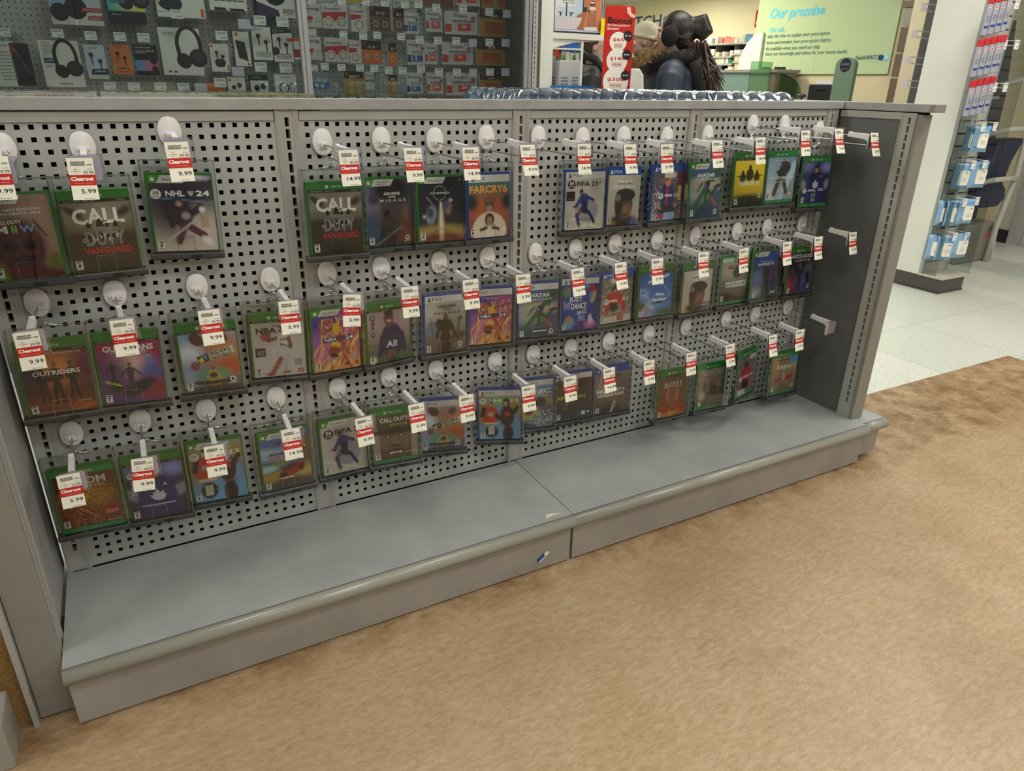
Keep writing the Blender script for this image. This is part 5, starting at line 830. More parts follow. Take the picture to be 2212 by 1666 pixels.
def hanger(parent, h):
    z1 = 0.0245; mb = MB(); yc = 0.0075
    mb.tube([(-0.030, yc, z1 + 0.001), (-0.018, yc, z1 + 0.0035), (-0.007, yc, z1 + 0.0055), (-0.0035, yc, z1 + max(0.008, h * 0.55)), (-0.004, yc, z1 + max(0.010, h - 0.004))], [0.0028, 0.0032, 0.0034, 0.0026, 0.0028], 8)
    mb.tube([(0.030, yc, z1 + 0.001), (0.018, yc, z1 + 0.0035), (0.007, yc, z1 + 0.0055), (0.0035, yc, z1 + max(0.008, h * 0.55)), (0.004, yc, z1 + max(0.010, h - 0.004))], [0.0028, 0.0032, 0.0034, 0.0026, 0.0028], 8)
    mb.ball((0, yc, z1 + 0.008), 0.0065, 0.005, 0.006, 10, 6)
    t = z1 + h; mb.tube([(0.0045 * math.cos(a * math.pi / 5), yc, t + 0.0045 * math.sin(a * math.pi / 5)) for a in range(11)], 0.0016, 6)
    return mb.build('hanger_tab', M_clr2, parent)
GAMES = [('A1', 'mw2', 'dark red masked face under a green and white title'), ('A2', 'van', 'white block title over soldiers, first panel'), ('A3', 'nhl24', 'hockey player on dark ice with white 24'),
 ('A4', 'van', 'white block title over soldiers, second panel'), ('A5', 'mirage', 'hooded brown figure and white serif title'), ('A6', 'star', 'thin circle title over a rocket'), ('A7', 'fc6', 'man in white over a boy, orange title'),
 ('A9', 'f23p', 'footballer on pale grey with 23'), ('A10', 'cwp', 'split soldier face on pale grey'), ('A11', 'f21', 'shouting footballer with 21'), ('A12', 'avx', 'green and blue jungle art'), ('A13', 'r6', 'yellow art with three soldiers'), ('A14', 'gr', 'kneeling soldier on icy blue'), ('A15', 'nhl22o', 'hockey player in dark blue with 22'),
 ('B1', 'outr', 'three walking silhouettes on orange'), ('B2', 'guard', 'crowd of figures on crimson and violet'), ('B3', 'ridx', 'diver with yellow sleeves, snow and desert'), ('B4', 'nba21', 'basketball player in white on grey'), ('B5', 'kbx', 'leaping player on purple and yellow rays'), ('B6', 'f22', 'smiling footballer in navy shirt'), ('B7', 'valh', 'fur-cloaked warrior by a longship'), ('B8', 'kbp', 'leaping player on purple and yellow rays'), ('B9', 'avp', 'green and blue jungle art'), ('B10', 'jd', 'dancers and big white 2022'), ('B11', 'nhl21p', 'hockey player in red with 21'), ('B12', 'fs', 'aeroplanes on blue diamond'), ('B13', 'cwx', 'split soldier face on pale grey'), ('B14', 'mwx', 'brown art with white two-line title'), ('B15', 'halo', 'armoured dark figure on blue sky'), ('B16', 'wd', 'black art with red and blue figures'),
 ('C1', 'doom', 'fiery brown monster art'), ('C2', 'nhl22x', 'hockey player in dark blue, title up the side'), ('C3', 'nhl23x', 'orange and black hockey jerseys'), ('C4', 'forza', 'red car under blue sky'), ('C5', 'f23x', 'footballer on pale grey with 23'), ('C6', 'ww2', 'muddy soldier face under helmet'), ('C7', 'ridp', 'diver with yellow sleeves, snow and desert'), ('C8', 'nhl23p', 'orange and black hockey jerseys'), ('C9', 'sonic', 'ruins on blue sky with yellow field'), ('C10', 'ret', 'dark brown art with yellow title'), ('C11', 'mwp', 'brown art with white two-line title'), ('C12', 'alien', 'glowing red and orange jaws'), ('C13', 'aven', 'pale brown group of figures'), ('C14', 'nhl21x', 'turned sideways, red hockey player'), ('C15', 'crew', 'two red cars on tan collage')]
BX = [bproto] + [copy_tree(bproto) for _ in range(len(GAMES) - 1)]
for gi, (k, cv, desc) in enumerate(GAMES):
    x, y, z, yaw, roll, pit = POSE[k]; hxk, hz = HOOKS[k if k != 'C12' else 'C12'][:2]
    if k in ('C12', 'C13', 'C14', 'C15'): hxk, hz = HOOKS[k][:2]
    M = Matrix.Translation((x, y, z)) @ Matrix.Rotation(yaw, 4, 'Z') @ Matrix.Rotation(-pit, 4, 'X') @ Matrix.Rotation(-roll, 4, 'Y')
    st = C[cv][0]; blue = st in ('p4', 'p5'); cname = 'blue' if blue else 'green'
    g = empty('game_case', (0, 0, 0)); g.matrix_world = M; g.location = M.to_translation(); g.rotation_euler = M.to_euler()
    tag(g, '%s game case, %s, %s row' % (cname, desc, ROWN[k[0]]), 'video game', 'boxed games in the %s row' % ROWN[k[0]])
    mb = MB(); mb.box(-0.066, 0.066, 0.0, 0.0142, -0.168, 0.0); mb.build('case_shell', M_blue if blue else (M_green2 if C[cv][4] == 'g2' else M_green), g, 0.0018)
    make_cover(cv, g)
    b = BX[gi]
    b.location = g.location; b.rotation_euler = g.rotation_euler
    hanger(b, max(0.012, min(0.05, hz - 0.031 - (z + 0.0245))))
    tag(b, 'clear security box, %s row, holding %s' % (ROWN[k[0]], desc if len(desc.split()) < 8 else ' '.join(desc.split()[:8])), 'security box', 'clear security boxes in the %s row' % ROWN[k[0]])
# an empty security box rest: spare clear clips on two hooks are left off
# ------------------------------------------------------------------ things on top of the gondola
def topbox(x0, x1, y0, y1, z0, z1, fn_top, fn_front, label):
    o = empty('boxed_calendar', ((x0 + x1) / 2, (y0 + y1) / 2, z0), label, 'boxed item', 'flat wrapped packs on top of the gondola'); w, d, h = x1 - x0, y1 - y0, z1 - z0
    mb = MB().col(ph('b8b6ac')); mb.box(-w / 2, w / 2, -d / 2, d / 2, 0, h)
    A = Art(w, h, mb, -w / 2, 0, -d / 2 - 0.0003); fn_front(A)
    vs = MB(); T = Art(w, d, vs, -w / 2, -d / 2, 0); fn_top(T)
    mb.v, mb.c = list(mb.v), list(mb.c); off = len(mb.v)
    for p in vs.v: mb.v.append((p[0], p[2], h + 0.0003 - p[1]))
    mb.c += vs.c; mb.f += [tuple(off + i for i in f) for f in vs.f]; mb.sm += vs.sm
    mb.build('printed_pack', PRINT, o)
    m2 = MB(); e = 0.002; r = random.Random(int(x0 * 100)); nx, ny = 26, 10
    vs = []
    for j in range(ny + 1):
        for i in range(nx + 1):
            x, y = -w / 2 - e + (w + 2 * e) * i / nx, -d / 2 - e + (d + 2 * e) * j / ny; vs.append((x, y, h + 0.0012 + 0.0035 * r.random()))
    m2.smooth = True; m2.add(vs, [(j * (nx + 1) + i, j * (nx + 1) + i + 1, (j + 1) * (nx + 1) + i + 1, (j + 1) * (nx + 1) + i) for j in range(ny) for i in range(nx)]); m2.smooth = False
    m2.quad((-w / 2 - e, -d / 2 - e, 0.001), (w / 2 + e, -d / 2 - e, 0.001), (w / 2 + e, -d / 2 - e, h + 0.002), (-w / 2 - e, -d / 2 - e, h + 0.002))
    m2.build('shrink_wrap', M_clr2, o)
zc = 1.2225
o = MB().box(-0.02, 0.70, 0.048, 0.31, 0.0, 1.2223).build('display_riser', M_white_paint); tag(o, 'plain white riser under the flat packs behind the left panels', 'display stand')
topbox(-0.02, 0.240, 0.050, 0.300, zc, zc + 0.0235, lambda A: A.paint([('g', 'b0aca4', 'a39f96'), ('s', 0, 1, 0, 1, '8a847a', 0.2)], 30, 20), lambda A: (A.rect(0, 1, 0, 1, 'c4c0b6'), A.disc(0.42, 0.7, 0.09, '6a5348', ry=0.5), A.disc(0.95, 0.7, 0.10, '6a5348', ry=0.5), A.lines(0.55, 0.85, 0.1, 0.9, 3, 'a08c78', 2), A.lines(0.1, 0.3, 0.1, 0.9, 3, 'a08c78', 5)), 'white wrapped flat pack with brown oval pattern at the left end')
topbox(0.249, 0.466, 0.050, 0.300, zc, zc + 0.0230, lambda A: A.paint([('g', '9aa4a0', 'a8a890'), ('s', 0, 1, 0, 0.3, '5a86a0', 0.3), ('r', 0.3, 0.9, 0.5, 0.7, 'b8a860')], 30, 20), lambda A: (A.rect(0, 1, 0, 1, 'b4b4ae'), A.rect(0.36, 1, 0.72, 0.95, 'a88f3a'), A.rect(0.05, 0.36, 0.72, 0.95, '3a3f48')), 'grey wrapped flat pack with mustard edge stripe')
topbox(0.474, 0.692, 0.050, 0.300, zc, zc + 0.0235, lambda A: (A.paint([('g', '7f8a68', 'a09a50'), ('s', 0, 1, 0, 1, 'b8ab3c', 0.25), ('s', 0, 1, 0, 1, '4a5a3a', 0.2)], 30, 20), A.text('National Geo', 0.62, 0.55, 0.5, 0.2, 'c8b81e')), lambda A: (A.rect(0, 1, 0, 1, '3a4530'), A.paint([('g', '6f7a58', '4a5a3a'), ('s', 0, 1, 0, 1, '9aa090', 0.3)], 30, 4, v0=0, v1=0.55), A.rect(0.05, 0.12, 0.6, 1, 'c4b41c'), A.rect(0.37, 1, 0.6, 0.98, 'c4b41c'), A.lines(0.13, 0.36, 0.62, 0.95, 2, 'c4b41c', 4)), 'green wrapped flat pack with bright yellow stripe')
# ------------------------------------------------------------------ shrink-wrapped water packs behind the gondola
M_bottle = mat('pale_blue_bottle', (0.24, 0.33, 0.47), 0.12, 0, 0.6); M_cap2 = mat('white_bottle_cap', (0.62, 0.68, 0.72), 0.3)
M_wrap = clear('shrink_film', (0.80, 0.85, 0.90), 0.35, 0.10, 0.95)
riser = MB().box(1.24, 2.338, 0.050, 0.64, 0.0, 1.062).build('display_riser', M_white_paint); tag(riser, 'plain white riser under the wrapped water packs', 'display stand')
wp = empty('water_pack', (0, 0, 0)); b0 = None; r = random.Random(3)
mbot = MB(); mbot.lathe([(0.001, 0), (0.030, 0.002), (0.032, 0.01), (0.032, 0.135), (0.029, 0.155), (0.020, 0.172), (0.0135, 0.180), (0.0135, 0.186)], n=14)
mcap = MB(); mcap.lathe([(0.0148, 0.184), (0.0150, 0.198), (0.0142, 0.2005), (0.001, 0.2005)], n=12)
for i in range(5):
    for j in range(4):
        if b0 is None: b = mbot.build('bottle', M_bottle, wp); c = mcap.build('cap', M_cap2, b); b0 = b
        else: b = copy_tree(b0, wp)
        b.location = ((i - 2) * 0.0705, (j - 1.5) * 0.0655, 0.001)
mw = MB(); nx, ny = 36, 20; hw, hd = 0.1785, 0.1335; vs = []
for j in range(ny + 1):
    for i in range(nx + 1):
        x, y = -hw + 2 * hw * i / nx, -hd + 2 * hd * j / ny
        dx = abs(((x / 0.0705) + 0.5) % 1 - 0.5) * 0.0705; dy = abs((y / 0.0655) % 1 - 0.5) * 0.0655
        dd = math.hypot(dx, dy); z = 0.2035 - 0.010 * min(1, max(0, (dd - 0.014) / 0.025)) + 0.0012 * (r.random() - 0.5)
        edge = max(0, abs(x) - hw + 0.022, abs(y) - hd + 0.022) / 0.022; z -= 0.026 * edge ** 2
        vs.append((x, y, z))
mw.smooth = True; mw.add(vs, [(j * (nx + 1) + i, j * (nx + 1) + i + 1, (j + 1) * (nx + 1) + i + 1, (j + 1) * (nx + 1) + i) for j in range(ny) for i in range(nx)])
n = nx + 1; side = []
for s, ids in ((0, range(nx + 1)), (1, range(ny * n, ny * n + nx + 1))):
    top = [vs[k] for k in ids]; k0 = len(mw.v); mw.add(top + [(p[0] * 1.012, p[1] * 1.012, 0.0) for p in top], [(i, i + 1, n + i + 1, n + i) for i in range(nx)])
for ids in ([j * n for j in range(ny + 1)], [j * n + nx for j in range(ny + 1)]):
    top = [vs[k] for k in ids]; mw.add(top + [(p[0] * 1.012, p[1] * 1.012, 0.0) for p in top], [(i, i + 1, ny + 1 + i + 1, ny + 1 + i) for i in range(ny)])
# creases and highlights of the gathered film
for k in range(12):
    x, y = (r.random() - 0.5) * 0.36, (r.random() - 0.5) * 0.24; a = r.random() * 6.28; L_ = 0.02 + 0.03 * r.random()
    mw.tube([(x, y, 0.199), (x + L_ * 0.5 * math.cos(a), y + L_ * 0.5 * math.sin(a), 0.203), (x + L_ * math.cos(a + 0.5), y + L_ * math.sin(a + 0.5), 0.197)], [0.0004, 0.0011, 0.0004], 5)
mw.build('shrink_film', M_wrap, wp)
pos = [(1.424 + 0.3625 * i, 0.192) for i in range(3)] + [(1.50 + 0.366 * i, 0.466) for i in range(2)]
DESC = ['front left', 'front middle', 'front right', 'rear left', 'rear right']
protos = [wp if i == 0 else copy_tree(wp) for i in range(5)]
for o, (x, y), d in zip(protos, pos, DESC):
    o.location = (x, y, 1.0625); tag(o, '%s pack of pale blue water bottles in clear film behind the gondola' % d, 'bottled water', 'wrapped water packs')
# ------------------------------------------------------------------ locked display cabinet with audio boxes and batteries
YB, YF, YG = 2.40, 2.24, 2.03
def peg_round():
    m = mat('round_hole_pegboard', (0.3, 0.3, 0.3), 0.55); nt = m.node_tree; N = nt.nodes; L = nt.links; b = N['Principled BSDF']
    tc = N.new('ShaderNodeTexCoord'); sp = N.new('ShaderNodeSeparateXYZ'); L.new(tc.outputs['Object'], sp.inputs[0])
    def M_(op, a, b_=None):
        n = N.new('ShaderNodeMath'); n.operation = op
        for i, v in enumerate((a, b_)):
            if v is None: continue
            if isinstance(v, (int, float)): n.inputs[i].default_value = v
            else: L.new(v, n.inputs[i])
        return n.outputs[0]
    p = 0.0254
    fx_ = M_('SUBTRACT', M_('FRACT', M_('DIVIDE', sp.outputs['X'], p)), 0.5); fz = M_('SUBTRACT', M_('FRACT', M_('DIVIDE', sp.outputs['Z'], p)), 0.5)
    d = M_('SQRT', M_('ADD', M_('MULTIPLY', fx_, fx_), M_('MULTIPLY', fz, fz))); k = M_('GREATER_THAN', d, 0.125)
    mx = N.new('ShaderNodeMixRGB'); L.new(k, mx.inputs[0]); mx.inputs[1].default_value = (0.015, 0.015, 0.015, 1); mx.inputs[2].default_value = (0.52, 0.53, 0.52, 1); L.new(mx.outputs[0], b.inputs['Base Color'])
    return m
M_peg = peg_round(); M_frame = mat('cabinet_grey_frame', (0.26, 0.265, 0.27), 0.4)
h0 = atY(5.07, 15.8, YB)
cab = empty('display_cabinet', (h0.x % 0.0254 - 0.0127, YB, h0.z % 0.0254 - 0.0127), 'locked grey glass display cabinet of headphones and batteries behind the gondola', 'display cabinet')
CX, CZ = cab.location.x, cab.location.z
def cbox(nm, m, x0, x1, y0, y1, z0, z1, bev=0): return MB().box(x0 - CX, x1 - CX, y0 - YB, y1 - YB, z0 - CZ, z1 - CZ).build(nm, m, cab, bev)
xm = atY(654, 60, YG).x; xe = atY(1118, 60, YG).x; xr = 2.33
cbox('pegboard', M_peg, -0.75, xr, YB, YB + 0.006, 0.5, 2.25)
cbox('inner_side', M_wing, xr + 0.001, xr + 0.30, YB - 0.02, YB + 0.006, 0.5, 2.25)
cbox('mullion', M_frame, xm - 0.020, xm - 0.004, YG - 0.012, YG + 0.02, 0.5, 2.3, 0.002); cbox('mullion', M_frame, xm - 0.002, xm + 0.022, YG - 0.012, YG + 0.02, 0.5, 2.3, 0.002)
cbox('base', M_frame, -0.8, xe + 0.06, YG - 0.01, YB + 0.006, 0.0, 0.499)
cbox('top', M_frame, -0.8, xe + 0.06, YG - 0.01, YB + 0.006, 2.301, 2.36)
x1 = atY(1133, 60, YG).x; cbox('side_frame', M_frame, x1 - 0.002, x1 + 0.020, YG - 0.012, YG + 0.03, 0.5, 2.3, 0.002); cbox('side_frame', M_frame, x1 + 0.024, x1 + 0.044, YG - 0.012, YG + 0.03, 0.5, 2.3, 0.002)
cbox('side_wall', M_wing, x1 + 0.001, x1 + 0.012, YG + 0.031, YB + 0.006, 0.5, 2.3)
cbox('side_wall', M_frame, -0.78, -0.76, YG, YB, 0.5, 2.3)
mb = MB(); xs_ = x1 + 0.062
zs = [0.5]; zz = [0.52 + 0.0254 * i for i in range(70)]
for z in zz: zs += [z - 0.008, z + 0.008]
zs.append(2.32)
mb.gridholes([xs_ - 0.014 - CX, xs_ - 0.0025 - CX, xs_ + 0.0025 - CX, xs_ + 0.016 - CX], [z - CZ for z in zs], lambda i, j: i == 1 and j % 2 == 1, YG - 0.012 - YB, YG + 0.002 - YB); mb.build('slotted_post', M_upright, cab)
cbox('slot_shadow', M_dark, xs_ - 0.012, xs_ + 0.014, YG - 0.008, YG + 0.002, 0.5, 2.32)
for i, (a, b) in enumerate(((-0.74, atY(158, 10, YG).x), (atY(160, 10, YG).x + 0.002, xm - 0.021), (xm + 0.023, atY(912, 60, YG).x), (atY(912, 60, YG).x + 0.004, x1 - 0.003))):
    cbox('glass_door', M_glass, a, b, YG, YG + 0.005, 0.51, 2.29)
# price hooks of the cabinet
M_smtag = PMATT
def small_tag(w, h, blank, seed):
    mb = MB(); mb.col(ph('c4c6c8')); mb.box(-w / 2, w / 2, -0.002, 0.0, -h, 0)
    A = Art(w, h, mb, -w / 2, -h, -0.0022)
    if not blank: A.rect(0.05, 0.95, 0.04, 0.96, 'cfd0cf'); A.lines(0.10, 0.86, 0.14, 0.40, 2, '5a5c60', seed); A.text(['49.99', '79.99', '59.99', '24.99', '17.99', '14.99', '89.99'][seed % 7], 0.66, 0.74, 0.42, 0.24, '3c3e44', bold=0.0)
    else: A.rect(0.02, 0.98, 0.02, 0.98, 'b4b2c4')
    return mb
def hook_tag(px, py, wpx, hpx, blank=False, seed=0, Y=None, lab='', grp=''):
    Y = Y or YF - 0.09; P = atY(px, py - hpx / 2, Y); w = atY(px + wpx / 2, py, Y).x - atY(px - wpx / 2, py, Y).x; h = hpx * w / wpx * 1.02
    o = empty('display_hook', (P.x, Y, P.z), lab, 'price hook', grp)
    small_tag(w, h, blank, seed).build('price_label', M_smtag, o)
    mb = MB(); mb.tube([(0, 0.001, -0.004), (-0.002, YB - Y - 0.004, -0.004)], 0.0018, 6); mb.tube([(0.0, 0.03, -0.025), (0, YB - Y - 0.004, -0.032)], 0.0018, 6); mb.box(-0.012, 0.010, YB - Y - 0.006, YB - Y - 0.001, -0.04, 0.004); mb.build('wire', M_chrome, o)
    return o
def pack(name, cx, cy, wpx, hpx, fn, label, cat, grp, Y=None, depth=0.04, m=None, hang=True, body='c8c8c2', side=None, round_=0.0):
    Y = Y or YF; P = atY(cx, cy, Y); a, b = atY(cx - wpx / 2, cy, Y), atY(cx + wpx / 2, cy, Y); w = b.x - a.x
    h = abs(atY(cx, cy - hpx / 2, Y).z - atY(cx, cy + hpx / 2, Y).z)
    o = empty(name, (P.x, Y, P.z), label, cat, grp); mb = MB().col(ph(side or body)); mb.box(-w / 2, w / 2, 0, depth, -h / 2, h / 2)
    A = Art(w, h, mb, -w / 2, -h / 2, -0.0003); A.rect(0, 1, 0, 1, body); fn(A)
    mb.build('printed_box' if depth > 0.015 else 'backing_card', m or PRINT, o)
    if hang:
        t = MB(); t.prism([(-0.02, h / 2), (0.02, h / 2), (0.02, h / 2 + 0.028), (0.012, h / 2 + 0.034), (-0.012, h / 2 + 0.034), (-0.02, h / 2 + 0.028)], 1, depth * 0.5, depth * 0.5 + 0.001); t.build('hang_tab', M_clr2, o)
    return o
def hphone(A, cx, cy, s, c='1c1b1c', c2='34302f'):
    n = 14; pts = [(cx + s * 0.5 * math.cos(math.pi + math.pi * k / n), cy - s * 0.25 + s * 0.62 * math.sin(math.pi + math.pi * k / n)) for k in range(n + 1)]
    inn = [(cx + s * 0.36 * math.cos(2 * math.pi - math.pi * k / n), cy - s * 0.25 + s * 0.50 * math.sin(2 * math.pi - math.pi * k / n)) for k in range(n + 1)]
    for k in range(n): A.poly([pts[k], pts[k + 1], inn[n - k - 1], inn[n - k]], c, up=False)
    A.lay += 1; A.poly([(cx - s * 0.5, cy - s * 0.27), (cx - s * 0.36, cy - s * 0.27), (cx - s * 0.30, cy + s * 0.1), (cx - s * 0.46, cy + s * 0.1)], c); A.poly([(cx + s * 0.5, cy - s * 0.27), (cx + s * 0.36, cy - s * 0.27), (cx + s * 0.36, cy + s * 0.1), (cx + s * 0.52, cy + s * 0.1)], c)
    A.disc(cx - s * 0.24, cy + s * 0.26, s * 0.28, c, ang=0.3); A.disc(cx + s * 0.30, cy + s * 0.16, s * 0.34, c); A.disc(cx + s * 0.32, cy + s * 0.14, s * 0.22, c2)
def buds(A, cx, cy, s, c='26262a'):
    for dx, f in ((-0.22, 1), (0.22, -1)):
        x = cx + dx * s; A.disc(x, cy - 0.1 * s * f, 0.13 * s, c, up=False); A.poly([(x - 0.05 * s, cy - 0.08 * s * f), (x + 0.05 * s, cy - 0.08 * s * f), (x + 0.07 * s, cy + 0.34 * s - 0.1 * s * f), (x, cy + 0.36 * s - 0.1 * s * f)], c, up=False)
    A.lay += 1
AG = 'headphone packages in the left bay'
def rf(A, *a): pass
pack('headphone_box', 8, 138, 58, 98, lambda A: (A.text('SONY', 0.55, 0.10, 0.5, 0.05, '3a3a3c'), A.lines(0.3, 0.9, 0.22, 0.9, 9, '8a8a88', 3)), 'white headphone card at the far left edge, bottom row', 'headphones', AG, depth=0.012)
pack('headphone_blister', 49, 140, 40, 92, lambda A: (A.paint([('g', '2a2a32', '1c1c24'), ('l', 0.1, 0.1, 0.5, 0.3, 0.04, 'a83a44'), ('e', 0.6, 0.3, 0.3, 0.25, 0, '15151a', 0.2), ('l', 0.3, 0.2, 0.9, 0.8, 0.02, '4a5a80'), ('e', 0.6, 0.8, 0.35, 0.15, 0, '101014', 0.2)], 16, 26)), 'dark blister pack of black headphones with red stripe', 'headphones', AG, depth=0.05, body='2a2a32')
pack('headphone_box', 161, 6, 112, 96, lambda A: (A.paint([('g', '8aa0bc', 'bcb8ae'), ('e', 0.2, 0.35, 0.25, 0.5, 0, '7f9cc4', 0.3)], 24, 22), A.disc(0.18, 0.72, 0.18, '1a1a1c'), A.disc(0.5, 0.62, 0.22, '141416'), A.poly([(0.62, 0.60), (1, 0.60), (1, 0.70), (0.60, 0.70)], '8c2a34'), A.poly([(0.72, 0.78), (1, 0.78), (1, 0.88), (0.70, 0.88)], '8c2a34'), A.text('12hrs Playtime', 0.81, 0.65, 0.34, 0.05, 'd4c4c4', bold=0), A.text('Comfort +', 0.86, 0.83, 0.22, 0.05, 'd4c4c4', bold=0)), 'large white headphone box with dark red strips, top row', 'headphones', AG, depth=0.06)  # soft blue oval is a light reflection painted into the print
pack('headphone_box', 271, 4, 80, 92, lambda A: (A.paint([('gh', '3f9aa0', 'c8cc3a'), ('r', 0, 1, 0.72, 1, '1a1a1c')], 24, 24), hphone(A, 0.68, 0.30, 0.75, '1c1c1e', '3c3a3a'), A.lines(0.08, 0.5, 0.15, 0.62, 3, '2a6a80', 1), A.text('Bluetooth', 0.2, 0.80, 0.24, 0.035, 'c8c8c8', bold=0)), 'black headphone box with teal to yellow front', 'headphones', AG, depth=0.08, body='1a1a1c')
pack('headphone_box', 388, -4, 104, 84, lambda A: (A.disc(0.28, 0.62, 0.26, '1e2430', ry=0.22, ang=0.4), A.rect(0.90, 0.97, 0.76, 0.97, 'c85a28'), A.text('Bluetooth', 0.14, 0.86, 0.2, 0.035, '5a5a5a', bold=0), A.disc(0.06, 0.6, 0.03, 'c88a3a')), 'wide white headphone box with orange corner mark, top row', 'headphones', AG, depth=0.07)
pack('headphone_box', 491, -8, 80, 62, lambda A: (A.lines(0.08, 0.95, 0.62, 0.74, 1, '5a5a5a', 5), A.poly([(0.1, 0.90), (0.4, 0.90), (0.45, 1), (0.12, 1)], '1c1c1e'), A.poly([(0.5, 0.92), (0.9, 0.92), (0.95, 1), (0.55, 1)], '1c1c1e')), 'white headphone box with black stripes along the foot', 'headphones', AG, depth=0.10)
pack('headphone_box', 594, -6, 82, 88, lambda A: (A.poly([(0, 0.62), (0.55, 0.82), (0.6, 1), (0, 1)], '3c2a4a'), A.disc(0.5, 0.4, 0.3, '1a1a1c'), A.disc(0.85, 0.25, 0.2, '1a1a1c'), A.text('ENDO', 0.82, 0.84, 0.30, 0.12, '2c2c2e', sh=0.3), A.lines(0.7, 0.96, 0.93, 0.97, 1, '6a6a6a')), 'white and purple headphone box, rightmost of the top row', 'headphones', AG, depth=0.08, side='241c2c')
pack('headphone_box', 134, 138, 86, 100, lambda A: (A.text('NOISE', 0.19, 0.06, 0.2, 0.042, '3a3a3c', bold=0), A.text('CANCELING', 0.27, 0.125, 0.37, 0.042, '3a3a3c', bold=0), A.text('RÉDUCTEUR', 0.28, 0.19, 0.38, 0.042, '3a3a3c', bold=0), A.text('DE BRUITS', 0.25, 0.25, 0.32, 0.042, '3a3a3c', bold=0), A.text('95%', 0.13, 0.31, 0.1, 0.03, '5a5a5a', bold=0), A.rect(0.07, 0.33, 0.38, 0.49, '2f3f66'), A.poly([(0.1, 0.46), (0.3, 0.40), (0.3, 0.43)], 'b8c0cc'), hphone(A, 0.62, 0.50, 0.62, '1e1a1c', '3a2c28'), A.text('SONY', 0.52, 0.93, 0.34, 0.05, '3a3a3c', bold=0.01), A.lines(0.07, 0.3, 0.53, 0.58, 2, '8a8a88')), 'white noise cancelling headphone box with black headphones and plane photo', 'headphones', AG, depth=0.05)
pack('earbud_box', 208, 134, 44, 74, lambda A: (A.paint([('g', 'b8c0c8', 'a8b4c8')], 8, 12), A.text('maxell', 0.45, 0.09, 0.42, 0.06, '8c3a44', bold=0.01), buds(A, 0.5, 0.38, 0.9, '2a4a7a'), A.poly([(0.25, 0.70), (1, 0.70), (1, 0.87), (0.15, 0.87)], '1c2430'), A.text('Jelleez', 0.62, 0.77, 0.55, 0.09, 'a8b8c8'), A.rect(0, 1, 0.88, 1, 'b8b6a4')), 'white earbud box with blue earbuds', 'earbuds', AG)
pack('earbud_box', 263, 129, 42, 63, lambda A: (A.text('Skullcandy', 0.48, 0.07, 0.62, 0.05, '3a2a20', bold=0), buds(A, 0.5, 0.36, 0.75, '2a1c18'), A.disc(0.35, 0.55, 0.18, 'b8683a'), A.text('DIME 2', 0.5, 0.80, 0.62, 0.075, '2a1c18'), A.lines(0.2, 0.9, 0.90, 0.95, 1, '6a3a20')), 'orange earbud box beside the black one', 'earbuds', AG, body='c0703a', side='a8582a')
pack('earbud_box', 317, 130, 50, 65, lambda A: (A.text('Skullcandy', 0.42, 0.09, 0.66, 0.07, 'd0d0d0', bold=0.01), A.text('TOTALLY WIRELESS', 0.48, 0.20, 0.8, 0.05, 'd0d0d0', bold=0.01), A.text('ESSENTIAL', 0.3, 0.26, 0.45, 0.045, 'd0d0d0', bold=0), A.paint([('gh', '4a90c0', 'b0648c'), ('e', 0.9, 0.7, 0.4, 0.5, 0, 'b85a80', 0.6)], 12, 8, v0=0.50, v1=0.86), A.disc(0.80, 0.52, 0.16, '1a1a1c'), A.disc(0.82, 0.80, 0.15, '1a1a1c')), 'black earbud box with blue and pink band', 'earbuds', AG, body='18181a')
pack('headphone_box', 392, 112, 88, 102, lambda A: (A.text('SONY.', 0.25, 0.12, 0.32, 0.055, '4a4a4c', bold=0.01), hphone(A, 0.70, 0.52, 0.66, '222224', '3a3638'), A.rect(0.12, 0.2, 0.90, 0.94, '5a5a5a'), A.rect(0.25, 0.34, 0.91, 0.95, '5a5a5a')), 'tall white headphone box with large black headphones', 'headphones', AG, depth=0.06)
pack('earbud_box', 475, 125, 40, 60, lambda A: (A.rect(0.04, 0.2, 0.04, 0.13, 'b85a34'), A.disc(0.5, 0.66, 0.30, '2a2a2c', ry=0.13), A.disc(0.5, 0.76, 0.26, '2a2a2c', ry=0.08), buds(A, 0.5, 0.38, 0.7), A.rect(0.86, 0.96, 0.74, 0.98, 'b85a34')), 'white earbud box with charging case picture', 'earbuds', AG, side='b06040')
pack('earbud_box', 523, 106, 34, 74, lambda A: (A.rect(0.1, 0.32, 0.03, 0.12, 'b85a34'), A.poly([(0.12, 0.24), (0.70, 0.30), (0.84, 0.86), (0.25, 0.76)], '2c2a2a'), A.disc(0.4, 0.36, 0.09, '5a5452'), A.disc(0.5, 0.52, 0.06, '6a6462'), A.rect(0.75, 0.9, 0.9, 0.98, 'b85a34')), 'narrow white earphone box with black window', 'earphones', AG, side='6a3a28')
pack('earbud_box', 566, 94, 42, 72, lambda A: (A.disc(0.14, 0.09, 0.09, '4a4a4c', hole=0.7), A.text('WICKED', 0.38, 0.08, 0.4, 0.05, '5a5a5c', bold=0), buds(A, 0.52, 0.36, 0.85), A.lines(0.1, 0.9, 0.76, 0.92, 3, '6a6a6c', 7), A.lines(0.7, 0.95, 0.34, 0.46, 3, 'b06a5a', 8)), 'white earbud box with two black stem buds', 'earbuds', AG, side='38383a')
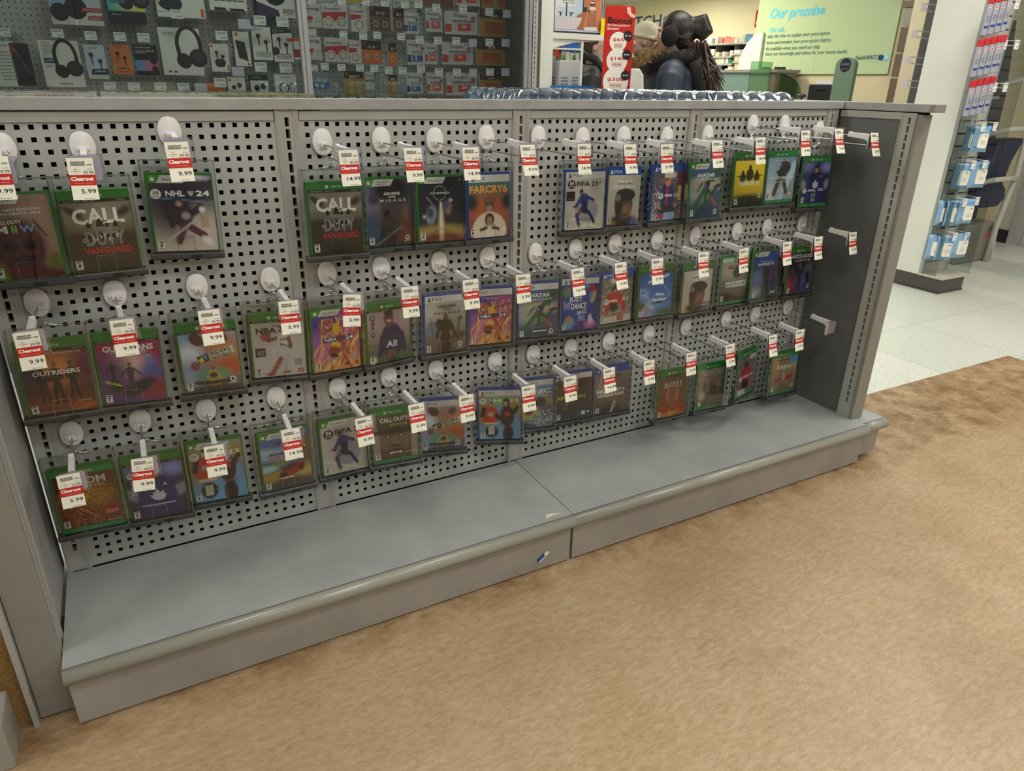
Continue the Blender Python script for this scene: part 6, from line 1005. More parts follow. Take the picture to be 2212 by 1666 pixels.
pack('earbud_box', 611, 98, 42, 72, lambda A: (A.poly([(0, 0), (1, 0), (1, 0.12), (0.5, 0.14), (0, 0.18)], '26262a'), A.disc(0.14, 0.08, 0.09, 'a8a8aa', hole=0.7), A.text('WICKED', 0.40, 0.07, 0.4, 0.05, 'a8a8aa', bold=0), buds(A, 0.5, 0.40, 0.8), A.rect(0.72, 1, 0.28, 0.38, 'a84a3c'), A.disc(0.12, 0.68, 0.2, '26262a'), A.lines(0.1, 0.9, 0.76, 0.92, 3, '6a6a6c', 9)), 'white earbud box with black top band and red flash', 'earbuds', AG, side='38383a')
pack('earbud_box', 641, 104, 12, 50, lambda A: (A.rect(0, 1, 0, 0.2, 'b85a2c'), A.rect(0, 1, 0.55, 0.9, '8c2c28')), 'narrow orange and red pack edge beside the frame', 'earphones', AG, depth=0.02)
pack('earbud_box', 512, 192, 38, 50, lambda A: (A.rect(0.06, 0.22, 0.06, 0.18, 'b85a34'), A.disc(0.35, 0.42, 0.12, '2a2a2c'), A.disc(0.66, 0.34, 0.14, '2a2a2c')), 'white earbud box, lowest row, two black buds', 'earbuds', AG, side='7a3a28')
pack('earbud_box', 561, 190, 38, 56, lambda A: (A.rect(0, 1, 0, 0.22, '1e1e20'), A.text('WICKED', 0.4, 0.1, 0.45, 0.07, 'b0b0b0', bold=0), A.disc(0.35, 0.5, 0.16, '2a2a2c'), A.disc(0.72, 0.44, 0.16, '2a2a2c')), 'white earbud box, lowest row, black top band', 'earbuds', AG, side='1e1e20')
pack('earbud_box', 618, 190, 46, 58, lambda A: (A.text('WICKED', 0.5, 0.12, 0.4, 0.06, '5a5a5c', bold=0), A.disc(0.42, 0.5, 0.24, '2c3c5c', hole=0.75), A.disc(0.80, 0.5, 0.12, '2c3c5c', hole=0.7, ry=0.2)), 'white box with navy ear-hook earphones, lowest row', 'earphones', AG)
pack('earbud_box', 464, 196, 36, 34, lambda A: (A.rect(0, 1, 0, 0.5, 'c06a30')), 'orange-topped earphone box, lowest row', 'earphones', AG, body='b86a38')
tp = [(8, 70), (122, 72), (194, 77), (257, 79), (308, 81), (380, 30), (477, 76), (526, 51), (560, 43), (609, 46), (513, 154), (562, 144), (616, 146), (474, 178), (236, 187), (288, 188), (345, 188), (395, 189), (433, 190)]
LR = ['leftmost', 'second', 'third', 'fourth', 'fifth']
for i, (x, y) in enumerate(tp): hook_tag(x, y, 26, 19, i in (7, 10, 18), i, lab='left bay price hook, %s' % (['far left above the dark blister', 'above the noise cancelling box', 'above the blue earbud box', 'above the orange box', 'above the black box with pink band', 'above the tall white box', 'above the charging case box', 'blank one with orange tab below', 'above the two stem buds box', 'above the black top band box', 'blank one below the charging case box', 'below the two stem buds box', 'above the navy ear-hook box', 'above the orange-topped box', 'lowest row, leftmost', 'lowest row, second', 'lowest row, third', 'lowest row, fourth', 'lowest row, blank fifth'][i]), grp='price hooks in the left bay')
# battery cards
BG = 'battery cards in the right bay'
def cells(A, u0, u1, v0, v1, n, c, c2):
    w = (u1 - u0) / n
    for i in range(n): A.rect(u0 + w * (i + 0.08), u0 + w * (i + 0.88), v0, v1, c, up=False); A.rect(u0 + w * (i + 0.2), u0 + w * (i + 0.75), v0 - 0.04, v0 + 0.03, c2, up=False)
    A.lay += 1
def wheel(A, u, v, r, c='8a7a6e', bg='b4b0a8'):
    A.disc(u, v, r, bg); 
    for k in range(8): A.disc(u + r * 0.68 * math.cos(k * 0.785), v + r * 0.68 * A.w / A.h * math.sin(k * 0.785), r * 0.2, c, up=False, n=8)
    A.lay += 1
def b_white(kind):
    def f(A):
        A.rect(0, 1, 0, 1, 'b4b2ae')
        if kind == 'hear2': A.text('Energizer', 0.40, 0.22, 0.62, 0.13, '26262a'); A.poly([(0.0, 0.36), (0.95, 0.30), (0.9, 0.62), (0.5, 0.70), (0, 0.6)], '9c2a2c'); wheel(A, 0.24, 0.74, 0.20); wheel(A, 0.74, 0.72, 0.20)
        if kind == 'hear1': A.text('Energizer', 0.45, 0.22, 0.8, 0.11, '26262a'); A.poly([(0, 0.34), (0.7, 0.34), (0.6, 0.52), (0, 0.55)], '9c2a2c'); wheel(A, 0.5, 0.74, 0.36)
        if kind == 'side': A.text('Energizer', 0.40, 0.20, 0.75, 0.13, '26262a'); A.disc(0.82, 0.22, 0.10, 'a04a80'); A.rect(0.02, 0.62, 0.42, 0.98, 'c0bcb4'); wheel(A, 0.3, 0.66, 0.22); A.poly([(0.06, 0.6), (0.5, 0.5), (0.55, 0.64), (0.08, 0.76)], 'a83c38'); wheel(A, 0.82, 0.66, 0.15)
        if kind == 'aa': A.text('Energizer', 0.5, 0.24, 0.78, 0.13, '26262a'); cells(A, 0.22, 0.95, 0.46, 0.86, 5, '9a9a9c', '1c1c1e'); A.poly([(0.35, 0.55), (0.85, 0.52), (0.85, 0.84), (0.35, 0.86)], 'b4524a'); A.text('50', 0.6, 0.66, 0.28, 0.14, 'd4c8c4'); A.rect(0, 0.18, 0.55, 0.86, 'a83a34'); A.disc(0.88, 0.36, 0.10, '9a6a8a')
        if kind == 'aaw': A.text('Energizer', 0.48, 0.20, 0.42, 0.14, '26262a'); cells(A, 0.20, 0.92, 0.42, 0.84, 10, '9c9c9e', '1c1c1e'); A.poly([(0.38, 0.54), (0.78, 0.50), (0.78, 0.82), (0.38, 0.86)], 'b83a34'); A.text('50', 0.58, 0.64, 0.16, 0.14, 'd8c8c4'); A.rect(0, 0.19, 0.56, 0.90, 'a8322c'); A.disc(0.86, 0.30, 0.07, '9a5a86')
        if kind == 'blue': A.text('Energizer', 0.5, 0.22, 0.80, 0.13, '26262a'); cells(A, 0.25, 0.92, 0.46, 0.9, 4, '8a94a8', 'a8a8a8'); A.rect(0, 0.22, 0.60, 0.90, '28427c'); A.rect(0.3, 0.86, 0.62, 0.86, '3a5286'); A.text('1', 0.48, 0.72, 0.06, 0.2, 'd4d4dc'); A.disc(0.86, 0.34, 0.10, '8a5a80')
        if kind == 'coin4': A.rect(0, 1, 0, 1, '7a8494'); A.rect(0, 1, 0.55, 0.9, '3a5a96'); [A.disc(u, v, 0.13, 'a8aca4') for u, v in ((0.38, 0.42), (0.74, 0.46), (0.24, 0.72), (0.58, 0.74))]
        if kind == 'coin1': A.text('Energizer', 0.5, 0.25, 0.8, 0.12, '26262a'); A.rect(0, 1, 0.45, 0.6, '3a66a0'); A.disc(0.5, 0.66, 0.28, 'a0a4a8')
    return f
def b_dark(kind, t):
    def f(A):
        lo = {'brown': '5f4434', 'orange': 'b8601c', 'gold': '96762a'}[kind]
        A.rect(0, 1, 0, 1, lo); A.rect(0, 1, 0, 0.40 if kind != 'gold' else 0.30, '2a1e1c'); A.text(t, 0.52, 0.27 if kind != 'gold' else 0.22, 0.12 * len(t) + 0.06, 0.11, 'c8c4b8'); A.rect(0.08, 0.18, 0.03, 0.18, 'a03034'); A.rect(0.6, 0.95, 0.24, 0.27, '8a4a2c')
        if kind in ('brown', 'orange'):
            two = A.w > 0.075; [wheel(A, u, 0.70, 0.17 if two else 0.32, 'b0aca4', lo) for u in ((0.28, 0.74) if two else (0.5,))]
        elif t.startswith('AA'): cells(A, 0.20, 0.86, 0.44, 0.86, 9, 'a03c34', 'c8a83c')
        else:
            two = A.w > 0.075; [A.disc(u, v, 0.14 if two else 0.25, '9a9284') for u, v in (((0.36, 0.52), (0.72, 0.52), (0.36, 0.82), (0.72, 0.82)) if two else ((0.55, 0.45), (0.55, 0.75)))]
    return f
bt = [(674, 34, 38, 50, b_white('side'), 'white battery card beside the frame, upper row'), (724, 35, 54, 54, b_white('hear2'), 'white and red card of two battery wheels, upper row'), (775, 41, 34, 56, b_white('hear1'), 'narrow white card of one battery wheel, upper row'), (821, 41, 44, 54, b_dark('brown', '312'), 'brown card of two battery wheels'), (861, 43, 24, 50, b_dark('brown', '312'), 'narrow brown battery card'), (889, 50, 32, 46, b_white('blue'), 'white and blue battery card, upper row'),
      (938, 44, 35, 50, b_white('aa'), 'tall white and red battery card, upper row'), (997, 50, 70, 50, b_white('aaw'), 'wide white and red battery pack, upper row'), (1066, 51, 60, 58, b_dark('gold', 'AA'), 'black and gold battery pack, upper row'),
      (676, 104, 36, 50, b_white('side'), 'white battery card beside the frame, second row'), (728, 108, 52, 52, b_white('hear2'), 'white and red card of two battery wheels, second row'), (767, 112, 28, 50, b_white('hear1'), 'narrow white card of one battery wheel, second row'), (803, 113, 42, 50, b_dark('orange', '13'), 'orange card of two battery wheels'), (848, 117, 18, 50, b_dark('orange', '13'), 'narrow orange battery card'), (899, 113, 38, 54, b_white('blue'), 'white and blue battery card, second row'),
      (932, 116, 26, 46, b_white('aa'), 'small white and red battery card, second row'), (989, 116, 66, 48, b_white('aaw'), 'wide white and red battery pack, second row'), (1061, 117, 62, 50, b_dark('gold', 'AA'), 'black and gold battery pack, second row'),
      (693, 176, 34, 38, b_white('coin4'), 'clear and blue card of four coin cells'), (765, 180, 42, 52, b_dark('gold', '2032'), 'gold card of four coin cells'), (799, 174, 18, 38, b_white('coin1'), 'small white and blue card of one coin cell'), (849, 183, 19, 42, b_dark('gold', '2032'), 'narrow gold card of two coin cells'), (896, 180, 34, 46, b_white('blue'), 'white and blue battery card, third row'),
      (940, 180, 35, 46, b_white('aa'), 'tall white and red battery card, third row'), (998, 182, 66, 48, b_white('aaw'), 'wide white and red battery pack, third row'), (1060, 182, 46, 46, b_dark('gold', 'AA'), 'black and gold battery pack, third row'),
      (765, -12, 30, 34, lambda A: A.rect(0, 1, 0, 1, 'a89420'), 'yellow battery card at the top edge'), (930, -2, 36, 34, lambda A: A.rect(0, 1, 0, 1, '6a4a46'), 'grey and maroon battery card at the top edge'), (964, -2, 30, 40, lambda A: A.rect(0, 1, 0, 1, '5c3230'), 'maroon battery card at the top edge'), (1014, -8, 52, 42, b_white('aaw'), 'wide red and silver battery pack at the top edge'), (1052, -8, 30, 50, b_dark('gold', 'AA'), 'gold battery pack at the top edge'), (1084, -4, 28, 50, b_dark('gold', 'AA'), 'gold battery pack at the top edge, beside another')]
for cx, cy, w, h, fn, lab in bt: pack('battery_pack', cx, cy, w, h, fn, lab, 'batteries', BG, depth=0.012, hang=False, Y=YF + 0.02)
tg = [(672, 2), (737, 2), (790, 3), (831, 5), (874, 8), (903, 8), (942, 15), (1000, 18), (1057, 24), (674, 69), (741, 73), (784, 77), (814, 75), (866, 78), (906, 84), (946, 86), (985, 87), (1057, 90), (677, 146), (701, 143), (737, 145), (777, 146), (808, 147), (839, 151), (869, 152), (909, 148), (948, 154), (987, 155), (1058, 154), (710, 216), (740, 217), (761, 216), (785, 217), (802, 218), (821, 217), (842, 217), (861, 218), (881, 218), (912, 218), (950, 219), (986, 219), (1057, 219), (1021, 91), (1022, 155), (1092, 91), (1092, 154), (1095, 28)]
for i, (x, y) in enumerate(tg):
    row = 'top' if y < 40 else 'second' if y < 100 else 'third' if y < 180 else 'lowest'
    c = sum(1 for (a, b) in tg if a < x and (('top' if b < 40 else 'second' if b < 100 else 'third' if b < 180 else 'lowest') == row))
    hook_tag(x, y, 17, 13, i >= 42, i, lab='battery hook with %s label, %s label row, %s from the left' % ('blank' if i >= 42 else 'white price', row, (ORD[c + 1])), grp='price hooks in the right bay')
# ------------------------------------------------------------------ end-cap display with poster, shelf, bottles
YE = 2.36
def wx(px, py, y): return atY(px, py, y).x
def wz(px, py, y): return atY(px, py, y).z
ec = empty('endcap_display', (2.72, YE, 0), 'white end-cap display post and shelves right of the cabinet', 'display stand')
def ebox(nm, m, x0, x1, y0, y1, z0, z1, bev=0): return MB().box(x0 - 2.72, x1 - 2.72, y0 - YE, y1 - YE, z0, z1).build(nm, m, ec, bev)
xa, xb = wx(1164, 100, YE), wx(1191, 100, YE)
ebox('post', M_white_paint, xa, xb, YE - 0.02, YE + 0.05, 0, 2.4, 0.002)
zs1 = wz(1240, 73, YE); x_r = wx(1312, 80, YE)
sh = MB(); z1 = wz(1250, 73, YE); z0 = wz(1250, 86, YE)
sh.box(xb - 2.72, x_r - 2.72, 0.0, 0.34, z0 + 0.012, z1); sh.prism([(wx(1307, 73, YE) - 2.72, z1), (wx(1318, 86, YE) - 2.72, z0), (wx(1307, 86, YE) - 2.72, z0)], 1, -0.01, 0.0); sh.box(xb - 2.72, wx(1308, 80, YE) - 2.72, -0.012, 0.0, z0, z1); sh.build('shelf', M_white_paint, ec, 0.001)
br = MB(); br.prism([(xb - 2.72, z0), (wx(1300, 86, YE) - 2.72, z0), (wx(1240, 95, YE) - 2.72, wz(1240, 92, YE)), (xb - 2.72, wz(1192, 105, YE))], 1, 0.0, 0.004); br.build('shelf_bracket', M_white_paint, ec)
zl = wz(1240, 186, YE + 0.04); ebox('shelf', M_white_paint, xb, wx(1300, 190, YE) + 0.06, YE - 0.01, YE + 0.34, zl - 0.10, zl - 0.085)
# poster
x0, x1, zt, zb = wx(1198, 40, YE + 0.02), wx(1303, 30, YE + 0.02), 2.02, z1 + 0.002
po = empty('poster', ((x0 + x1) / 2, YE + 0.02, zb), 'photo poster of a person washing their face above a basin', 'poster'); w, h = x1 - x0, zt - zb
mb = MB().col(ph('2c2c2e')); mb.box(-w / 2 - 0.006, w / 2 + 0.004, 0, 0.012, 0, h); mb.build('frame', PMATT, po)
mb = MB(); A = Art(w, h - 0.01, mb, -w / 2, 0.010, -0.0006); vv = lambda py: 1 - (wz(1250, py, YE + 0.02) - zb) / h
v0, v70 = vv(0), vv(68)
S = lambda a: v0 + (v70 - v0) * a
A.paint([('gh', 'a9b0b4', '8aa0b8')], 20, 20)
A.poly([(0.02, S(-0.3)), (0.42, S(-0.3)), (0.42, S(0.23)), (0.02, S(0.30))], 'b8bcbc'); A.lines(0.14, 0.40, S(0.0), S(0.2), 3, '5a5c60', 4)
A.rect(0.22, 0.245, S(0.15), S(0.58), '3c3034'); A.rect(0.10, 0.13, S(0.47), S(0.58), '3c3034'); A.rect(0.07, 0.15, S(0.45), S(0.48), '3c3034'); A.rect(0.31, 0.34, S(0.47), S(0.58), '3c3034'); A.rect(0.29, 0.38, S(0.45), S(0.48), '3c3034')
A.poly([(0.56, S(-0.6)), (0.98, S(-0.6)), (0.98, S(0.6)), (0.56, S(0.6))], '2c2628')
A.poly([(0.46, S(1.0)), (0.44, S(0.55)), (0.56, S(0.43)), (0.66, S(0.40)), (0.90, S(0.40)), (0.97, S(0.5)), (0.97, S(1.0))], '8a5a3e')
A.disc(0.77, S(0.05), 0.095, '9a6244', ry=0.5 * (S(0.8) - S(0)) * 1.05); A.disc(0.76, S(0.12), 0.055, '5c2a24', ry=(S(0.2) - S(0)) * 0.5); A.rect(0.72, 0.80, S(0.07), S(0.11), 'd8d4ce'); A.disc(0.765, S(0.28), 0.075, 'b4aeac', ry=(S(0.12) - S(0)) * 0.5)
for sgn, cx in ((-1, 0.625), (1, 0.915)):
    A.poly([(cx - 0.05, S(1.0)), (cx - 0.055 * sgn - 0.02, S(0.35)), (cx - 0.03, S(-0.2)), (cx + 0.05, S(-0.2)), (cx + 0.05, S(0.4)), (cx + 0.02, S(1.0))], 'a2694a')
    for k in range(4): A.poly([(cx - 0.045 + 0.022 * k, S(0.25)), (cx - 0.03 + 0.018 * k, S(-0.35)), (cx - 0.018 + 0.018 * k, S(-0.35)), (cx - 0.027 + 0.022 * k, S(0.25))], '8c583c' if k % 2 else 'b07654', up=False)
    A.lay += 1
A.poly([(0.62, S(0.90)), (0.86, S(0.88)), (0.9, S(1.02)), (0.6, S(1.02))], 'b8b4b8')
A.poly([(0.0, S(0.60)), (0.56, S(0.60)), (0.50, S(0.85)), (0.42, S(1.0)), (0.0, S(1.0))], 'aea8ac')
mb.build('print', PRINT, po)
o = MB().col(ph('c9c01e')).box(wx(1299, 40, YE), wx(1309, 40, YE), YE - 0.001, YE + 0.001, z1 + 0.001, wz(1303, 40, YE)).build('shelf_talker', PMATT); tag(o, 'narrow bright yellow shelf card beside the poster', 'sign')
# lotion bottles and their blue tray
M_lot = mat('pale_bottle', (0.52, 0.55, 0.55), 0.3); M_lotg = mat('green_collar', (0.10, 0.30, 0.05), 0.4); M_pump = clear('clear_pump_cap', (0.78, 0.82, 0.82), 0.3, 0.1, 0.8)
zb_ = zl - 0.0845
for i, (cx, w_, Y, lab) in enumerate(((1200, 24, YE + 0.10, 'pale pump bottle behind the post'), (1223, 27, YE + 0.02, 'pale pump bottle with green collar, middle of the tray'), (1245, 22, YE + 0.04, 'pale pump bottle with green collar, right one in the tray'))):
    xl, xr_ = wx(cx - w_ / 2, 150, Y), wx(cx + w_ / 2, 150, Y); hw = (xr_ - xl) / 2; ztop = wz(cx, 130, Y); zc1, zc2 = wz(cx, 120, Y), wz(cx, 113, Y)
    o = empty('lotion_bottle', ((xl + xr_) / 2, Y + 0.03, zb_), lab, 'bottle', 'pump bottles on the end cap'); H = ztop - zb_
    mb = MB(); mb.prism([(-hw, 0), (hw, 0), (hw, H - 0.012), (hw - 0.012, H), (-hw + 0.012, H), (-hw, H - 0.012)], 1, -0.022, 0.022); mb.build('bottle_body', M_lot, o, 0.006)
    A_ = MB(); A = Art(2 * hw, H, A_, -hw, 0, -0.0226); A.lines(0.15, 0.75, 0.42, 0.72, 4, '5c6264', i); A.rect(0.15, 0.8, 0.62, 0.64, '5a7a4a'); A.disc(0.55, 0.80, 0.16, '6a4440', hole=0.7); A_.build('label_print', PMATT, o)
    mb = MB(); mb.lathe([(0.013, H - 0.002), (0.013, zc1 - zb_)], n=14); mb.build('collar', M_lotg if i else M_lot, o)
    mb = MB(); mb.lathe([(0.012, zc1 - zb_ + 0.0005), (0.012, zc2 - zb_ + 0.004), (0.010, zc2 - zb_ + 0.008)], n=12); mb.build('pump_cap', M_pump, o)
M_blu = mat('bright_blue_card', (0.02, 0.15, 0.45), 0.5)
mb = MB(); Y = YE - 0.045; xa_, xb_2 = wx(1189, 190, Y), wx(1300, 190, Y); zt = wz(1240, 185, Y); zb2 = zb_
mb.prism([(xa_, zb2), (xb_2 + 0.05, zb2), (xb_2, zt - 0.018), (wx(1280, 185, Y), zt), (xa_, zt)], 1, Y, Y + 0.003); mb.box(xa_, xb_2, Y + 0.003, Y + 0.12, zb2, zb2 + 0.002)
tag(mb.build('display_tray', M_blu), 'bright blue cardboard tray in front of the pump bottles', 'tray')
# stock glimpsed under the shelf
for i, (px, py, c) in enumerate(((1222, 98, '3a5aa0'), (1240, 98, '2f58a8'), (1222, 122, 'b8a8a0'), (1241, 124, 'a8b0b0'), (1199, 108, 'a83a30'))):
    Y = 2.95; P = atY(px, py, Y); o = MB().col(ph(c)).box(P.x - 0.035, P.x + 0.035, Y, Y + 0.08, P.z - 0.04, P.z + 0.03); o = o.build('carton', PMATT)
    tag(o, ['small blue carton on the far shelf, left', 'small blue carton on the far shelf, right', 'pinkish carton on the lower far shelf', 'pale green carton on the lower far shelf', 'small red carton beside the post'][i], 'box', 'cartons beyond the end cap')
fs_ = MB(); a, b = atY(1185, 110, 2.97), atY(1250, 110, 2.97)
for py in (104, 134, 160): z = atY(1220, py, 2.97).z; fs_.box(a.x, b.x, 2.94, 3.10, z - 0.012, z)
fs_.box(a.x, b.x, 3.10, 3.12, 0, 1.75); fs_.box(b.x, b.x + 0.02, 2.94, 3.12, 0, 1.75); tag(fs_.build('far_shelving', M_white_paint), 'cream shelving glimpsed behind the pump bottles', 'shelving unit')
# red standing sign
D = Vector((0.59, 0.808)); P2 = Vector((CAM[0], CAM[1])) + D * 4.75
sg = empty('standing_sign', (P2.x, P2.y, 0), 'tall red standing sign with white circles listing offers', 'sign', rot=(0, 0, -0.30))
sl = 4.75
def sz(py, px=1330): d = ray(px, py); t = sl / math.hypot(d[0], d[1]); return CAM[2] + t * d[2]
hw = 0.0925; top = sz(12)
mb = MB().col(ph('a82a22')); pr = [(-hw, 0), (hw, 0), (hw, top - 0.02), (hw - 0.006, top - 0.006), (hw - 0.02, top), (-hw + 0.02, top), (-hw + 0.006, top - 0.006), (-hw, top - 0.02)]
mb.prism(pr, 1, 0, 0.006)
A = Art(2 * hw, top, mb, -hw, 0, -0.0005); V = lambda py: 1 - sz(py) / top
A.text('Bonus', 0.5, V(44), 0.84, V(51) - V(37), '2a2424', bold=0.03); A.text('Redemption', 0.46, V(55), 0.74, V(58) - V(52), 'd8d0cc', bold=0.01); A.text('Event!', 0.28, V(62), 0.38, V(65) - V(59), 'd8d0cc', bold=0.01)
for py, rr, t, s2 in ((90, 0.29, '65', '15'), (131, 0.36, '140', '40'), (176, 0.44, '300', '100')):
    A.disc(0.48, V(py), rr, 'cfccc4', n=30); A.text('$' + t, 0.48, V(py - 4), rr * 1.35, (V(py + 5) - V(py - 4)), 'b0302a', bold=0.02); A.lines(0.48 - rr * 0.5, 0.48 + rr * 0.5, V(py + 4), V(py + 15), 4, '8a4a44', 3, 0.4); A.text({'65': '50,000', '140': '100,000', '300': '200,000'}[t], 0.48, V(py + 9), rr * 0.9, (V(py + 3) - V(py)), 'a83832', bold=0.01)
    A.disc(0.80, V(py - 13), 0.155, '2a2628', n=20); A.text('$' + s2, 0.80, V(py - 13), 0.20, V(py + 4) - V(py), 'c8c4c0', bold=0.01)
A.poly([(0.68, V(15)), (0.82, V(15)), (0.84, V(25)), (0.92, V(30)), (0.99, V(31)), (0.99, V(38)), (0.84, V(36)), (0.72, V(28))], 'd0a0a0')
mb.build('sign_board', PMATT, sg)
MB().box(-0.12, 0.12, 0.0065, 0.16, 0, 0.012).build('foot', M_white_paint, sg)
# ------------------------------------------------------------------ pharmacy beyond
XG = 7.3
def gy(px, py, X=XG): return atX(px, py, X).y
def gz(px, py, X=XG): return atX(px, py, X).z
M_cream = noisy('cream_partition', (0.62, 0.54, 0.36), (0.66, 0.58, 0.40), 2, 0.6, 2)
M_gglass = mat('frosted_green_glass', (0.52, 0.64, 0.40), 0.22, 0, 0.6); M_teal = mat('frosted_teal_panel', (0.17, 0.25, 0.235), 0.3); M_brown = noisy('brown_laminate', (0.10, 0.075, 0.05), (0.14, 0.105, 0.075), 6, 0.5, 5)
yL, yR = gy(1634, 60), gy(1938, 60)
struct(MB().box(XG + 0.02, XG + 0.12, 1.85, yL, 0, CEIL).build('wall_front', M_cream))
gp = empty('glass_sign_panel', (XG, (yL + yR) / 2, gz(1780, 160)), 'large frosted green glass panel with a blue heading and list of promises', 'sign'); cy_ = gp.location.y; zb = gp.location.z; wS = yL - yR; hS = CEIL - 0.02 - zb
mb = MB(); mb.box(-0.006, 0.006, -wS / 2, wS / 2, 0, hS); mb.build('glass_panel', M_gglass, gp)
for t in (0.48,): MB().box(-0.0065, -0.006, -0.001, 0.001, 0, hS).build('panel_joint', M_frame, gp)
mb = MB()
def wtext(mb, t, pxl, pxr, pyc, hpx, c, X, bold=0.0, sh=0.0, off=0.01, ox=0, oy=0, oz=0):
    yl, yr = gy(pxl, pyc, X), gy(pxr, pyc, X); cx = (pxl + pxr) / 2; zc_ = gz(cx, pyc, X); h = gz(cx, pyc - hpx / 2, X) - gz(cx, pyc + hpx / 2, X)
    a, fs, szz = glyphs(t, bold, sh); mb.col(ph(c)); w = yl - yr; ym = (yl + yr) / 2
    mb.add([(X - off - ox, ym - a[i, 0] * w - oy, zc_ + a[i, 1] * h - oz) for i in range(len(a))], fs)
K = dict(X=XG, ox=XG, oy=cy_, oz=zb)
wtext(mb, 'Our promise', 1666, 1782, 28, 30, '5ab4e0', bold=0.02, sh=0.25, **K); wtext(mb, 'We will...', 1663, 1700, 64, 11, '6ab8c8', bold=0.01, sh=0.2, **K)
for t, a, b, y in (('take the time to explain your prescription', 1660, 1793, 76), ('know and monitor your prescription history', 1658, 1796, 90), ('be available when you need our help', 1656, 1772, 104), ('share our knowledge and advice for your better health', 1654, 1830, 115)):
    wtext(mb, t, a, b, y, 11, '3c5a5c', bold=0.0, sh=0.2, **K); wtext(mb, '·', a - 6, a - 4, y + 1, 3, '3c5a5c', bold=0.02, **K)
wtext(mb, 'HealthWATCH', 1850, 1904, 124, 10, '2c3c4c', bold=0.005, **K); wtext(mb, 'for your health', 1876, 1916, 132, 5, '7ab8b8', bold=0.0, **K)
Y1, Z1 = gy(1911, 124), gz(1911, 124)
for dy, c, rr in ((0.035, '26406a', 0.026), (-0.02, '8ac0d0', 0.026)):
    n = 16; mb.col(ph(c)); mb.add([(-0.011, Y1 - cy_ + dy + rr * 1.3 * math.cos(6.283 * k / n), Z1 - zb + rr * math.sin(6.283 * k / n)) for k in range(n)], [tuple(range(n))])
mb.build('lettering', PMATT, gp)
mb = MB()
for px in (1710, 1722): mb.lathe([(0.016, 0), (0.016, 0.012), (0.010, 0.016)], (-0.024, gy(px, 152) - cy_, gz(px, 152) - zb), n=10, ax=0)
mb.build('glass_stud', M_chrome, gp)
# yellow rear wall lettering
wl = empty('wall_lettering', (XP - 0.012, gy(1400, 55, XP), gz(1400, 70, XP)), 'dark blue raised lettering with light blue tagline on the yellow wall', 'sign'); mb = MB(); K2 = dict(X=XP, ox=XP - 0.012, oy=wl.location.y, oz=wl.location.z, off=0.004)
wtext(mb, 'HealthWATCH', 1262, 1428, 52, 25, '3a5066', bold=0.01, **K2); wtext(mb, 'for your Health', 1330, 1414, 74, 12, '84b4c8', bold=0.0, **K2)
Y1, Z1 = gy(1446, 42, XP), gz(1446, 42, XP)
for dy, c in ((0.07, '4a6090'), (-0.05, 'a8c8dc')):
    mb.col(ph(c)); n = 18; mb.add([(-0.006 - dy * 0.01, Y1 - wl.location.y + dy + 0.085 * math.cos(6.283 * k / n), Z1 - wl.location.z + 0.055 * math.sin(6.283 * k / n)) for k in range(n)], [tuple(range(n))])
mb.build('lettering', PMATT, wl)
# red fire sign
X2 = XG + 1.3; a, b = gy(1634, 40, X2), gy(1642, 40, X2); P = (a + b) / 2
o = empty('fire_sign', (XP - 0.01, gy(1638, 40, XP), gz(1638, 40, XP)), 'narrow red and white arrow sign at the edge of the green glass', 'sign')
hh = (gz(1638, 22, XP) - gz(1638, 58, XP)) / 2; ww = (gy(1633, 40, XP) - gy(1643, 40, XP)) / 2
mb = MB().col(ph('a83226')); mb.box(-0.003, 0.003, -ww, ww, -hh, hh); mb.col(ph('d8d0c4')); mb.add([(-0.004, ww * 0.3, hh * 0.5), (-0.004, -ww * 0.3, hh * 0.5), (-0.004, -ww * 0.3, -hh * 0.4), (-0.004, -ww * 0.8, -hh * 0.4), (-0.004, 0, -hh * 0.9), (-0.004, ww * 0.8, -hh * 0.4), (-0.004, ww * 0.3, -hh * 0.4)], [tuple(range(7))]); mb.build('sign_plate', PMATT, o)
# curved fin partition
mb = MB(); X = XG - 0.05; y0_, yc_ = gy(1637, 150, X), gy(1592, 155, X); zt_ = gz(1637, 70, X); zb_f = 1.0
pts = [(y0_, zb_f), (y0_, zt_)] + [(y0_ + (yc_ - y0_) * math.sin(t), zb_f + 0.45 + (zt_ - zb_f - 0.45) * math.cos(t)) for t in [k * math.pi / 2 / 12 for k in range(1, 13)]] + [(yc_, zb_f)]
mb.prism(pts, 0, X, X + 0.03); tag(mb.build('curved_partition', M_white_paint), 'pale curved fin partition left of the green glass', 'partition')
# pharmacy shelves
XS = 9.0
ps = empty('pharmacy_shelving', (XS, gy(1550, 150, XS), 0), 'dark grey pharmacy shelving stacked with small boxes', 'shelving unit'); py_ = ps.location.y
ya, yb = gy(1478, 120, XS), gy(1620, 120, XS)
MB().box(0.33, 0.35, yb - py_, ya - py_, 0, gz(1550, 84, XS)).build('back_panel', M_dark, ps)
for i, py in enumerate((93, 118, 134, 153)):
    for (a, b, dz) in ((1478, 1540, 0.0), (1541, 1580, -0.02), (1581, 1618, 0.01)):
        if i == 0: dz = 0
        z = gz(1550, py, XS) + dz; MB().box(0.0, 0.33, gy(b, py, XS) - py_, gy(a, py, XS) - py_, z - 0.03, z - 0.004).build('shelf_board', M_upright, ps)
for px in (1540.5, 1580.5): MB().box(0.05, 0.33, gy(px, 120, XS) - py_ - 0.008, gy(px, 120, XS) - py_ + 0.008, 0, gz(1550, 93, XS)).build('divider', M_wing, ps)
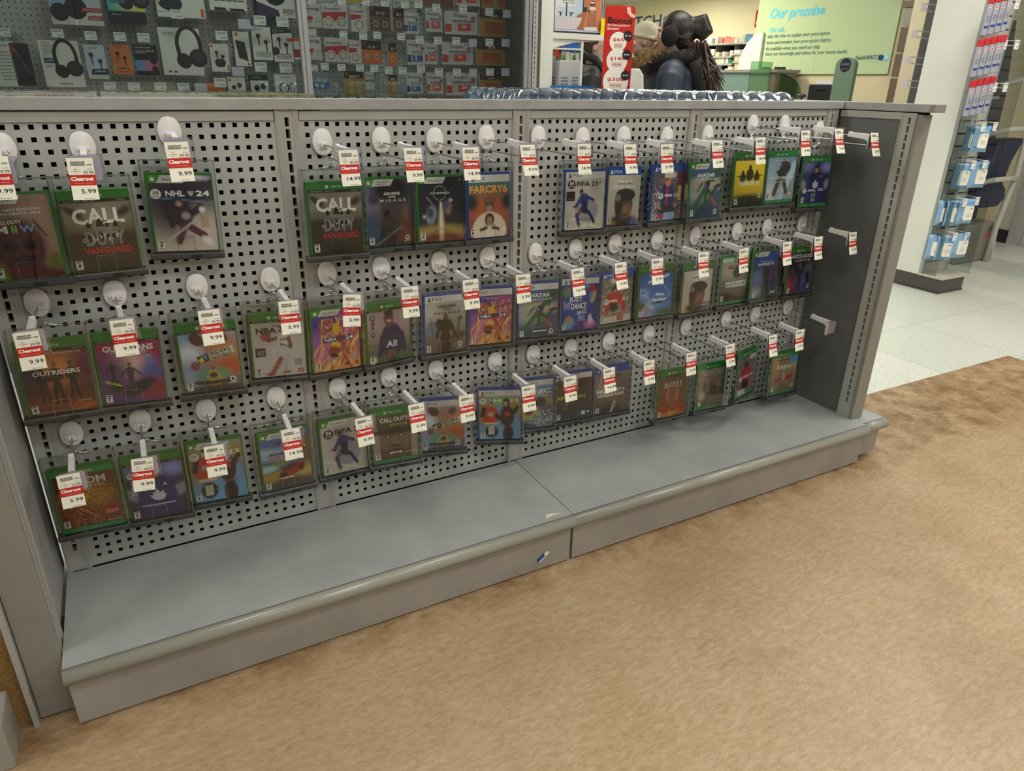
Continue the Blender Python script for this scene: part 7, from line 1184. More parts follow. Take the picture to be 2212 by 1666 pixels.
r = random.Random(11); cols = ['c8c4b8', 'b8bab4', 'c4beb0', 'a8b4a8', '3a7a66', 'c8c8c4', 'a86a6a', 'b4b8bc', 'd0ccc0', '5a80a0', 'b8a890']
for i, py in enumerate((93, 118, 134, 153)):
    for (a, b, dz) in ((1482, 1538, 0.0), (1543, 1578, -0.02), (1583, 1616, 0.01)):
        if i == 0: dz = 0
        y = gy(a, py, XS); ye = gy(b, py, XS); z = gz(1550, py, XS) + dz - 0.0035
        while y > ye + 0.02:
            w_ = 0.035 + 0.05 * r.random(); hgt = 0.05 + 0.06 * r.random()
            if r.random() < 0.86:
                c = cols[r.randrange(len(cols))]
                if i == 0 and abs(y - gy(1565, py, XS)) < 0.1: c = 'c87a70'
                o = MB().col(ph(c)).box(XS + 0.02, XS + 0.02 + 0.10, y - w_, y, z, z + hgt).build('medicine_box', PMATT)
                tag(o, 'small medicine box on the dark pharmacy shelving', 'box', 'medicine boxes on the pharmacy shelves')
            y -= w_ + 0.006 + (0.03 if r.random() < 0.15 else 0)
# counter with teal panel
XC = 6.9
pc = empty('pharmacy_counter', (XC, gy(1580, 180, XC), 0), 'pharmacy counter with frosted teal front and brown top', 'counter'); cy2 = pc.location.y; zt = gz(1580, 153, XC); ya, yb = gy(1470, 170, XC), gy(1664, 170, XC)
MB().box(0, 0.03, yb - cy2, ya - cy2, 0.1, zt - 0.02).build('front_panel', M_teal, pc); MB().box(-0.02, 0.35, yb - cy2 - 0.10, ya - cy2, zt - 0.019, zt + 0.012).build('counter_top', M_beige, pc)
MB().box(0, 0.30, yb - cy2 - 0.10, yb - cy2 - 0.001, 0.0, zt - 0.0195).build('end_panel', M_brown, pc); MB().box(0.05, 0.30, yb - cy2, ya - cy2, 0, 0.099).build('plinth', M_dark, pc)
M_gclear = clear('green_tinted_glass', (0.55, 0.78, 0.62), 0.3, 0.02, 0.7)
mb = MB(); y = gy(1664, 170, XC - 0.04); mb.box(XC - 0.36, XC - 0.04, y - 0.006, y + 0.006, 0.0, gz(1664, 134, XC - 0.04)); tag(mb.build('glass_divider', M_gclear), 'upright green-edged glass divider at the counter end', 'glass panel')
mb = MB(); X = 6.4; y0 = gy(1680, 190, X); R_ = y0 - gy(1729, 210, X); zb3 = gz(1700, 212, X) - 0.15; pts = [(y0, zb3), (y0, gz(1680, 158, X))] + [(y0 - R_ * math.sin(t), zb3 + 0.15 + (gz(1680, 158, X) - zb3 - 0.15) * math.cos(t)) for t in [k * math.pi / 2 / 12 for k in range(1, 13)]] + [(y0 - R_, zb3)]
mb.prism(pts, 0, X, X + 0.012); tag(mb.build('glass_screen', M_gclear), 'quarter-round green glass screen on the front desk', 'glass panel')
mb = MB(); y0 = gy(1672, 210, 6.3); y1 = gy(1900, 215, 6.3); zt4 = gz(1700, 214, 6.3) - 0.03
mb.box(6.2, 6.69, y1, y0, 0, zb3 - 0.001); tag(mb.build('front_desk', M_cream), 'cream front desk hidden behind the gondola top', 'counter')
ZD = zb3
o = empty('monitor', (6.3, gy(1772, 200, 6.3), ZD), 'black monitor seen from behind on the front desk', 'monitor'); w_ = gy(1745, 190, 6.3) - gy(1800, 190, 6.3); zt5 = gz(1772, 182, 6.3) - ZD
MB().box(0, 0.04, -w_ / 2, w_ / 2, 0.06, zt5).build('screen_back', M_blk, o, 0.008); MB().box(-0.004, 0, -w_ * 0.18, w_ * 0.18, zt5 - 0.06, zt5 - 0.045).build('vent', M_dark, o); MB().box(0.0, 0.08, -0.04, 0.04, 0, 0.059).build('stand', M_blk, o)
MB().box(0.0405, 0.07, -w_ / 2 + 0.05, w_ / 2 - 0.05, 0.1, zt5 + 0.03).build('rear_card', M_lav, o)
for i, (pa, pb, c, l) in enumerate(((1645, 1657, '1c1c1e', 'left'), (1672, 1690, '1e1e20', 'right'))):
    X = 7.1; o = MB().box(X, X + 0.05, gy(pb, 152, X), gy(pa, 152, X), gz(1660, 160, X), gz(1660, 145, X)).build('pin_pad', M_blk); tag(o, 'small black screen above the counter, %s one' % l, 'screen')
mb = MB(); P = atX(1731, 212, 6.25); mb.tube([(6.25, P.y, ZD), (6.25, P.y, P.z)], 0.01, 8); mb.ball((6.25, P.y, P.z + 0.02), 0.035, 0.045, 0.022, 12, 8); tag(mb.build('desk_scanner', M_blk), 'small black scanner head left of the monitor', 'scanner')
# green rounded totem with dark disc
X = 6.0; yl, yr = gy(1797, 200, X), gy(1843, 200, X); zt6 = gz(1832, 124, X); zmid = gz(1832, 140, X); cyy = (gy(1808, 150, X) + gy(1848, 150, X)) / 2
o = empty('green_totem', (X, cyy, 0), 'tall green rounded totem with dark round badge', 'sign'); hwid = (gy(1806, 150, X) - gy(1848, 150, X)) / 2
M_tot = mat('sage_green_totem', (0.14, 0.22, 0.15), 0.4)
pts = [(-hwid, 0), (hwid, 0)] + [(hwid * math.cos(t), zmid + (zt6 - zmid) * math.sin(t)) for t in [k * math.pi / 14 for k in range(15)]]
MB().prism(pts, 0, -0.02, 0.02).build('totem_board', M_tot, o)
mb = MB(); A = Art(2 * hwid, 0.2, mb, 0, 0, 0); zc6 = gz(1829, 141, X); n = 24; rr = hwid * 0.56; mb.col(ph('24242e')); mb.add([(-0.021, rr * math.cos(6.283 * k / n), zc6 + rr * math.sin(6.283 * k / n)) for k in range(n)], [tuple(range(n))])
a, fs, _s = glyphs('Consultation', 0.0, 0.2); mb.col(ph('7a7c84')); mb.add([(-0.022, -a[i, 0] * rr * 1.5, zc6 + 0.01 + a[i, 1] * rr * 0.4) for i in range(len(a))], fs); a, fs, _s = glyphs('pharmacy', 0.0, 0.2); mb.add([(-0.022, -a[i, 0] * rr * 1.2, zc6 - 0.03 + a[i, 1] * rr * 0.25) for i in range(len(a))], fs)
mb.build('badge', PMATT, o)
# dark cabinet column and cream pillar
X = 6.7; o = empty('tall_cabinet', (X, gy(1930, 120, X), 0), 'tall dark brown cabinet column right of the green glass', 'cabinet'); ty = o.location.y; yl, yr = gy(1936, 110, X) , gy(1962, 60, X)
yl = gy(1930, 140, X); yr = yl - 0.30
for a, b in ((0.0, gz(1925, 168, X)), (gz(1925, 168, X) + 0.006, gz(1925, 115, X)), (gz(1925, 115, X) + 0.006, gz(1930, 58, X)), (gz(1930, 58, X) + 0.006, gz(1935, 18, X))): MB().box(0, 0.28, yr - ty, yl - ty, a, b - 0.004).build('door_panel' if b < gz(1935, 19, X) else 'door_panel', M_brown if b < gz(1935, 40, X) else M_beige, o)
MB().box(-0.01, 0.29, yr - ty - 0.01, yl - ty + 0.03, gz(1935, 18, X), gz(1935, 4, X)).build('crown', M_brown, o)
X = 6.30; yl = gy(1948, 110, X) - 0.02; o = MB().box(X, X + 0.33, yl - 0.16, yl, 0, CEIL - 0.001).build('column', M_cream); tag(o, 'narrow cream pillar beside the dark cabinet column', 'pillar')
# ------------------------------------------------------------------ white column with slatwall, wipes and toothbrush packs
cx0, cyf = 5.035, 1.125
wc = empty('white_column', (cx0 + 0.15, 1.28, 0), 'white square column with grey base beyond the gondola end', 'column')
lx = lambda v: v - cx0 - 0.15
MB().box(lx(cx0), lx(5.33), cyf - 1.28, 1.435 - 1.28, 0.101, CEIL - 0.001).build('column_body', M_white_paint, wc)
M_base = mat('dark_grey_base', (0.075, 0.07, 0.065), 0.45)
MB().box(lx(5.034), lx(5.305), 0.957 - 1.28, 1.437 - 1.28, 0.012, 0.098).build('base', M_base, wc, 0.002); MB().box(lx(5.030), lx(5.309), 0.953 - 1.28, 1.44 - 1.28, 0.0, 0.0115).build('base_foot', M_base, wc)
MB().box(lx(5.028), lx(5.325), 0.945 - 1.28, cyf - 1.28 - 0.001, 0.099, 0.113).build('bottom_shelf', mat('cream_edge', (0.55, 0.52, 0.42), 0.5), wc)
M_slat = noisy('slatwall_grey', (0.50, 0.49, 0.45), (0.53, 0.52, 0.48), 4, 0.5, 3); M_edge = mat('aluminium_edge', (0.42, 0.44, 0.45), 0.35, 0.3)
mb = MB(); z = 0.114; n = 0
while z < 2.5:
    mb.box(lx(5.050), lx(5.318), cyf - 1.28 - 0.018, cyf - 1.28 - 0.0006, z, z + 0.066); z += 0.0762
mb.build('slatwall', M_slat, wc); MB().box(lx(5.050), lx(5.318), cyf - 1.28 - 0.006, cyf - 1.28 - 0.0002, 0.114, 2.5).build('slat_groove', M_brown, wc)
MB().box(lx(5.034), lx(5.0495), cyf - 1.28 - 0.022, cyf - 1.28 - 0.0004, 0.114, CEIL - 0.002).build('edge_trim', M_edge, wc); MB().box(lx(5.3185), lx(5.330), cyf - 1.28 - 0.022, cyf - 1.28 - 0.0004, 0.114, 2.5).build('edge_trim', M_edge, wc)
mb = MB(); mb.box(5.330, 5.333, 0.945, cyf - 0.024, 0.114, 2.5); tag(mb.build('side_glass', M_glass), 'clear side panel standing on the column base shelf', 'glass panel')
mb = MB(); mb.box(5.036, 5.039, 1.00, cyf - 0.024, 0.114, 2.5); tag(mb.build('side_glass', M_glass), 'clear left side panel of the column slatwall', 'glass panel')
YS = cyf - 0.10
def shx(px, py, Y=YS): return atY(px, py, Y)
M_wipe = mat('light_blue_film', (0.24, 0.42, 0.62), 0.22, 0, 0.6)
def wipes(px, py, w_, h_, ang, label, Y):
    P = shx(px, py, Y); o = empty('wipes_pack', (P.x, Y, P.z), label, 'wipes', 'light blue wipes packs on the column', rot=(0, 0, -0.15 - ang * 0.75)); hw, hh = w_ / 2, h_ / 2
    mb = MB(); nx, nz = 10, 12; r = random.Random(int(px + py)); F = []
    for s in (-1, 1):
        for j in range(nz + 1):
            for i in range(nx + 1):
                u, v = i / nx * 2 - 1, j / nz * 2 - 1; t = max(0, 1 - abs(v) ** 6) * max(0, 1 - abs(u) ** 8); zig = 0.003 * ((i + j) % 2) if abs(v) > 0.99 else 0
                F.append((u * hw * (1 - 0.05 * (1 - abs(v)) + 0.02 * r.random()), s * (0.0015 + 0.015 * t + 0.0012 * r.random()), v * hh + zig * s))
    n = nx + 1; off = n * (nz + 1); fs = []
    for j in range(nz):
        for i in range(nx): a = j * n + i; fs.append((a, a + 1, a + n + 1, a + n)); fs.append((off + a, off + a + n, off + a + n + 1, off + a + 1))
    mb.smooth = True; mb.add(F, fs); mb.build('pouch', M_wipe, o)
    mb = MB().col(ph('d0ccc0')); pr = []; lw, lh = hw * 0.56, hh * 0.56; cx_, cz_ = hw * 0.12, -hh * 0.15
    for sx_, sz_, a0 in ((1, 1, 0), (-1, 1, 90), (-1, -1, 180), (1, -1, 270)):
        for a in (0, 45, 90): t = math.radians(a0 + a); pr.append((cx_ + sx_ * (lw - 0.01) + 0.01 * math.cos(t), cz_ + sz_ * (lh - 0.01) + 0.01 * math.sin(t)))
    mb.prism(pr, 1, -0.023, -0.015); A = Art(2 * lw, 2 * lh, mb, cx_ - lw, cz_ - lh, -0.0235); A.text('exp', 0.68, 0.16, 0.3, 0.09, '2a3a7a', bold=0.02); A.lines(0.25, 0.8, 0.5, 0.8, 3, '7a90b0', 3, 0.3)
    mb.build('flip_lid', PMATT, o)
    mb = MB(); mb.col(ph('3a78b8'))
    for k in range(6):
        u, v = r.random() * 1.6 - 0.8, (0.62 + 0.3 * r.random()) * (1 if k < 4 else -1); n_ = 12; R_ = 0.008
        if abs(u) > 0.85: continue
        y_ = -0.0185
        mb.add([(u * hw + R_ * f * math.cos(6.283 * q / n_), y_, v * hh + R_ * f * math.sin(6.283 * q / n_)) for f in (1, 0.7) for q in range(n_)], [(q, (q + 1) % n_, n_ + (q + 1) % n_, n_ + q) for q in range(n_)])
    if mb.v: mb.build('ring_print', PMATT, o)
    return o
def brush_pack(px, py, label, Y, n_=0):
    P = shx(px, py, Y); o = empty('toothbrush_pack', (P.x, Y, P.z), label, 'toothbrush', 'toothbrush packs on the column', rot=(0, 0, -0.5)); h = 0.215
    mb = MB(); mb.col(ph('8a8c96')); mb.box(-0.015, 0.015, 0, 0.016, -h / 2, h / 2 - 0.05); mb.col(ph('a8262c')); mb.box(-0.016, 0.016, -0.002, 0.018, h / 2 - 0.05, h / 2 - 0.012)
    A = Art(0.03, h - 0.05, mb, -0.015, -h / 2, -0.0004); A.disc(0.5, 0.16, 0.3, 'c8c0c4'); A.disc(0.5, 0.16, 0.18, 'a03040'); A.rect(0.15, 0.9, 0.70, 0.78, '2c3a78'); A.lines(0.3, 0.7, 0.4, 0.6, 3, '5a5c68', 1); mb.build('blister_card', PRINT, o, 0.003)
    return o
def slat_hook(px, py, Y, label, double=True):
    P = shx(px, py, Y); o = empty('slatwall_hook', (P.x, Y, P.z), label, 'price hook', 'slatwall hooks on the column'); small_tag(0.045, 0.052, False, 3).build('price_label', PMATT, o)
    mb = MB(); mb.tube([(0, 0.001, -0.004), (0, cyf - Y - 0.019, 0.004)], 0.0022, 6); mb.tube([(0, 0.02, -0.03), (0, cyf - Y - 0.019, -0.022)], 0.0022, 6); mb.box(-0.015, 0.015, cyf - Y - 0.022, cyf - Y - 0.0185, -0.03, 0.014); mb.build('wire', M_white, o)
YH = cyf - 0.17
for i, (x, y, l) in enumerate(((2173, 89, 'upper left'), (2199, 89, 'upper right'), (2151, 182, 'second left'), (2174, 182, 'second right'), (2127, 268, 'third left'), (2152, 267, 'third right'), (2105, 350, 'fourth left'), (2130, 349, 'fourth right'), (2087, 432, 'fifth left'), (2113, 429, 'fifth right'), (2065, 506, 'lowest left'), (2091, 505, 'lowest right'), (2200, 1, 'topmost'))):
    slat_hook(x, y - 3, YH, 'slatwall hook with white label on the column, %s' % l)
k = 0
for px0, py0, n, nm in ((2136, 32, 7, 'top'), (2112, 124, 8, 'second'), (2096, 211, 7, 'third')):
    for i in range(n):
        brush_pack(px0 + i * 7.0, py0 - 1.5 * i, 'red capped toothbrush pack on the column, %s cluster, %s from the left' % (nm, ORD[i + 1]), YS - 0.03 + 0.004 * (i % 2) - 0.008 * i)
wp_ = [(2098, 300, 0.085, 0.150, 0.7, 'edge-on light blue wipes pack, uppermost cluster left', 1.03), (2118, 300, 0.10, 0.155, 0.5, 'light blue wipes pack, uppermost cluster right', 0.985),
       (2076, 380, 0.12, 0.165, 0.35, 'light blue wipes pack, second cluster left', 1.04), (2112, 377, 0.14, 0.165, 0.1, 'light blue wipes pack, second cluster right', 0.99),
       (2040, 460, 0.10, 0.165, 0.7, 'light blue wipes pack, third cluster at the back left', 1.065), (2060, 460, 0.12, 0.165, 0.3, 'light blue wipes pack, third cluster middle', 1.02), (2085, 456, 0.13, 0.160, 0.1, 'light blue wipes pack, third cluster right', 0.975),
       (2018, 533, 0.10, 0.165, 0.7, 'light blue wipes pack, lowest cluster at the back left', 1.065), (2040, 535, 0.12, 0.165, 0.4, 'light blue wipes pack, lowest cluster middle', 1.02), (2072, 530, 0.14, 0.165, 0.1, 'light blue wipes pack, lowest cluster right', 0.975)]
for a in wp_: wipes(*a)
# glass rack left of the column
X = 5.6; o = empty('glass_rack', (X, 1.9, 0), 'dark glass rack with white empty pegs left of the white column', 'rack'); 
ya, yb = gy(1985, 60, X), gy(2010, 60, X)
MB().box(0.08, 0.09, 1.50 - 1.9, ya - 1.9 + 0.02, 0.3, 2.6).build('rack_back', M_wing, o); MB().box(0, 0.10, 1.49 - 1.9, 1.499 - 1.9, 0.0, 2.6).build('rack_side', M_edge, o); MB().box(0, 0.10, 1.50 - 1.9, ya - 1.9 + 0.02, 0, 0.299).build('rack_base', M_base, o)
for px, py in ((2016, 10), (1996, 68), (1982, 124), (1976, 175)):
    P = atX(px, py, X); mb = MB(); mb.tube([(-0.10, P.y - 1.9, P.z), (0.079, P.y - 1.9, P.z)], 0.004, 6); mb.tube([(-0.08, P.y - 1.9, P.z - 0.035), (0.0, P.y - 1.9, P.z - 0.045), (0.079, P.y - 1.9, P.z - 0.045)], 0.004, 6); mb.build('peg', M_white, o); MB().box(-0.104, -0.1, P.y - 1.9 - 0.02, P.y - 1.9 + 0.02, P.z - 0.05, P.z + 0.005).build('peg_label', M_lav, o)
# blood pressure machine with seat
kx, ky = 6.35, 1.42
M_kiosk = mat('grey_beige_housing', (0.23, 0.22, 0.19), 0.45); M_navy = mat('navy_seat', (0.022, 0.027, 0.065), 0.5); M_tubew = mat('cream_steel_tube', (0.50, 0.49, 0.44), 0.35); M_blk2 = mat('dark_screen_housing', (0.03, 0.032, 0.036), 0.35)
kb_ = empty('health_kiosk', (kx, ky, 0), 'self-service health kiosk with navy seat, dark tower and cream handrails', 'kiosk')
b = MB(); b.prism([(-0.36, 0.0), (0.09, 0.0), (0.10, 0.30), (0.0, 0.325), (-0.30, 0.31)], 1, 0.01, 0.30); b.build('pedestal', M_kiosk, kb_, 0.015)
mb = MB(); A = Art(0.06, 0.10, mb, -0.03, 0.185, 0.009); A.poly([(0.2, 0.5), (0.45, 0.05), (1, 0.0), (0.8, 0.45)], '4a4c4c'); A.poly([(0.0, 1.0), (0.2, 0.5), (0.8, 0.42), (0.55, 0.95)], 'a83c30'); mb.build('badge', PMATT, kb_)
b = MB(); b.prism([(-0.40, 0.33), (-0.05, 0.33), (-0.10, 1.25), (-0.22, 1.75), (-0.42, 1.75)], 1, 0.10, 0.24); b.build('tower', M_blk2, kb_, 0.01)
mb = MB(); A = Art(0.12, 0.06, mb, -0.30, 1.21, 0.0994); A.text('health', 0.5, 0.5, 0.9, 0.5, 'c8c8c8', bold=0.01); mb.build('lettering', PMATT, kb_)
s_ = MB(); s_.prism([(-0.30, 0.44), (-0.02, 0.44), (0.05, 0.50), (0.03, 0.58), (-0.03, 0.62), (0.0, 0.78), (0.10, 0.95), (-0.22, 0.95), (-0.28, 0.70)], 1, -0.02, 0.0995); s_.build('seat', M_navy, kb_, 0.02, 3)
t_ = MB()
for zz, xe_ in ((0.66, 0.03), (1.02, 0.02), (1.36, -0.02)): t_.tube([(-0.34, 0.03, zz - 0.04), (-0.26, -0.06, zz), (-0.12, -0.08, zz + 0.005), (xe_, -0.06, zz), (xe_ + 0.05, -0.03, zz - 0.02)], 0.020, 10)
t_.build('handrail', M_tubew, kb_)
t_ = MB(); t_.tube([(0.02, -0.02, 0.0), (0.04, -0.02, 0.30), (0.09, -0.03, 0.70), (0.07, -0.03, 1.4), (0.05, -0.03, 2.1)], 0.022, 10); t_.build('rail_post', M_tubew, kb_)
t_ = MB(); t_.tube([(0.13, 0.02, 0.35), (0.135, 0.0, 0.015), (0.05, 0.0, 0.010)], 0.008, 8); t_.build('bent_foot', M_tubew, kb_)
# right-hand wall, black skirting and door
XR = 7.3
struct(MB().box(XR + 0.02, XR + 0.12, -6.4, 1.849, 0, CEIL).build('wall_right', M_offw)); struct(MB().box(XR + 0.005, XR + 0.0199, 1.76, 2.6, 0, 0.115).build('baseboard_right', M_blk))
d = empty('door_1', (XR, 1.23, 0)); d['kind'] = 'structure'
MB().box(0.0, 0.0195, 0.40, 0.52, 0, 2.15).build('door_frame', M_upright, d); MB().box(0.0, 0.0195, -0.52, -0.40, 0, 2.15).build('door_frame', M_upright, d); MB().box(0.0, 0.0195, -0.52, 0.52, 2.151, 2.25).build('door_frame', M_upright, d); MB().box(0.008, 0.0195, -0.398, 0.398, 0.004, 2.149).build('door_leaf', noisy('grey_white_door', (0.42, 0.42, 0.40), (0.46, 0.46, 0.44), 3, 0.5, 3), d)
# ------------------------------------------------------------------ people
def fuse(name, mb, m, parent, vox=0.009, smooth=4):
    """join overlapping rough forms into one continuous skin"""
    o = mb.build(name, m, None); md = o.modifiers.new('remesh', 'REMESH'); md.mode = 'VOXEL'; md.voxel_size = vox; md.use_smooth_shade = True
    s = o.modifiers.new('smooth', 'SMOOTH'); s.factor = 0.5; s.iterations = smooth
    dg = bpy.context.evaluated_depsgraph_get(); me = bpy.data.meshes.new_from_object(o.evaluated_get(dg)); me.name = name
    me.materials.clear(); me.materials.append(m); bpy.data.objects.remove(o)
    for p in me.polygons: p.use_smooth = True
    n = bpy.data.objects.new(name, me); COL.objects.link(n); n.parent = parent; return n
def head_forms(mb, hz, female=True):
    """head facing -y, centre height hz"""
    mb.ball((0, 0.010, hz + 0.025), 0.074, 0.092, 0.088, 20, 14); mb.ball((0, -0.022, hz - 0.035), 0.056, 0.062, 0.070, 16, 12); mb.ball((0, -0.052, hz - 0.082), 0.024, 0.022, 0.020, 12, 8)
    mb.ball((0, -0.078, hz + 0.022), 0.042, 0.012, 0.012, 12, 8)
    mb.tube([(0, -0.082, hz + 0.012), (0, -0.096, hz - 0.012), (0, -0.104, hz - 0.028)], [0.007, 0.009, 0.013], 8); mb.ball((-0.010, -0.093, hz - 0.030), 0.008, 0.008, 0.007, 8, 6); mb.ball((0.010, -0.093, hz - 0.030), 0.008, 0.008, 0.007, 8, 6)
    mb.ball((-0.036, -0.062, hz - 0.018), 0.022, 0.018, 0.018, 10, 8); mb.ball((0.036, -0.062, hz - 0.018), 0.022, 0.018, 0.018, 10, 8)
    mb.ball((0, -0.082, hz - 0.052), 0.020, 0.010, 0.009, 10, 6)
    for s in (-1, 1): mb.ball((s * 0.076, 0.012, hz - 0.006), 0.009, 0.018, 0.030, 10, 8)
    mb.tube([(0, 0.018, hz - 0.05), (0, 0.030, hz - 0.20)], [0.050, 0.058], 14)
def hand_forms(mb, p, d, side):
    p = Vector(p); d = Vector(d).normalized(); up = Vector((0, -1, 0)); s = d.cross(up).normalized()
    mb.tube([p, p + d * 0.045, p + d * 0.085], [0.026, 0.034, 0.030], 10)
    for k, L_ in enumerate((0.068, 0.078, 0.072, 0.056)):
        o = p + d * 0.080 + s * ((k - 1.5) * 0.0185); mb.tube([o, o + d * L_ * 0.5 + up * 0.006, o + d * L_ * 0.9 + up * 0.022], [0.0088, 0.0082, 0.0070], 7)
    o = p + d * 0.025 + s * (-0.030 if side > 0 else 0.030); mb.tube([o, o + d * 0.03 + up * 0.018, o + d * 0.055 + up * 0.028], [0.011, 0.010, 0.008], 7)
def person(loc, yaw, height, label, skin, coat, legs, hair_fn, extra_fn=None, pitch=0.0):
    k = height / 1.70; o = empty('person', (loc[0], loc[1], 0), label, 'person', rot=(0, 0, yaw)); o.scale = (k, k, k)
    hz = 1.565
    mb = MB(); head_forms(mb, hz)
    mb.tube([(0, 0.03, 1.42), (0, 0.03, 1.15), (0, 0.03, 0.95)], [0.10, 0.11, 0.13], 16)
    for s in (-1, 1):
        mb.tube([(0, 0.03, 1.38), (s * 0.15, 0.03, 1.37), (s * 0.20, 0.02, 1.12), (s * 0.21, -0.05, 0.90)], [0.07, 0.052, 0.040, 0.030], 12); hand_forms(mb, (s * 0.21, -0.055, 0.89), (0, -0.25, -1), s)
        mb.tube([(s * 0.08, 0.03, 0.93), (s * 0.10, 0.02, 0.50), (s * 0.10, 0.03, 0.09)], [0.085, 0.058, 0.042], 12); mb.tube([(s * 0.10, 0.05, 0.045), (s * 0.10, -0.13, 0.032)], [0.042, 0.034], 10)
    body = fuse('body', mb, skin, o, 0.0075, 3)
    M_eye = mat('eye_white', (0.75, 0.73, 0.70), 0.2); M_iris = mat('dark_iris', (0.03, 0.02, 0.015), 0.2); M_lip = mat('lips', (0.42, 0.16, 0.14), 0.5); M_brow = mat('brow_hair', (0.03, 0.02, 0.015), 0.8)
    for s in (-1, 1):
        e = MB().ball((s * 0.031, -0.0695, hz + 0.002), 0.0130, 0.0115, 0.0085, 12, 8).build('eye', M_eye, o); MB().ball((s * 0.031 - 0.002, -0.0788, hz + 0.002), 0.0055, 0.003, 0.0058, 10, 6).build('iris', M_iris, e)
        MB().tube([(s * 0.015, -0.0855, hz + 0.020), (s * 0.032, -0.086, hz + 0.027), (s * 0.050, -0.074, hz + 0.020)], [0.003, 0.004, 0.002], 6).build('eyebrow', M_brow, o)
    mb = MB(); mb.ball((0, -0.0895, hz - 0.0485), 0.019, 0.0055, 0.0042, 12, 6); mb.ball((0, -0.0890, hz - 0.0560), 0.016, 0.0060, 0.0050, 12, 6); mb.build('lips', M_lip, o)
    # coat
    mb = MB(); mb.tube([(0, 0.035, 1.44), (0, 0.035, 1.36), (0, 0.035, 1.15), (0, 0.04, 0.95), (0, 0.04, 0.74)], [0.085, 0.165, 0.165, 0.185, 0.205], 20)
    for s in (-1, 1): mb.ball((s * 0.175, 0.035, 1.345), 0.080, 0.085, 0.080, 12, 8); mb.tube([(s * 0.10, 0.035, 1.37), (s * 0.20, 0.035, 1.32), (s * 0.245, 0.03, 1.10), (s * 0.235, -0.05, 0.905)], [0.08, 0.082, 0.070, 0.052], 12)
    ct = fuse('coat', mb, coat, o, 0.010, 5)
    mb = MB()
    for s in (-1, 1): mb.tube([(s * 0.085, 0.035, 0.92), (s * 0.105, 0.025, 0.50), (s * 0.105, 0.03, 0.11)], [0.105, 0.078, 0.062], 12)
    fuse('trousers', mb, legs, o, 0.012, 3)
    for s in (-1, 1): mb = MB(); mb.tube([(s * 0.105, 0.055, 0.14), (s * 0.105, 0.055, 0.055)], [0.058, 0.060], 10); mb.tube([(s * 0.105, 0.065, 0.050), (s * 0.105, -0.15, 0.042)], [0.052, 0.042], 10); fuse('boot', mb, M_blk, o, 0.012, 2)
    hair_fn(o, hz); 
    if extra_fn: extra_fn(o, hz)
    return o
M_skin = mat('light_skin', (0.62, 0.40, 0.31), 0.5); M_skin2 = mat('warm_skin', (0.52, 0.32, 0.24), 0.5)
M_hairb = noisy('black_hair', (0.006, 0.005, 0.005), (0.022, 0.016, 0.014), 60, 0.45, 4, stretch=(1, 1, 0.1)); M_hairbr = noisy('dark_brown_hair', (0.03, 0.018, 0.011), (0.07, 0.042, 0.027), 60, 0.5, 4, stretch=(1, 1, 0.1))
M_navyc = noisy('navy_parka', (0.012, 0.020, 0.042), (0.020, 0.032, 0.062), 9, 0.55, 4); M_black = noisy('black_jacket', (0.010, 0.010, 0.012), (0.020, 0.020, 0.022), 9, 0.6, 4); M_jean = mat('dark_trousers', (0.02, 0.022, 0.03), 0.8)
M_furb = mat('black_fur', (0.010, 0.008, 0.008), 0.9); M_furt = noisy('tan_fur', (0.10, 0.055, 0.02), (0.30, 0.19, 0.08), 40, 0.95, 5); M_bean = noisy('cream_beanie', (0.50, 0.46, 0.34), (0.56, 0.52, 0.40), 50, 0.9, 3)
def fur(parent, name, m, path, rad, n, seed, L=0.035):
    mb = MB(); mb.tube(path, rad, 10); r = random.Random(seed); P = [Vector(p) for p in path]
    for _ in range(n):
        i = r.randrange(len(P) - 1); t = r.random(); c = P[i].lerp(P[i + 1], t); rr = (rad[i] * (1 - t) + rad[i + 1] * t) if isinstance(rad, list) else rad
        d = Vector((r.random() - 0.5, r.random() - 0.5, r.random() - 0.5)).normalized(); a = c + d * rr * 0.85; b_ = a + (d + Vector((0, 0, -0.6 * r.random()))).normalized() * L * (0.6 + 0.6 * r.random())
        s = d.orthogonal().normalized() * 0.0035; mb.add([tuple(a - s), tuple(a + s), tuple(b_)], [(0, 1, 2)])
    return mb.build(name, m, parent)
def strands(mb, p0, p1, spread, n, seed, w=0.004):
    r = random.Random(seed)
    for _ in range(n):
        j = lambda: (r.random() - 0.5) * spread; a = Vector(p0) + Vector((j(), j(), j() * 0.5)); b_ = Vector(p1) + Vector((j(), j(), j() * 1.5)); c = a.lerp(b_, 0.5) + Vector((j(), j(), 0)) * 0.5; mb.tube([a, c, b_], [w, w * 0.9, w * 0.2], 4)
def hair_front(o, hz):      # girl: brown hair pulled back low
    mb = MB(); mb.ball((0, 0.030, hz + 0.040), 0.082, 0.088, 0.086, 20, 12); mb.ball((0, 0.062, hz - 0.01), 0.070, 0.056, 0.075, 14, 10); mb.ball((0, -0.03, hz + 0.098), 0.058, 0.045, 0.022, 12, 8)
    for s in (-1, 1): mb.ball((s * 0.066, 0.020, hz + 0.035), 0.018, 0.035, 0.04, 10, 8)
    fuse('hair', mb, M_hairbr, o, 0.008, 2); mb = MB(); strands(mb, (0.0, 0.09, hz - 0.03), (0.03, 0.10, hz - 0.17), 0.06, 40, 2); mb.build('low_ponytail', M_hairbr, o)
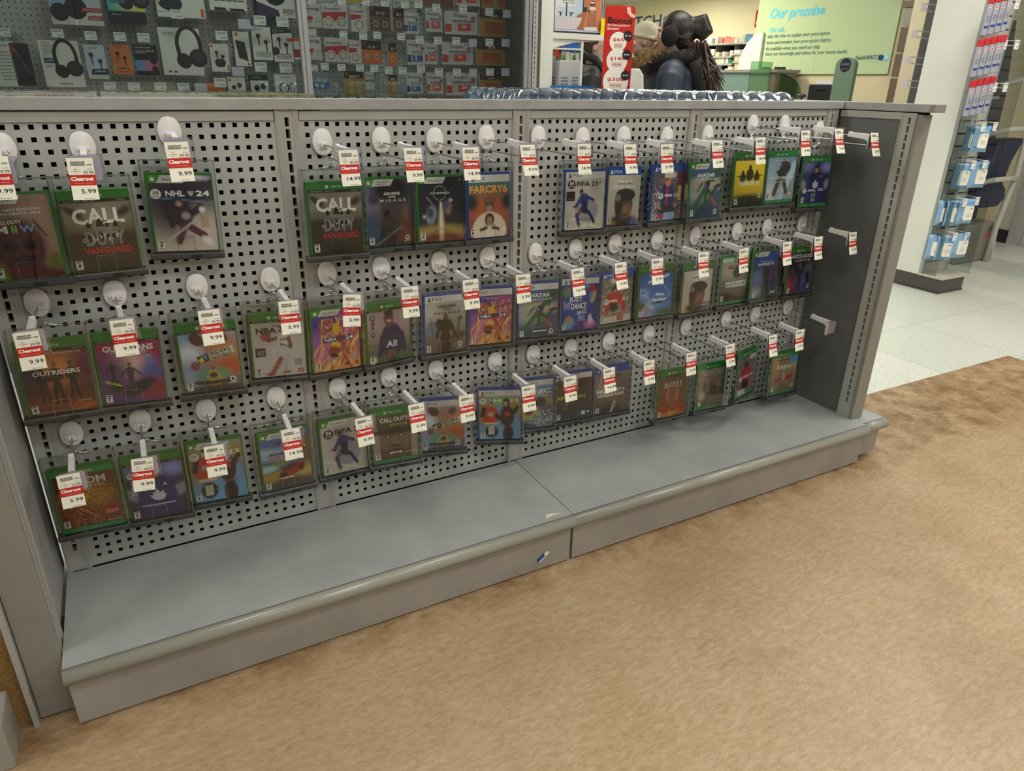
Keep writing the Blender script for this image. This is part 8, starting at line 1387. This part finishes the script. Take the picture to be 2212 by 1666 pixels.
def girl_extra(o, hz):
    mb = MB()
    for s in (-1, 1): mb.tube([(s * 0.032 + 0.021 * math.cos(a * math.pi / 8), -0.0935 + 0.006 * abs(math.cos(a * math.pi / 8)), hz - 0.001 + 0.019 * math.sin(a * math.pi / 8)) for a in range(17)], 0.0011, 5); mb.tube([(s * 0.053, -0.086, hz + 0.004), (s * 0.079, 0.005, hz + 0.010)], 0.0010, 5)
    mb.tube([(-0.011, -0.094, hz + 0.002), (0.011, -0.094, hz + 0.002)], 0.001, 5); mb.build('glasses', mat('rose_wire_frame', (0.4, 0.25, 0.2), 0.3, 0.7), o)
    M_sh = mat('cream_knit', (0.5, 0.47, 0.42), 0.9); mb = MB(); mb.tube([(0, 0.020, 1.485), (0, 0.005, 1.43), (0, -0.07, 1.36)], [0.070, 0.082, 0.060], 14); mb.build('cream_top', M_sh, o)
    mb = MB()
    for s in (-1, 1): mb.tube([(s * 0.075, 0.07, 1.50), (s * 0.095, 0.0, 1.47), (s * 0.085, -0.08, 1.38), (s * 0.03, -0.135, 1.22)], [0.030, 0.034, 0.034, 0.028], 10)
    mb.tube([(-0.08, 0.08, 1.50), (0, 0.115, 1.52), (0.08, 0.08, 1.50)], 0.034, 10); fuse('hood', mb, M_black, o, 0.01, 3)
girl_d = 6.3; gd = ray(1288, 110); gd = gd / math.hypot(gd[0], gd[1]); gp_ = (CAM[0] + gd[0] * girl_d, CAM[1] + gd[1] * girl_d)
g = person(gp_, math.radians(56), 1.685, 'person in glasses with brown hair and black jacket, looking right beside the red sign', M_skin, M_black, M_jean, hair_front, girl_extra)
def hair_bun(o, hz):
    mb = MB(); mb.ball((0, 0.025, hz + 0.035), 0.090, 0.100, 0.096, 20, 12); mb.ball((0, 0.065, hz - 0.02), 0.078, 0.060, 0.085, 14, 10)
    mb.tube([(0.0, 0.11, hz + 0.06), (0.0, 0.165, hz + 0.075), (0.0, 0.195, hz + 0.02), (0.0, 0.15, hz - 0.02)], [0.035, 0.042, 0.040, 0.030], 12); mb.ball((0, 0.145, hz + 0.03), 0.045, 0.052, 0.052, 12, 8); fuse('hair', mb, M_hairb, o, 0.009, 2)
    mb = MB(); strands(mb, (0.0, 0.15, hz - 0.10), (0.0, 0.30, hz - 0.58), 0.11, 110, 5, 0.0055); strands(mb, (0, 0.14, hz - 0.06), (0.0, 0.28, hz - 0.32), 0.12, 90, 8, 0.008); mb.build('long_hair', M_hairbr, o)
def woman_extra(o, hz):
    mb = MB(); 
    for s in (-1, 1): mb.ball((s * 0.098, -0.005, hz - 0.012), 0.026, 0.052, 0.058, 16, 10)
    mb.tube([(0.098 * math.cos(a), 0.075 * math.sin(a) + 0.02, hz - 0.01 - 0.02 * math.sin(a)) for a in [k * math.pi / 12 for k in range(13)]], 0.012, 8); mb.build('earmuffs', M_furb, o)
    fur(o, 'fur_collar', M_furb, [(-0.08, -0.12, 1.36), (-0.12, -0.04, 1.42), (-0.10, 0.09, 1.44), (0.0, 0.15, 1.44), (0.10, 0.09, 1.44), (0.12, -0.04, 1.42), (0.08, -0.12, 1.36)], [0.025, 0.035, 0.045, 0.05, 0.045, 0.035, 0.025], 900, 4, 0.05)
    fur(o, 'fur_hood', M_furb, [(-0.10, 0.15, 1.42), (-0.08, 0.19, 1.28), (0.0, 0.20, 1.20), (0.08, 0.19, 1.28), (0.10, 0.15, 1.42)], [0.035, 0.045, 0.05, 0.045, 0.035], 700, 6, 0.045)
    mb = MB(); n = 20; mb.lathe([(0.038, 0), (0.038, 0.004), (0.034, 0.0055)], (-0.318, 0.03, 1.17), n=20, ax=0); mb.build('sleeve_patch', M_navyc, o)
wd_ = 4.75; gd = ray(1450, 120); gd = gd / math.hypot(gd[0], gd[1]); wp2 = (CAM[0] + gd[0] * wd_, CAM[1] + gd[1] * wd_)
person(wp2, math.radians(222), 1.69, 'person in navy parka with black fur collar, earmuffs and hair bun, seen from behind', M_skin2, M_navyc, M_jean, hair_bun, woman_extra)
def beanie(o, hz):
    mb = MB(); mb.ball((0, 0.018, hz + 0.062), 0.090, 0.104, 0.092, 20, 12); mb.tube([(0.092 * math.cos(a), 0.018 + 0.104 * math.sin(a), hz + 0.032 - 0.02 * math.sin(a)) for a in [k * math.pi / 12 for k in range(25)]], 0.012, 8); fuse('beanie', mb, M_bean, o, 0.008, 3)
def man_extra(o, hz):
    fur(o, 'fur_trim', M_furt, [(-0.15, -0.10, 1.34), (-0.19, 0.0, 1.43), (-0.14, 0.13, 1.48), (0.0, 0.19, 1.50), (0.14, 0.13, 1.48), (0.19, 0.0, 1.43), (0.15, -0.10, 1.34)], [0.045, 0.06, 0.07, 0.075, 0.07, 0.06, 0.045], 1400, 9, 0.045)
bd = 6.5; gd = ray(1386, 120); gd = gd / math.hypot(gd[0], gd[1])
person((CAM[0] + gd[0] * bd, CAM[1] + gd[1] * bd), math.radians(236), 1.74, 'person in cream beanie and dark coat with tan fur hood', M_skin2, M_black, M_jean, beanie, man_extra)
# white paper bag on a small table between them
gd = ray(1364, 180); gd = gd / math.hypot(gd[0], gd[1]); bp_ = (CAM[0] + gd[0] * 5.35, CAM[1] + gd[1] * 5.35)
def zat(px, py, D_): d_ = ray(px, py); return CAM[2] + d_[2] / math.hypot(d_[0], d_[1]) * D_
ztop = zat(1370, 148, 5.35); mb = MB(); mb.box(-0.13, 0.13, -0.10, 0.10, 1.079, 1.10); mb.box(-0.02, 0.02, -0.02, 0.02, 0.01, 1.078); mb.box(-0.12, 0.12, -0.10, 0.10, 0, 0.0095); o = mb.build('pedestal_table', M_white_paint); o.location = (bp_[0], bp_[1], 0); tag(o, 'small white pedestal table under the white paper bag', 'table')
mb = MB(); H = ztop - 1.101; pr = [(-0.085, 0.0), (0.075, 0.0), (0.085, H * 0.5), (0.075, H * 0.85), (0.045, H), (-0.02, H * 1.0), (-0.06, H * 0.86), (-0.095, H * 0.72), (-0.055, H * 0.62)]
mb.prism(pr, 1, -0.05, 0.05); o = mb.build('paper_bag', noisy('white_paper', (0.66, 0.65, 0.60), (0.74, 0.73, 0.68), 8, 0.8, 4), None, 0.012, 3); o.location = (bp_[0], bp_[1], 1.101); o.rotation_euler = (0, 0, -0.6); tag(o, 'crumpled white paper bag between the sign and the navy parka', 'bag')
